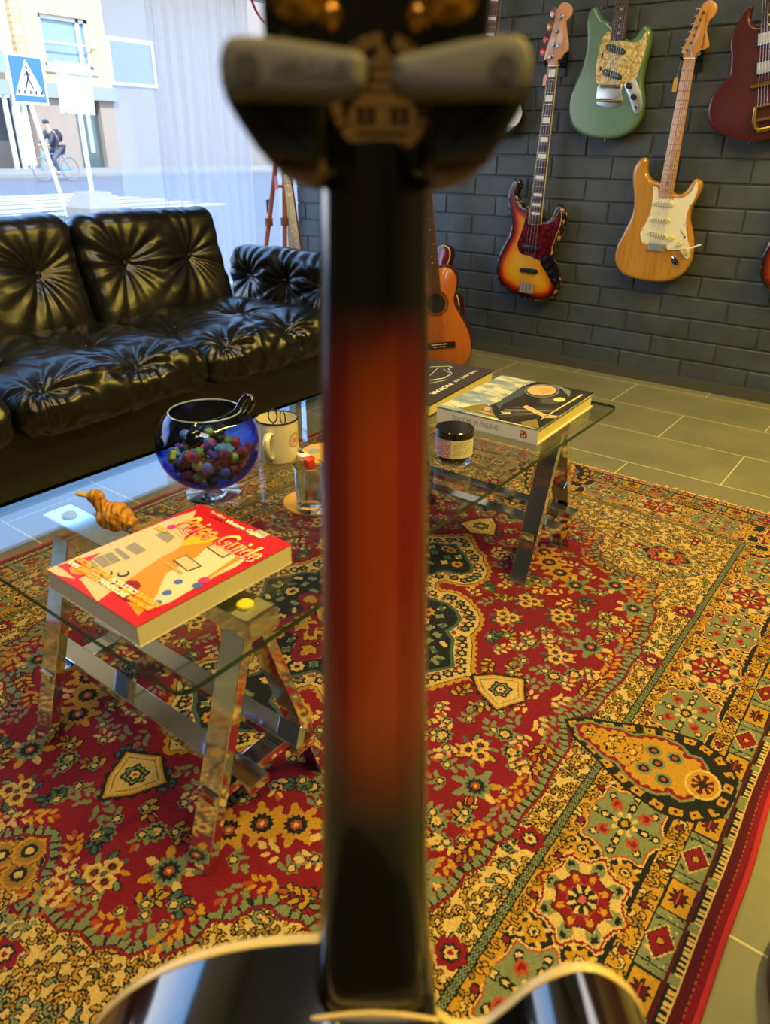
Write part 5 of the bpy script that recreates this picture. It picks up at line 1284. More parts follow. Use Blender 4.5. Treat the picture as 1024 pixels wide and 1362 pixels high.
def sub_skin(nm, ks, ed, grow, m):
    id_ = {k: i for i, k in enumerate(ks)}; return skin(nm, [J[k] for k in ks], [(id_[a], id_[b]) for a, b in ed], [gr(k)*grow+.012 for k in ks], m, pr)
sub_skin('jacket', ['sp', 'pel', 'ch', 'shl', 'ell', 'wrl', 'shr', 'elr', 'wrr'], [('pel', 'sp'), ('sp', 'ch'), ('ch', 'shl'), ('shl', 'ell'), ('ell', 'wrl'), ('ch', 'shr'), ('shr', 'elr'), ('elr', 'wrr')], 1.15, M('33363f', .8))
sub_skin('trousers', ['pel', 'hpl', 'knl', 'anl', 'hpr', 'knr', 'anr'], [('pel', 'hpl'), ('hpl', 'knl'), ('knl', 'anl'), ('pel', 'hpr'), ('hpr', 'knr'), ('knr', 'anr')], 1.12, M('4a4a52', .8))
obj('cap', MB().ball((-.10, 1.70, 0), .105, 14, (1.05, .75, .9)), M('2b2d35', .8), pr)
obj('shoe', MB().ball((-.06, .225, .12), .075, 10, (1.6, .6, .7)), M('8a5a48', .6), pr); obj('shoe', MB().ball((.05, .47, -.12), .075, 10, (1.6, .6, .7)), M('8a5a48', .6), pr)
bgp = thing('backpack', 'dark backpack on the cyclist\'s back', 'backpack', fc)
obj('bag', MB().ball((.27, 1.32, 0), .17, 14, (.75, 1.15, .85), Matrix.Rotation(.35, 3, 'Z')), M('23262c', .8), bgp)
obj('strap', MB().tube([(.2, 1.45, .1), (.02, 1.5, .14), (-.06, 1.36, .16), (.08, 1.2, .14)], .018, 6), M('23262c', .8), bgp)
# ------------------------------------------------------------------ things on the table
ZT = GT
def table_px(x, y, z=ZT): return onz(x, y, z)
def flat(px, py): v = table_px(px, py); return Vector((v.x, v.y, ZT))
def Fz(o, ang=0.0): return Fr(o, (math.cos(ang), math.sin(ang), 0), (-math.sin(ang), math.cos(ang), 0))

# ---- thick price guide in the foreground
TK = .030
A = onz(62, 758, ZT+TK); B_ = onz(178, 832, ZT+TK); C_ = onz(392, 726, ZT+TK)
ang = math.atan2(B_.y-A.y, B_.x-A.x); W_ = .2; L_b = (Vector((C_.x, C_.y))-Vector((B_.x, B_.y))).length
fb_ = Fz((A.x, A.y, ZT), ang)
bk1 = thing('guide_book', 'thick softcover guitar price guide with a red and orange cover at the near end', 'book', fb_, 'books on the glass table')
PG = M('cfc6a8', .8, var=.1, vs=400)
obj('page_block', MB().box((W_/2, L_b/2, TK/2), (W_-.002, L_b-.002, TK-.0012)), PG, bk1, smooth_=False)
obj('back_cover', MB().box((W_/2, L_b/2, .0003), (W_, L_b, .0006)), M('d8d0c0', .3), bk1, smooth_=False)
obj('spine', MB().box((.0004, L_b/2, TK/2), (.0008, L_b, TK)), M('e4ddd6', .3), bk1, smooth_=False)
q1 = lambda l: fb_.pts(l, 50, 660, 5.689, TK)
q2 = lambda l: fb_.pts(l, 210, 660, 5.389, TK)
CV = MB(); cm = [M('c0202a', .22, coat=.3), M('cdbb94', .25, coat=.3), M('df8a1c', .25, coat=.3), M('d4c9ac', .25, coat=.3), M('e9b51e', .25, coat=.3), M('8d8576', .3), M('2a211e', .4), M('8a1620', .25), M('4a63b4', .3), M('c22f86', .3), M('f4eee0', .25), M('b49a5a', .3)]
def patch(pts, m, lv):
    CV.cur = m; z0 = TK+.0004+.00018*lv; pts = [(min(max(a, .0005), W_-.0005), min(max(b, .0005), L_b-.0005)) for a, b in pts]
    if area2(pts) < 0: pts = pts[::-1]
    CV.prism(pts, z0-.00017, z0, 0, 1)
CV.cur = 0; CV.box((W_/2, L_b/2, TK), (W_, L_b, .0008))
patch(q1([(60, 556), (560, 350), (1024, 165), (1200, 110), (1080, 400), (700, 640), (560, 720), (450, 800), (330, 640), (150, 600)]), 1, 1)   # cream guitar body, left
patch(q1([(150, 530), (480, 430), (380, 500), (360, 560), (420, 570), (300, 640), (200, 560)]), 0, 2)
patch(q1([(420, 800), (690, 965), (620, 905), (520, 850), (440, 810)]), 0, 2)
patch(q1([(240, 545), (350, 520), (385, 550), (380, 590), (320, 600), (255, 590)]), 2, 3)
patch(q1([(560, 720), (960, 450), (1024, 425), (1160, 330), (1300, 260), (1330, 380), (1230, 560), (1150, 640), (900, 780), (760, 910), (700, 830), (640, 760)]), 2, 2)   # orange body
patch(q2([(300, 248), (440, 300), (360, 335), (180, 360), (160, 345), (230, 290)]), 4, 3)
patch(q1([(580, 720), (690, 640), (760, 645), (785, 680), (700, 810), (650, 790), (600, 745)]), 7, 3)
patch(q1([(610, 735), (640, 705), (700, 700), (725, 725), (700, 755), (640, 765)]), 4, 4)
patch(q1([(820, 870), (1024, 580), (1100, 560), (1160, 640), (1150, 720), (1000, 810), (880, 850)]), 3, 3)
patch(q2([(60, 560), (280, 440), (350, 370), (440, 335), (560, 430), (640, 450), (560, 510), (420, 575), (200, 700), (0, 800), (0, 690)]), 3, 4)   # white body, right
patch(q2([(240, 660), (560, 440), (600, 452), (420, 560), (290, 650)]), 2, 5)
for l in ([(105, 463), (205, 425), (318, 508), (215, 548)], [(342, 370), (430, 335), (550, 408), (462, 450)]): patch(q2(l), 6, 6)
for l in ([(120, 463), (203, 433), (300, 506), (215, 540)], [(358, 371), (430, 344), (532, 408), (463, 442)]): patch(q2(l), 1, 7)
for l in ([(660, 390), (735, 350), (825, 410), (750, 447)], [(575, 405), (610, 395), (705, 465), (665, 487)], [(890, 295), (970, 262), (1040, 310), (985, 358)]): patch(q1(l), 5, 3)
for l in ([(365, 500), (405, 485), (470, 545), (430, 565)], [(420, 478), (490, 450), (560, 520), (495, 545)], [(500, 450), (560, 425), (630, 490), (570, 515)]): patch(q1(l), 5, 4)
patch(q2([(40, 480), (60, 475), (185, 555), (165, 572)]), 11, 6)
def dotp(c, rx, m, lv, f=q1):
    ctr = Vector(f([c])[0]); patch([(ctr.x+rx*math.cos(t_), ctr.y+rx*math.sin(t_)) for t_ in [2*PI*k/16 for k in range(16)]], m, lv)
for c in ((522, 592), (650, 592), (555, 655)): dotp(c, .0078, 6, 5); dotp((c[0]-2, c[1]-4), .0055, 1, 6)
for c in ((980, 738), (895, 818)): dotp(c, .0062, 8, 5)
for c in ((148, 620), (68, 697), (-5, 770)): dotp(c, .006, 8, 6, q2)
dotp((330, 610), .008, 9, 6, q2); dotp((285, 645), .007, 8, 6, q2); dotp((100, 225), .007, 9, 5, q2)
patch(q2([(90, 240), (160, 215), (260, 250), (200, 290), (170, 300)]), 1, 4)
for k_ in range(5): patch(q2([(130+k_*22, 215+k_*2), (134+k_*22, 214+k_*2), (184+k_*22, 285-k_*6), (180+k_*22, 287-k_*6)]), 7, 5)
patch(q2([(640, 280), (740, 235), (830, 262), (750, 305)]), 5, 4)
for k_ in range(4): patch(q2([(650+k_*24, 276-k_*10), (655+k_*24, 274-k_*10), (765+k_*20, 298-k_*9), (760+k_*20, 301-k_*9)]), 10, 5)
patch(q2([(385, 140), (470, 180), (460, 190), (375, 150)]), 7, 3)
obj('front_cover', CV, cm, bk1, smooth_=False)
z_ = TK+.0022
T1, T2 = q2([(205, 168), (810, 405)]); ta_ = math.atan2(T2[1]-T1[1], T2[0]-T1[0])
T1 = q2([(208, 178)])[0]; Hh = .034
kw = dict(rot=-.02, shear=.15)
ltr = obj('title', MB(), M('f0d21e', .3), bk1) if False else None
text('Price Guide', .04, M('b01420', .3), bk1, T1[0]-.001, L_b-.072, z_-.0007, name='title_outline', w=.168, h=.041, bold=.0010, **kw)
text('Price Guide', .04, M('f6efdc', .3), bk1, T1[0], L_b-.071, z_-.0003, name='title_edge', w=.166, h=.040, bold=.0005, **kw)
t = NT('title_fill'); sx2 = t.n('ShaderNodeSeparateXYZ'); t.set(sx2, 0, t.co('Object')); 
fill = t.pbr(t.ramp(t.math('MULTIPLY', t.math('SUBTRACT', sx2.outputs[1], L_b-.071), 24.0), [(.15, lin('d8323c')), (.55, lin('f0a01c')), (.8, lin('f2d61e'))]), .3)
text('Price Guide', .04, fill, bk1, T1[0]+.001, L_b-.070, z_+.0001, name='title', w=.163, h=.039, bold=.0000, **kw)
text('Vintage Guitar', .02, M('f4efe4', .3), bk1, .075, L_b-.020, z_, name='masthead', w=.085, h=.012, rot=-.02, bold=.0006)
text('The Official', .01, M('f4efe4', .3), bk1, .035, L_b-.011, z_, name='masthead', w=.034, h=.005, rot=-.02)
text('2024', .02, M('e9c01e', .3), bk1, .010, L_b-.096, z_, name='year', w=.026, h=.012, rot=-.02, bold=.0006)
YL, WH = M('e7b61c', .3), M('f4ecd8', .3)
def cap(s, x, y, w_, m): text(s, .01, m, bk1, x, y, z_, name='cover_line', w=w_, h=.0088, bold=.0004)
cap('ELECTRIC GUITARS', .006, .036, .078, YL); cap('ACOUSTICS', .088, .036, .054, WH); cap('BASSES', .146, .036, .042, YL)
cap('AMPS', .006, .024, .024, WH); cap('EFFECTS', .034, .024, .042, YL); cap('MANDOLINS', .080, .024, .058, WH); cap('BANJOS', .142, .024, .044, YL)

# ---- hardback with a white spine
TB = .034
A = onz(581, 541, ZT+TB); B_ = onz(716, 572, ZT+TB); C_ = onz(793, 522, ZT+TB)
ang = math.atan2(B_.y-A.y, B_.x-A.x); Wb = (B_-A).length; Lb = .305
f3 = Fz((A.x, A.y, ZT), ang)
bk2 = thing('photo_book', 'large hardback book with a white spine and a car against clouds on its cover', 'book', f3, 'books on the glass table')
obj('page_block', MB().box((Wb/2-.001, Lb/2, TB/2), (Wb-.006, Lb-.008, TB-.006)), M('d8c886', .8, var=.12, vs=500), bk2, smooth_=False)
SPN = M('dcdcda', .35)
obj('spine', MB().box((Wb/2, .0015, TB/2), (Wb, .003, TB)), SPN, bk2, smooth_=False)
obj('back_board', MB().box((Wb/2, Lb/2, .0015), (Wb, Lb, .003)), SPN, bk2, smooth_=False)
q3 = lambda l: f3.pts(l, 570, 480, 4.452, TB)
t = NT('cover_sky'); co = t.co(scale=(9, 22, 9)); n = t.noise(1.3, 5, .6, co, .4)
sky_m = t.pbr(t.ramp(n, [(.38, lin('6f8594')), (.5, lin('93a2a6')), (.56, lin('cfc9a8')), (.7, lin('e6dcb8'))]), .3, 0, None, Coat_Weight=.3)
CV = MB(); W_, L_b, TK = Wb, Lb, TB
cm = [sky_m, M('2c2622', .25, var=.3, vs=40, coat=.4), M('b59a68', .3, var=.3, vs=90), M('54483c', .25, var=.3, vs=70, coat=.4), M('8a8f94', .2, .3), M('c8a878', .3, var=.35, vs=120), M('44505c', .25), M('dcc88c', .3, var=.1), M('7a6a2c', .5, var=.5, vs=200)]
CV.box((Wb/2, Lb/2, TB-.0015), (Wb, Lb, .003))
patch(q3([(350, 270), (420, 240), (500, 190), (560, 150), (640, 125), (720, 125), (800, 140), (860, 150), (1000, 190), (655, 405), (560, 380), (420, 350), (380, 320)]), 1, 1)
patch(q3([(130, 262), (200, 280), (260, 265), (345, 255), (380, 300), (400, 340), (300, 310), (200, 285)]), 8, 2)
patch(q3([(540, 365), (640, 345), (655, 400), (560, 382)]), 8, 2)
patch(q3([(400, 260), (440, 225), (500, 195), (545, 165), (600, 150), (560, 200), (500, 230), (440, 260), (420, 290)]), 6, 2)
patch(q3([(700, 130), (800, 140), (840, 180), (835, 215), (790, 170), (720, 140)]), 4, 2)
def ell(cx, cy, rx, ry, m, lv, k=28): patch(q3([(cx+rx*math.cos(2*PI*i/k), cy+ry*math.sin(2*PI*i/k)) for i in range(k)]), m, lv)
ell(672, 180, 103, 40, 4, 3); ell(672, 180, 96, 36, 3, 4); ell(670, 178, 86, 31, 5, 5); ell(690, 180, 40, 16, 2, 6)
ell(720, 240, 62, 20, 3, 3); ell(775, 232, 36, 12, 7, 4); ell(350, 288, 26, 17, 4, 4); ell(345, 287, 17, 11, 2, 5)
patch(q3([(555, 275), (580, 265), (690, 318), (765, 328), (760, 342), (690, 340), (600, 300)]), 5, 4)
patch(q3([(905, 200), (916, 204), (720, 318), (665, 350), (670, 342)]), 7, 4)
for k_ in range(5): patch(q3([(400+k_*14, 335-k_*14), (410+k_*14, 330-k_*14), (640+k_*40, 316-k_*7), (635+k_*40, 322-k_*7)]), 4 if k_ % 2 else 3, 3)
patch(q3([(425, 300), (480, 300), (490, 312), (440, 316)]), 7, 3); patch(q3([(360, 310), (385, 325), (330, 312), (290, 296)]), 2, 4)
obj('front_board', CV, cm, bk2, smooth_=False)
# spine lettering (faces the near side)
sp_ = MB(); text('PORSCHE IN FINLAND', .02, None, None, .040, .013, 0, into=sp_, w=.112, h=.0115)
for i in range(len(sp_.v)): a, b, c = sp_.v[i]; sp_.v[i] = (a, -.0002-c, b)
obj('spine_lettering', sp_, M('8d8e90', .4), bk2, smooth_=False)
lg = MB(); lg.box((Wb-.030, -.0003, .018), (.014, .0006, .015)); obj('publisher_mark', lg, M('8c3b2c', .4, var=.5, vs=300), bk2, smooth_=False)
lg = MB()
for i, (x, z) in enumerate(((-.034, .021), (-.028, .015), (-.025, .022), (-.033, .014))): lg.box((Wb+x, -.0006, z), (.003, .0006, .004))
obj('publisher_mark_detail', lg, M('e4d8c8', .4), bk2, smooth_=False, kind='stuff')

# ---- dark hardback behind the neck
R0, R1 = onz(572, 538, ZT+.03), onz(657, 492, ZT+.03)
ang = math.atan2(R1.y-R0.y, R1.x-R0.x)-PI/2; f4 = Fz((R0.x, R0.y, ZT), ang); L4 = (R1-R0).length; W4 = .25
bk3 = thing('art_book', 'dark brown hardback with white line drawing and lettering, half behind the near guitar neck', 'book', f4, 'books on the glass table')
obj('page_block', MB().box((-W4/2, L4/2, .015), (W4-.006, L4-.006, .026)), M('d0c28a', .8, var=.12, vs=500), bk3, smooth_=False)
DB = M('3a3330', .35, var=.12)
obj('front_board', MB().box((-W4/2, L4/2, .0285), (W4, L4, .003)), DB, bk3, smooth_=False); obj('back_board', MB().box((-W4/2, L4/2, .0015), (W4, L4, .003)), DB, bk3, smooth_=False)
obj('spine', MB().box((-W4+.0015, L4/2, .015), (.003, L4, .03)), DB, bk3, smooth_=False)
WB = M('d8d8cc', .4)
text('THE ART OF', .02, WB, bk3, -.040, L4-.028, .0302, rot=-PI/2, w=.125, h=.011, name='lettering'); text('MOPAR', .02, WB, bk3, -.040, L4-.170, .0302, rot=-PI/2, w=.10, h=.014, bold=.0006, name='lettering')
dr = MB(); pts = [f4.px(x, y, .0305) for x, y in ((571, 506), (590, 503), (601, 497), (596, 490), (601, 488))]
for a, b in zip(pts, pts[1:]): dr.tube([(*a, .0303), (*b, .0303)], .0012, 5)
for l in (((571, 500), (583, 489)), ((590, 491), (598, 496)), ((571, 510), (594, 505)), ((571, 488), (600, 487))): dr.tube([(*f4.px(*l[0], .0305), .0303), (*f4.px(*l[1], .0305), .0303)], .0008, 5)
obj('line_drawing', dr, M('b8c4bc', .4), bk3)

# ---- blue goblet bowl of sweets
bc = flat(284, 656); BR = .0850; CZ = .0925
bowl = thing('glass_bowl', 'blue glass goblet bowl on a clear foot, half full of sweets', 'bowl', bc)
t = NT('cobalt_glass'); lw = t.n('ShaderNodeLayerWeight'); lw.inputs[0].default_value = .5; fz = schlick(t, .04)
tr = t.n('ShaderNodeBsdfTransparent'); t.set(tr, 0, t.ramp(lw.outputs['Facing'], [(0, (.70, .77, .96)), (.45, (.55, .63, .93)), (.8, (.10, .18, .78)), (1, (.02, .04, .5))]))
g_ = t.n('ShaderNodeBsdfGlossy'); g_.inputs['Roughness'].default_value = .01; mx = t.n('ShaderNodeMixShader'); t.set(mx, 0, fz); t.t.links.new(tr.outputs[0], mx.inputs[1]); t.t.links.new(g_.outputs[0], mx.inputs[2]); t.t.links.new(mx.outputs[0], t.out.inputs[0]); COB = t.mat
a0_, a1_ = -PI/2+.14, .80
prof = [(BR*math.cos(a), CZ+BR*.92*math.sin(a)) for a in [a0_+(a1_-a0_)*i/26 for i in range(27)]]
rimr, rimz = prof[-1]
inner = [((BR-.0028)*math.cos(a), CZ+(BR-.0028)*.92*math.sin(a)) for a in [a1_-(a1_-a0_)*i/26 for i in range(27)]]
obj('bowl', MB().lathe([(0, prof[0][1])]+prof+inner+[(0, inner[-1][1])], 56), COB, bowl)
CLR = NT('clear_glass').pbr((.96, .98, .98), .01, 0, None, Transmission_Weight=1.0, IOR=1.48)
obj('rim', MB().lathe([(rimr-.0014+.0014*math.cos(q), rimz+.0014*math.sin(q)) for q in [2*PI*k/8 for k in range(8)]], 56, (0, 0, 0), None, True), M('8598b8', .1, coat=1), bowl, label='pale ground rim')
obj('foot', MB().lathe([(0, 0), (.046, 0), (.0475, .0012), (.046, .0028), (.03, .0045), (.014, .0085), (.011, .013), (.018, .0165), (0, .0165)], 48), CLR, bowl)
sw_ = {'green': 'green', 'yellow': 'lime yellow', 'blue': 'pale blue', 'red': 'red', 'purple': 'purple', 'dark': 'black'}
cc = {'green': '6a9a35', 'yellow': 'c4c437', 'blue': '6a93b8', 'red': 'b8382c', 'purple': '6c3a90', 'dark': '1c1a22'}
def sweet(c, m):
    t = NT('gummy_'+c); return t.pbr(t.mix(t.noise(120, 2, .5, t.co()), lin(m), tuple(min(1, x*1.35+.02) for x in lin(m))), .4, 0, None, Subsurface_Weight=.15, Coat_Weight=.2)
SM = {c: sweet(c, m) for c, m in cc.items()}
rr2 = random.Random(5); pos = []
for it in range(26000):
    z = rr2.uniform(.028, .098); th_ = rr2.uniform(0, 2*PI); R_ = BR-.0028-.0115; dz = (z-CZ)/.92; rm = math.sqrt(max(0, R_*R_-dz*dz)); r_ = rm*math.sqrt(rr2.random())
    p_ = Vector((r_*math.cos(th_), r_*math.sin(th_), z))
    if z > .088+.010*math.cos(th_*2+1): continue
    if all((p_-q).length > .0178 for q in pos): pos.append(p_)
    if len(pos) > 150: break
proto = {}
for i, p_ in enumerate(pos):
    c = rr2.choices(list(cc), (5, 3, 4, 4, 2, 5))[0]; kind_ = i % 3; key = (c, kind_)
    R3 = Matrix.Rotation(rr2.uniform(0, 6), 4, 'Z') @ Matrix.Rotation(rr2.uniform(0, 3), 4, 'X')
    if key not in proto:
        mb = MB()
        if kind_ == 0: mb.ball((0, 0, 0), .0102, 14, (1, 1, .86))
        elif kind_ == 1: mb.prism([(.0108*math.cos(q)*(1-.12*math.cos(5*q)), .0108*math.sin(q)*(1-.12*math.cos(5*q))) for q in [2*PI*k/30 for k in range(30)]], -.005, .005, .003, 3)
        else: mb.tube([(-.008, 0, 0), (-.005, 0, .0), (.005, 0, 0), (.008, 0, 0)], [.004, .0078, .0078, .004], 12)
        o = obj('sweet', mb, SM[c], None); proto[key] = o; first = True
    else: o = proto[key].copy(); COL.objects.link(o)
    o.matrix_world = Matrix.Translation(Vector(bc)+p_) @ R3
    tag(o, sw_[c]+' gummy sweet among others inside the blue glass bowl', 'sweet', sw_[c]+' sweets in the blue bowl')
ff = Fr(Vector(bc)+Vector((0, 0, .12)), RT, UP)
sp3 = thing('scoop', 'glossy black scoop with looped handle leaning out of the blue bowl', 'scoop', ff)
S_ = lambda x, y, n=0: (*ff.px(x, y, n), n)
obj('handle', MB().tube([S_(262, 578, -.01), S_(272, 565, -.01), S_(284, 560, -.005), S_(297, 557, -.0), S_(310, 551, 0), S_(318, 545, 0)], [.002, .0025, .0035, .0045, .006, .0065], 12), M('0a0a0c', .08, coat=1), sp3)
obj('loop', MB().tube([S_(316, 546), S_(321, 534), S_(327, 527), S_(334, 528), S_(336, 534), S_(332, 543), S_(325, 550), S_(317, 550)], [.006, .0048, .0052, .0052, .005, .005, .005, .006], 12), M('0a0a0c', .08, coat=1), sp3)
obj('scoop_bowl', MB().ball((*ff.px(258, 584, -.012), -.012), .016, 16, (1, 1, .35)), M('0a0a0c', .1, coat=1), sp3)

# ---- enamel mug
mc = flat(363, 614); mc = mc+Vector((-.004, .02, 0))
mug = thing('enamel_mug', 'cream enamel mug with a dark rim standing behind the blue bowl', 'mug', mc)
EN = M('d9d2bc', .2, coat=.6)
obj('cup', MB().lathe([(0, .0), (.033, 0), (.0375, .003), (.039, .01), (.039, .081), (.037, .081), (.037, .012), (.034, .004), (0, .003)], 48), EN, mug)
obj('rim', MB().lathe([(.0388+.0017*math.cos(q), .081+.0017*math.sin(q)) for q in [2*PI*k/8 for k in range(8)]], 48, (0, 0, 0), None, True), M('1d1614', .2), mug, label='dark brown rim')
hd_ = (Vector((0, 0, H))-Vector(mc)); hd_.z = 0; hd_.normalize(); hd_ = Matrix.Rotation(-.35, 3, 'Z') @ hd_
obj('handle', MB().tube([tuple(hd_*r_+Vector((0, 0, z))) for r_, z in ((.037, .062), (.052, .065), (.061, .057), (.063, .045), (.060, .028), (.050, .018), (.038, .016))], [.006, .0065, .0065, .0065, .006, .006, .0055], 12, flat=.6), EN, mug)
lgm = MB(); la_ = math.atan2(hd_.y, hd_.x)+1.25
for k in range(24):
    q0 = 2*PI*k/24
    for r0, r1 in ((.0125, .0140), (.0095, .0102)):
        vs = []
        for q, r_ in ((q0, r0), (q0+2*PI/24, r0), (q0+2*PI/24, r1), (q0, r1)): aa = la_+r_*math.cos(q)/.039; vs.append((.0393*math.cos(aa), .0393*math.sin(aa), .045+r_*math.sin(q)))
        lgm.add(vs, [(0, 1, 2, 3)])
for k in range(3): aa = la_-.12+.12*k; vs = [(.0393*math.cos(a), .0393*math.sin(a), z) for a, z in ((aa-.035, .040), (aa+.035, .040), (aa+.035, .050), (aa-.035, .050))]; lgm.add(vs, [(0, 1, 2, 3)])
obj('round_logo', lgm, M('9c2a20', .4), mug, kind='stuff')
lp = thing('wire_loops', 'thin black wire loops sticking up out of the enamel mug', 'wire', Matrix.Translation(mc))
for dx, ry, a in ((-.010, .0, .5), (.012, .004, -.2)):
    c = Vector((dx, ry, .083)); u_ = Vector((math.cos(a), math.sin(a), 0)); lpts = [c+u_*.0085*math.cos(q)+Vector((0, 0, .0135*math.sin(q))) for q in [PI*1.5+2*PI*k/20 for k in range(21)]]
    obj('loop', MB().tube(lpts+[c+Vector((0, .0, -.06))], .0013, 6), M('141210', .3), lp)

# ---- cork coasters, tumbler of water, white lighter
CORK = NT('cork'); CORK = CORK.pbr(CORK.mix(CORK.noise(220, 4, .7, CORK.co()), lin('a87a35'), lin('d6a958')), .85)
def coaster(c, r_, lab):
    o = obj('cork_coaster', MB().lathe([(0, 0), (r_-.001, 0), (r_, .001), (r_, .0035), (r_-.001, .0045), (0, .0045)], 40), CORK); o.location = c; return tag(o, lab, 'coaster', 'cork coasters')
c1 = flat(416, 669); coaster(c1, .049, 'round cork coaster under the tumbler of water')
c2 = flat(428, 606)+Vector((0, .012, 0)); coaster(c2, .049, 'round cork coaster under the white lighter, half hidden by the neck')
gp = Vector(flat(413, 680))+Vector((0, .0, .0046))
tm = thing('glass_tumbler', 'small clear glass tumbler of water on a cork coaster beside the near neck', 'glass', gp)
obj('glass', MB().lathe([(0, 0), (.0205, 0), (.022, .002), (.0245, .078), (.0235, .0785), (.0225, .078), (.0205, .012), (0, .010)], 40), CLR, tm)
wt_ = NT('water'); obj('water', MB().lathe([(0, .0105), (.0202, .0125), (.0218, .052), (0, .052)], 40), glassy('water_clear', (.96, .975, .97), ior=1.33), tm)
la, lb = onz(386, 594, ZT+.012), onz(414, 614, ZT+.012)
dv = Vector((lb.x-la.x, lb.y-la.y)); ll = dv.length; fl_ = Fz((la.x, la.y, ZT+.0046), math.atan2(dv.y, dv.x))
lt = thing('lighter', 'white pocket lighter with a dark window and red end lying beside the enamel mug', 'lighter', fl_)
obj('body', MB().prism(smooth([(0, -.008), (ll*.8, -.010), (ll*.8, .010), (0, .008)], 1), 0, .012, .003, 3), M('e6e2d8', .3), lt); obj('end_cap', MB().prism([(ll*.8, -.0105), (ll*1.02, -.0095), (ll*1.02, .0095), (ll*.8, .0105)], 0, .0125, .002, 2), M('c0261e', .3), lt)
obj('window', MB().box((ll*.45, 0, .0122), (.026, .009, .0012)), M('2a2622', .2), lt, smooth_=False)
pk_c = onz(407, 601, ZT+.006)
pk = obj('guitar_pick', MB().prism(smooth([(0, -.012), (.011, .004), (.006, .011), (-.006, .011), (-.011, .004)], 5), 0, .001, .0003, 1), M('8f9498', .2)); pk.location = (pk_c.x+.008, pk_c.y+.014, ZT+.0048); pk.rotation_euler = (0, 0, .7)
tag(pk, 'small grey rounded guitar pick lying beyond the white lighter', 'guitar pick')

# ---- jar with black lid
tc_ = flat(601, 617)+Vector((-.010, .020, 0))
jar = thing('small_jar', 'small clear jar with a black lid and wavy striped label beside the neck', 'jar', tc_)
obj('glass', MB().lathe([(0, 0), (.034, 0), (.036, .003), (.036, .052), (.034, .054), (.033, .052), (.0335, .004), (0, .003)], 44), CLR, jar)
obj('lid', MB().lathe([(0, .066), (.0355, .066), (.0368, .0645), (.0368, .053), (.0355, .052), (0, .052)], 44), M('17130f', .15, coat=.6), jar)
t = NT('wavy_label'); co = t.co(scale=(1, 1, 1)); sx3 = t.n('ShaderNodeSeparateXYZ'); t.set(sx3, 0, co)
f = t.math('ADD', t.math('MULTIPLY', sx3.outputs[2], 120.0), t.math('MULTIPLY', t.math('SINE', t.math('MULTIPLY', sx3.outputs[0], 220.0)), .55)); f = t.math('FRACT', t.math('ADD', f, t.math('MULTIPLY', t.noise(30, 2, .5, co), .6)))
LB1 = t.pbr(t.ramp(f, [(0, lin('b04a6a')), (.2, lin('d98aa6')), (.38, lin('e8e4e0')), (.5, lin('2c3a70')), (.62, lin('8a2a44')), (.8, lin('e0d8d0')), (.95, lin('c47a50'))], 'CONSTANT'), .35)
ca = math.atan2(-tc_.y, -tc_.x)
def wrap(r_, z0, z1, a0_, a1_, n=24):
    mb = MB(); vs = []; 
    for i in range(n+1): a = a0_+(a1_-a0_)*i/n; vs += [(r_*math.cos(a), r_*math.sin(a), z0), (r_*math.cos(a), r_*math.sin(a), z1)]
    return mb.add(vs, [(2*i, 2*i+2, 2*i+3, 2*i+1) for i in range(n)])
obj('label_stripes', wrap(.0363, .016, .051, ca-1.35, ca-.15), LB1, jar); obj('label_plain', wrap(.0363, .016, .051, ca-.15, ca+1.4), M('cfc9a8', .5), jar)
tl_ = MB()
for r_i in range(6):
    z = .046-.0045*r_i
    for k in range(9):
        a = ca+.0+.13*k; w0_ = .045 if (k*7+r_i*3) % 4 else .02
        if k < 8-(r_i % 3): vs = [(.0365*math.cos(q), .0365*math.sin(q), zz) for q, zz in ((a, z), (a+w0_*2, z), (a+w0_*2, z+.0012), (a, z+.0012))]; tl_.add(vs, [(0, 1, 2, 3)])
obj('label_print', tl_, M('8a846a', .5), jar, kind='stuff')
for k in range(3):
    a = ca-.9+.8*k; o = obj('biscuit', MB().ball((0, 0, 0), .0105, 14, (1, 1, .7)), M('8a6428', .7, var=.2, vs=200)); o.location = (tc_.x+.020*math.cos(a), tc_.y+.020*math.sin(a), ZT+.0105)
    tag(o, 'small round brown sweet at the bottom of the clear jar', 'sweet', 'brown sweets in the clear jar')

# ---- carved duck
dc = flat(150, 705); fdk = Fz(dc, math.atan2(RT.y, RT.x)-.12)
dk_ = thing('duck_figurine', 'small carved ochre wooden duck looking left beside the guide book', 'figurine', fdk)
t = NT('carved_ochre'); co = t.co(); wv = t.n('ShaderNodeTexWave'); wv.inputs['Scale'].default_value = 38; wv.inputs['Distortion'].default_value = 5; wv.inputs['Detail'].default_value = 2; t.set(wv, 0, co)
n_ = t.noise(60, 4, .6, co)
OCH = t.pbr(t.mix(n_, lin('9a6216'), lin('c98c2c')), .55, 0, t.bump(t.math('ADD', wv.outputs['Fac'], t.math('MULTIPLY', n_, .6)), .8, .004))
bm = bmesh.new(); bmesh.ops.create_icosphere(bm, subdivisions=5, radius=1)
for v in bm.verts:
    x, y, z = v.co; l = 1+.05*math.sin(10*x+6*z)+.035*abs(math.sin(9*(x*.6+z)))
    tail = max(0, x-.35); v.co = Vector((x*.028*l+tail*.006, y*.021*l*(1-.25*tail), z*.0225*l*(1-.35*tail)))
    v.co += Vector((.007, 0, .0242-.012*tail))
    n2_ = noise.noise(v.co*90); v.co += v.normal*n2_*.002
me_ = bpy.data.meshes.new('body'); bm.to_mesh(me_); bm.free(); me_.materials.append(OCH); me_.polygons.foreach_set('use_smooth', [True]*len(me_.polygons))
o = bpy.data.objects.new('body', me_); COL.objects.link(o); o.parent = dk_
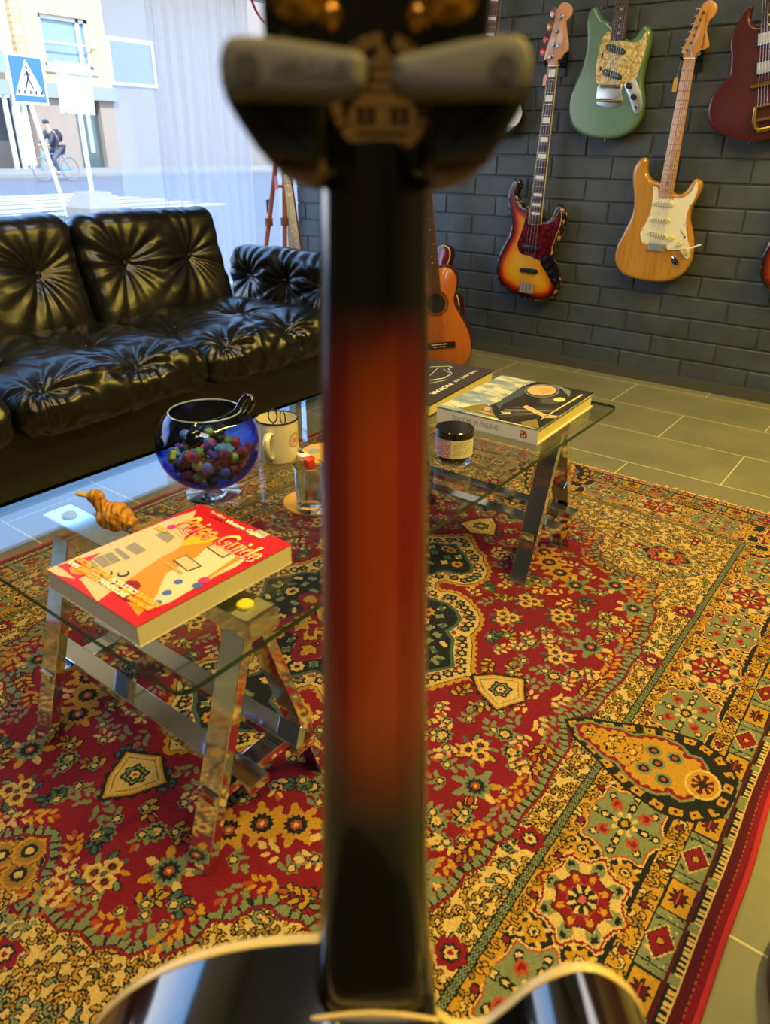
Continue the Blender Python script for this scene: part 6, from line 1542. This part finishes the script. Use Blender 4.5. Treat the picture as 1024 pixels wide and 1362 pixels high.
obj('neck', MB().tube([(-.004, 0, .034), (-.012, 0, .044), (-.016, 0, .052)], [.015, .011, .011], 16), OCH, dk_)
ho = obj('head', MB().ball((-.018, 0, .056), .0125, 18, (1.1, .9, .95)), OCH, dk_)
obj('beak', MB().tube([(-.026, 0, .057), (-.036, 0, .0585), (-.045, 0, .0595), (-.048, 0, .0595)], [.0075, .006, .0055, .003], 14, flat=.6), M('b89a62', .5, var=.2), ho, label='pale beak')
for s_ in (-1, 1): obj('eye', MB().ball((-.022, s_*.0105, .059), .0016, 8), BLACKP, ho)

# ---- dark round foot of a stool at the right edge
fo_ = onz(1030, 1262, .0)
stl = thing('stool', 'dark brown rounded stool foot just inside the right edge on the slate floor', 'stool', (fo_.x+.19, fo_.y-.02, 0))
obj('base', MB().lathe([(0, 0), (.178, 0), (.19, .006), (.196, .02), (.19, .034), (.12, .05), (.03, .06), (0, .06)], 56), M('33231f', .3, coat=.3), stl)
obj('column', MB().lathe([(.03, .055), (.022, .09), (.022, .4), (.035, .43)], 24), M('33231f', .3), stl); obj('seat', MB().lathe([(0, .43), (.16, .43), (.175, .45), (.17, .48), (0, .49)], 40), M('2a1d1a', .5), stl)
# ------------------------------------------------------------------ the near guitar, back towards the camera, on its stand
nut0 = Vector((-.193, .246, .932)); U_ = Vector((-.089, .107, .990))
ff = Fr(nut0, RT, U_); U_ = ff.y
# keep U exactly, x perpendicular to it
nn_ = RT.cross(Vector((-.089, .107, .990)).normalized()).normalized(); yy_ = Vector((-.089, .107, .990)).normalized(); ff = Fr(nut0, yy_.cross(nn_), yy_)
ng = thing('hollow_body_guitar', 'sunburst archtop guitar seen from behind, its neck running up the middle of the picture', 'electric guitar', ff)
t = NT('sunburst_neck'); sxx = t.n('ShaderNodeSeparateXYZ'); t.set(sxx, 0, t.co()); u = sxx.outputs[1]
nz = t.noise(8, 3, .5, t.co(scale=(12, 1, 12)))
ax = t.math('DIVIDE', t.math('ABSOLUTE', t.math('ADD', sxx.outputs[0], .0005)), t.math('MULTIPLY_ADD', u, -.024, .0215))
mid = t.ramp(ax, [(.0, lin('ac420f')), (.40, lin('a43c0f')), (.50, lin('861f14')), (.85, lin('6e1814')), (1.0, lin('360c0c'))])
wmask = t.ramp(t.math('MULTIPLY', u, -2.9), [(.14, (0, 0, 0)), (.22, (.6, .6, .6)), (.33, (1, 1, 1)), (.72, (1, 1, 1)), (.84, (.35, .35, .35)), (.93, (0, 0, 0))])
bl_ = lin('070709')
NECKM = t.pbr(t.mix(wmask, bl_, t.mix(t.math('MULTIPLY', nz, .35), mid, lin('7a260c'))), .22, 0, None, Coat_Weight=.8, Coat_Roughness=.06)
# neck + heel as one loft
secs = []
def wid(u_): return .0219+(.0295-.0219)*(-u_/.33)
K = 22
for u_, apex, sq, base, wk in ((.012, .0005, 1.0, -.0150, 1.02), (.004, .0, 1.0, -.0150, 1), (-.01, .0, 1.0, -.0150, 1), (-.06, .0, 1.0, -.0152, 1), (-.13, .0, 1.0, -.0155, 1), (-.20, .0004, 1.0, -.0155, 1), (-.27, .0010, 1.05, -.0158, 1), (-.315, .0025, 1.1, -.016, 1), (-.345, .007, 1.2, -.0165, 1), (-.368, .0135, 1.35, -.017, 1), (-.386, .0205, 1.55, -.018, 1.01), (-.40, .026, 1.8, -.019, 1.03), (-.414, .0295, 2.1, -.020, 1.05), (-.4215, .0302, 2.3, -.020, 1.07)):
    w_ = wid(max(u_, -.33))*wk+(.0 if u_ > -.33 else (-u_-.33)*.03)
    ring = []
    for i in range(K+1):
        a = PI*i/K; ca, sa = math.cos(a), math.sin(a); e_ = 1/sq
        ring.append((w_*(1 if ca > 0 else -1)*abs(ca)**(e_ if sq > 1 else 1)*1.0, u_, base+(apex-base)*abs(sa)**(e_ if sq > 1 else .85)))
    secs.append(ring)
mb = MB(); vs = [p for r_ in secs for p in r_]; k = K+1
mb.add(vs, [(i*k+j, i*k+j+1, (i+1)*k+j+1, (i+1)*k+j) for i in range(len(secs)-1) for j in range(K)]+[(i*k, (i+1)*k, (i+1)*k+K, i*k+K) for i in range(len(secs)-1)]+[tuple(range(k)), tuple((len(secs)-1)*k+j for j in range(k))])
obj('neck', mb, NECKM, ng, ang=60)
fbm = MB(); fbm.prism([(-.0222, .0), (.0222, 0), (.0300, -.46), (-.0300, -.46)][::-1], -.0212, -.0152, .0004, 1); obj('fingerboard', fbm, M('1d1410', .4), ng)
obj('neck_binding', MB().prism([(-.0229, .0), (-.0219, .0), (-.0297, -.42), (-.0307, -.42)], -.0205, -.0156, .0, 1).prism([(.0219, .0), (.0229, .0), (.0307, -.42), (.0297, -.42)], -.0205, -.0156, .0, 1), M('7d6c4c', .4), ng)
# body
outl = [(-.0338, -.4219), (-.062, -.4243), (-.092, -.4309), (-.121, -.4425), (-.146, -.4583), (-.167, -.479), (-.182, -.5017), (-.190, -.535), (-.183, -.575), (-.166, -.612), (-.158, -.65), (-.168, -.69), (-.193, -.735), (-.203, -.78), (-.190, -.825), (-.150, -.858), (-.08, -.874), (0, -.878), (.08, -.872), (.145, -.852), (.183, -.815), (.192, -.77), (.180, -.72), (.155, -.67), (.147, -.63), (.157, -.58), (.170, -.54), (.1735, -.51), (.1685, -.478), (.153, -.456), (.133, -.4445), (.115, -.4485), (.098, -.461), (.083, -.479), (.070, -.4925), (.056, -.4955), (.0455, -.4905), (.0375, -.478), (.034, -.45), (.033, -.425), (.0, -.4215)]
ol = smooth(outl, 6)
if area2(ol) < 0: ol = ol[::-1]
NF, NB_ = -.0212, .0440
t = NT('sunburst_sides'); sxx = t.n('ShaderNodeSeparateXYZ'); t.set(sxx, 0, t.co())
f = t.ramp(t.math('ABSOLUTE', sxx.outputs[0]), [(.0, (0, 0, 0)), (.12, (0, 0, 0)), (.19, (1, 1, 1))])
SIDES = t.pbr(t.mix(f, lin('0c0b0c'), lin('3a0f0a')), .1, 0, None, Coat_Weight=1.0, Coat_Roughness=.03)
rib = MB().prism(ol, NF, NB_, 0, 1); obj('sides', rib, SIDES, ng, ang=50)
CRB = M('cfb67c', .35, coat=.4)
obj('binding', MB().prism(inset(ol, -.0008), NF-.0006, NF+.0062, .0004, 1), CRB, ng, ang=50, label='cream binding on the far edge'); obj('binding', MB().prism(inset(ol, -.0008), NB_-.0055, NB_+.0006, .0004, 1), CRB, ng, ang=50)
bk_ = solid_body('back', inset(ol, .0025), .004, ng, sunburst('archtop_back', [(0, '0c0a0a'), (.25, '150b09'), (.5, '5a1a0c'), (1, 'a04a14')], None, .12), .002); bk_.location = (0, 0, NB_-.001)
fr_o = solid_body('top', inset(ol, .0025), .004, ng, sunburst('archtop_top', [(0, '0c0a0a'), (.25, '150b09'), (.5, '6a2a0c'), (1, 'c07a24')], None, .12), .002); fr_o.location = (0, 0, NF-.0035)
obj('heel_cap', MB().prism(smooth([(-.029, -.4208), (0, -.4168), (.029, -.4208), (.0305, -.4235), (-.0305, -.4235)], 3), .0296, .0318, .0004, 1), CRB, ng)
# headstock leans back towards the camera
hm = Matrix.Translation((0, .002, -.012)) @ Matrix.Rotation(math.radians(14), 4, 'X')
hs = bpy.data.objects.new('headstock', None)
hol = smooth([(-.0215, 0), (-.026, .006), (-.036, .017), (-.0405, .035), (-.041, .08), (-.0435, .13), (-.046, .165), (-.03, .172), (-.012, .166), (0, .174), (.012, .166), (.03, .172), (.046, .165), (.0435, .13), (.042, .08), (.0415, .035), (.036, .017), (.026, .006), (.0215, 0)], 4)
HB = M('0a0a0c', .12, coat=1.0)
hmb = MB().prism(hol, -.008, .008, .002, 2); hmb.xf(hm); ho = obj('headstock', hmb, HB, ng, ang=40)
def HP(x, y, n=.0): # pixel -> headstock back plane coordinates
    f2_ = Fr(nut0+ff.x*0+ff.y*.002+ff.n*(-.012), ff.x, (ff.y*math.cos(math.radians(14))+ff.n*math.sin(math.radians(14)))); return f2_.px(x, y, .008)
GOLD2 = M('c8923a', .25, 1.0, .1)
for i in range(3):
    for s_ in (-1, 1):
        a, b = s_*.0265, .0615+.042*i
        m_ = MB(); m_.ball((a, b, .012), .0098, 16, (1, 1, .7)); m_.lathe([(.0075, .0165), (.011, .015), (.0115, .008)], 24, (a, b, 0)); m_.ball((a-s_*.0105, b-.0085, .0105), .005, 12, (1, 1, .7)); m_.tube([(a, b, .012), (a+s_*.026, b+.006, .012)], .0024, 8)
        m_.xf(hm); to = obj('tuner', m_, GOLD2, ho)
        kb = MB().ball((a+s_*.031, b+.012, .012), .010, 14, (.7, 1, .6)); kb.xf(hm); obj('peg', kb, GOLD2, to)
# round gold emblem on the back of the headstock
em = MB(); ec = HP(509, 128); EZ = .0083
def ep(pts, z=EZ): em.prism([(ec[0]+a*.001, ec[1]+b*.001) for a, b in pts], z-.0002, z, 0, 1)
for k in range(26):
    q = 2*PI*k/26; wq = .075+.03*((k*7) % 3)
    if k % 13 == 6: continue
    r0, r1 = 16.2, 20.2
    ep([(r_*math.cos(a_), r_*math.sin(a_)) for r_, a_ in ((r0, q-wq), (r0, q+wq), (r1, q+wq*.9), (r1, q-wq*.9))])
ep([(-3.5, 12), (3.5, 12), (0, 17)]); ep([(-6, 9.5), (6, 9.5), (4.5, 11.5), (-4.5, 11.5)]); ep([(-4, 5.5), (4, 5.5), (4, 8.5), (-4, 8.5)]); ep([(-5, 2), (5, 2), (5, 4.5), (-5, 4.5)]); ep([(-12, -3.5), (12, -3.5), (7, 1.2), (-7, 1.2)])
for x0_, x1_, y0_, y1_ in ((-13, -10, -9.5, -4), (-3, 3, -9.5, -4), (10, 13, -9.5, -4), (-13, 13, -12, -9.8), (-8, 8, -15, -13.5)): ep([(x0_, y0_), (x1_, y0_), (x1_, y1_), (x0_, y1_)])
for x0_ in (-8.5, 4.5): ep([(x0_+1.6, -9.5), (x0_+2.3, -9.5), (x0_+2.3, -4), (x0_+1.6, -4)]); ep([(x0_, -7), (x0_+4, -7), (x0_+4, -6.4), (x0_, -6.4)])
em.xf(hm); obj('gold_emblem', em, M('a87c3c', .45, .4, .2), ho, smooth_=False)

# stand: pole, yoke behind, two arms and the grey gate pads that close over the headstock
pole = Vector((-.268, .343, 0))
stn = thing('guitar_stand', 'black yoke-type guitar stand with two grey rubber gate pads over the near headstock', 'guitar stand', (pole.x, pole.y, 0))
Ms = Matrix.Translation(-Vector((pole.x, pole.y, 0))) @ ff.mat()
def spart(nm, mb, m, par=None, **k): mb.xf(Ms); return obj(nm, mb, m, par or stn, **k)
BK = M('101113', .5, bmp=.1)
LIP = M('6a5240', .6)
for s_ in (-1, 1):
    yk = smooth([ff.px(x, y, .026) for x, y in (((300, 98), (293, 114), (302, 138), (326, 176), (350, 206), (388, 212), (424, 212), (424, 160), (420, 100)) if s_ < 0 else ((700, 98), (707, 114), (698, 140), (674, 178), (652, 207), (612, 214), (574, 214), (574, 160), (578, 100)))], 3)
    yo = spart('yoke_arm', MB().prism(yk if area2(yk) > 0 else yk[::-1], -.020, .026, .004, 3), BK)
    lp_ = smooth([ff.px(x, y, .020) for x, y in (((352, 202), (363, 221), (386, 234), (422, 241), (424, 200)) if s_ < 0 else ((653, 204), (640, 223), (616, 236), (576, 243), (574, 202)))], 3)
    spart('foam_lip', MB().prism(lp_ if area2(lp_) > 0 else lp_[::-1], -.012, .020, .003, 2), LIP, yo, label='brown foam lip')
    (a0_, b0_), (a1_, b1_) = (ff.px(293, 93, .034), ff.px(483, 99, .034)) if s_ < 0 else (ff.px(524, 99, .034), ff.px(706, 93, .034))
    bm_ = (b0_+b1_)/2; hh = .0086
    if s_ < 0: pts = [(a0_+.003, b0_+hh*.95), (a0_, b0_), (a0_+.003, b0_-hh*.9), (a0_+.012, b0_-hh), (a1_-.008, b1_-hh*.9), (a1_, b1_-hh*.6), (a1_+.001, b1_), (a1_, b1_+hh*.6), (a1_-.008, b1_+hh*.85), (a0_+.012, b0_+hh*1.1)]
    else: pts = [(a1_-.003, b1_+hh*.95), (a1_, b1_), (a1_-.003, b1_-hh*.9), (a1_-.012, b1_-hh), (a0_+.008, b0_-hh*.85), (a0_, b0_-hh*.6), (a0_-.001, b0_), (a0_, b0_+hh*.5), (a0_+.008, b0_+hh*.75), (a1_-.012, b1_+hh*1.1)]
    pts = smooth(pts, 4); pts = pts if area2(pts) > 0 else pts[::-1]
    GR = M('625d54', .6, bmp=.15)
    po = spart('gate_pad', MB().prism(pts, .026, .040, .004, 3), GR)
    cx = a0_+.010 if s_ < 0 else a1_-.010
    spart('pivot_cap', MB().lathe([(0, .0408), (.0042, .0408), (.0048, .0395)], 20, (cx, bm_, 0)), M('3c372f', .5), po)
    if s_ < 0:
        tx = MB(); text('HERCULES', .01, None, None, a0_+.019, bm_-.003, .0402, into=tx, w=.025, h=.0052, bold=.0002, ext=.0002); spart('embossed_lettering', tx, M('4a4338', .6), po, smooth_=False)
    # post joining pad and arm
    spart('pivot', MB().tube([(cx, bm_, -.02), (cx, bm_, .03)], .0052, 12), BK, po)
spart('yoke_bridge', MB().prism([(-.034, .010), (.034, .010), (.034, .026), (-.034, .026)], -.062, -.034, .005, 3), BK)
obj('pole', MB().tube([(0, 0, .12), (0, 0, .90)], .0125, 18), M('17181a', .3), stn)
cpt = Ms @ Vector((0, .012, -.05)); obj('neck_block', MB().tube([(0, 0, .86), (0, 0, .93), tuple(cpt)], .014, 12), BK, stn)
for a in (0, 1.35, -1.35):
    dr_ = Matrix.Rotation(a, 3, 'Z') @ Vector((.55, -.83, 0))
    lo = obj('leg', MB().tube([(0, 0, .16), tuple(dr_*.05+Vector((0, 0, .15))), tuple(dr_*.20+Vector((0, 0, .02)))], .009, 12), M('17181a', .3), stn)
    obj('rubber_foot', MB().ball(tuple(dr_*.205+Vector((0, 0, .0235))), .0125, 12), BLACKP, lo)
# ------------------------------------------------------------------ camera and light
cam = bpy.data.cameras.new('camera'); co_ = bpy.data.objects.new('camera', cam); COL.objects.link(co_)
cam.sensor_fit = 'VERTICAL'; cam.sensor_height = 36; cam.sensor_width = 27; cam.lens = F/1362*36
cam.clip_start = .02; cam.clip_end = 300
co_.matrix_world = Matrix(((RT.x, UP.x, -FW.x, 0), (RT.y, UP.y, -FW.y, 0), (RT.z, UP.z, -FW.z, H), (0, 0, 0, 1)))
cam.dof.use_dof = True; cam.dof.focus_distance = 1.7; cam.dof.aperture_fstop = 5.6
S = bpy.context.scene; S.camera = co_
S.view_settings.view_transform = 'Standard'; S.view_settings.look = 'None'; S.view_settings.gamma = 1; S.view_settings.exposure = EXPO = 1.0
S.view_settings.use_curve_mapping = False
w = bpy.data.worlds.new('sky'); S.world = w; w.use_nodes = True; wt = w.node_tree; bg = wt.nodes['Background']
tc = wt.nodes.new('ShaderNodeTexCoord'); sp = wt.nodes.new('ShaderNodeSeparateXYZ'); wt.links.new(tc.outputs['Generated'], sp.inputs[0])
rp = wt.nodes.new('ShaderNodeValToRGB'); wt.links.new(sp.outputs['Z'], rp.inputs[0])
els = rp.color_ramp.elements; els[0].position = 0.0; els[0].color = (.84, .87, .92, 1); els[1].position = .34; els[1].color = (.24, .50, 1.0, 1)
wt.links.new(rp.outputs[0], bg.inputs[0]); bg.inputs[1].default_value = 2.8
def light(name, typ, loc, target, energy, col, size=None, size_y=None, spread=None):
    l = bpy.data.lights.new(name, typ); o = bpy.data.objects.new(name, l); COL.objects.link(o); o.location = loc
    o.rotation_euler = (Vector(target)-Vector(loc)).to_track_quat('-Z', 'Y').to_euler(); l.energy = energy; l.color = col
    if typ == 'AREA':
        l.shape = 'RECTANGLE'; l.size = size; l.size_y = size_y
        if spread: l.spread = spread
    return o, l
o, l = light('sun', 'SUN', (10, 0, 20), (10-.75, .45, 19.2), 4.6, (1, .93, .82)); l.angle = .01
# the shop's ceiling tubes, warm yellow
for x, y, ln, e in ((.75, 1.0, 1.4, 38), (.75, 2.5, 1.4, 38), (-.9, .2, 1.2, 12)):
    o, l = light('ceiling_tube', 'AREA', (x, y, 2.56), (x, y, 0), e, (1, .70, .11), .07, ln)
# fill light added over the sofa corner to lift the dim interior
o, l = light('added_fill_panel', 'AREA', (-1.2, 1.6, 2.57), (-1.2, 1.6, 0), 8, (1, .95, .9), .9, .9)
o, l = light('added_fill_panel', 'AREA', (.5, -.75, 2.57), (.3, -.3, 0), 9, (1, .93, .84), .9, .6)  # fill light added behind the camera to brighten the near neck and headstock
o, l = light('window_portal', 'AREA', (WIN_X-.12, 1.05, .93), (0, 1.05, .93), 1, (1, 1, 1), 1.38, 4.3); l.cycles.is_portal = True
cy = S.cycles
cy.max_bounces = 12; cy.transparent_max_bounces = 24; cy.diffuse_bounces = 4; cy.glossy_bounces = 5; cy.transmission_bounces = 8
cy.sample_clamp_indirect = 6; cy.caustics_reflective = False; cy.caustics_refractive = False
cy.use_denoising = True
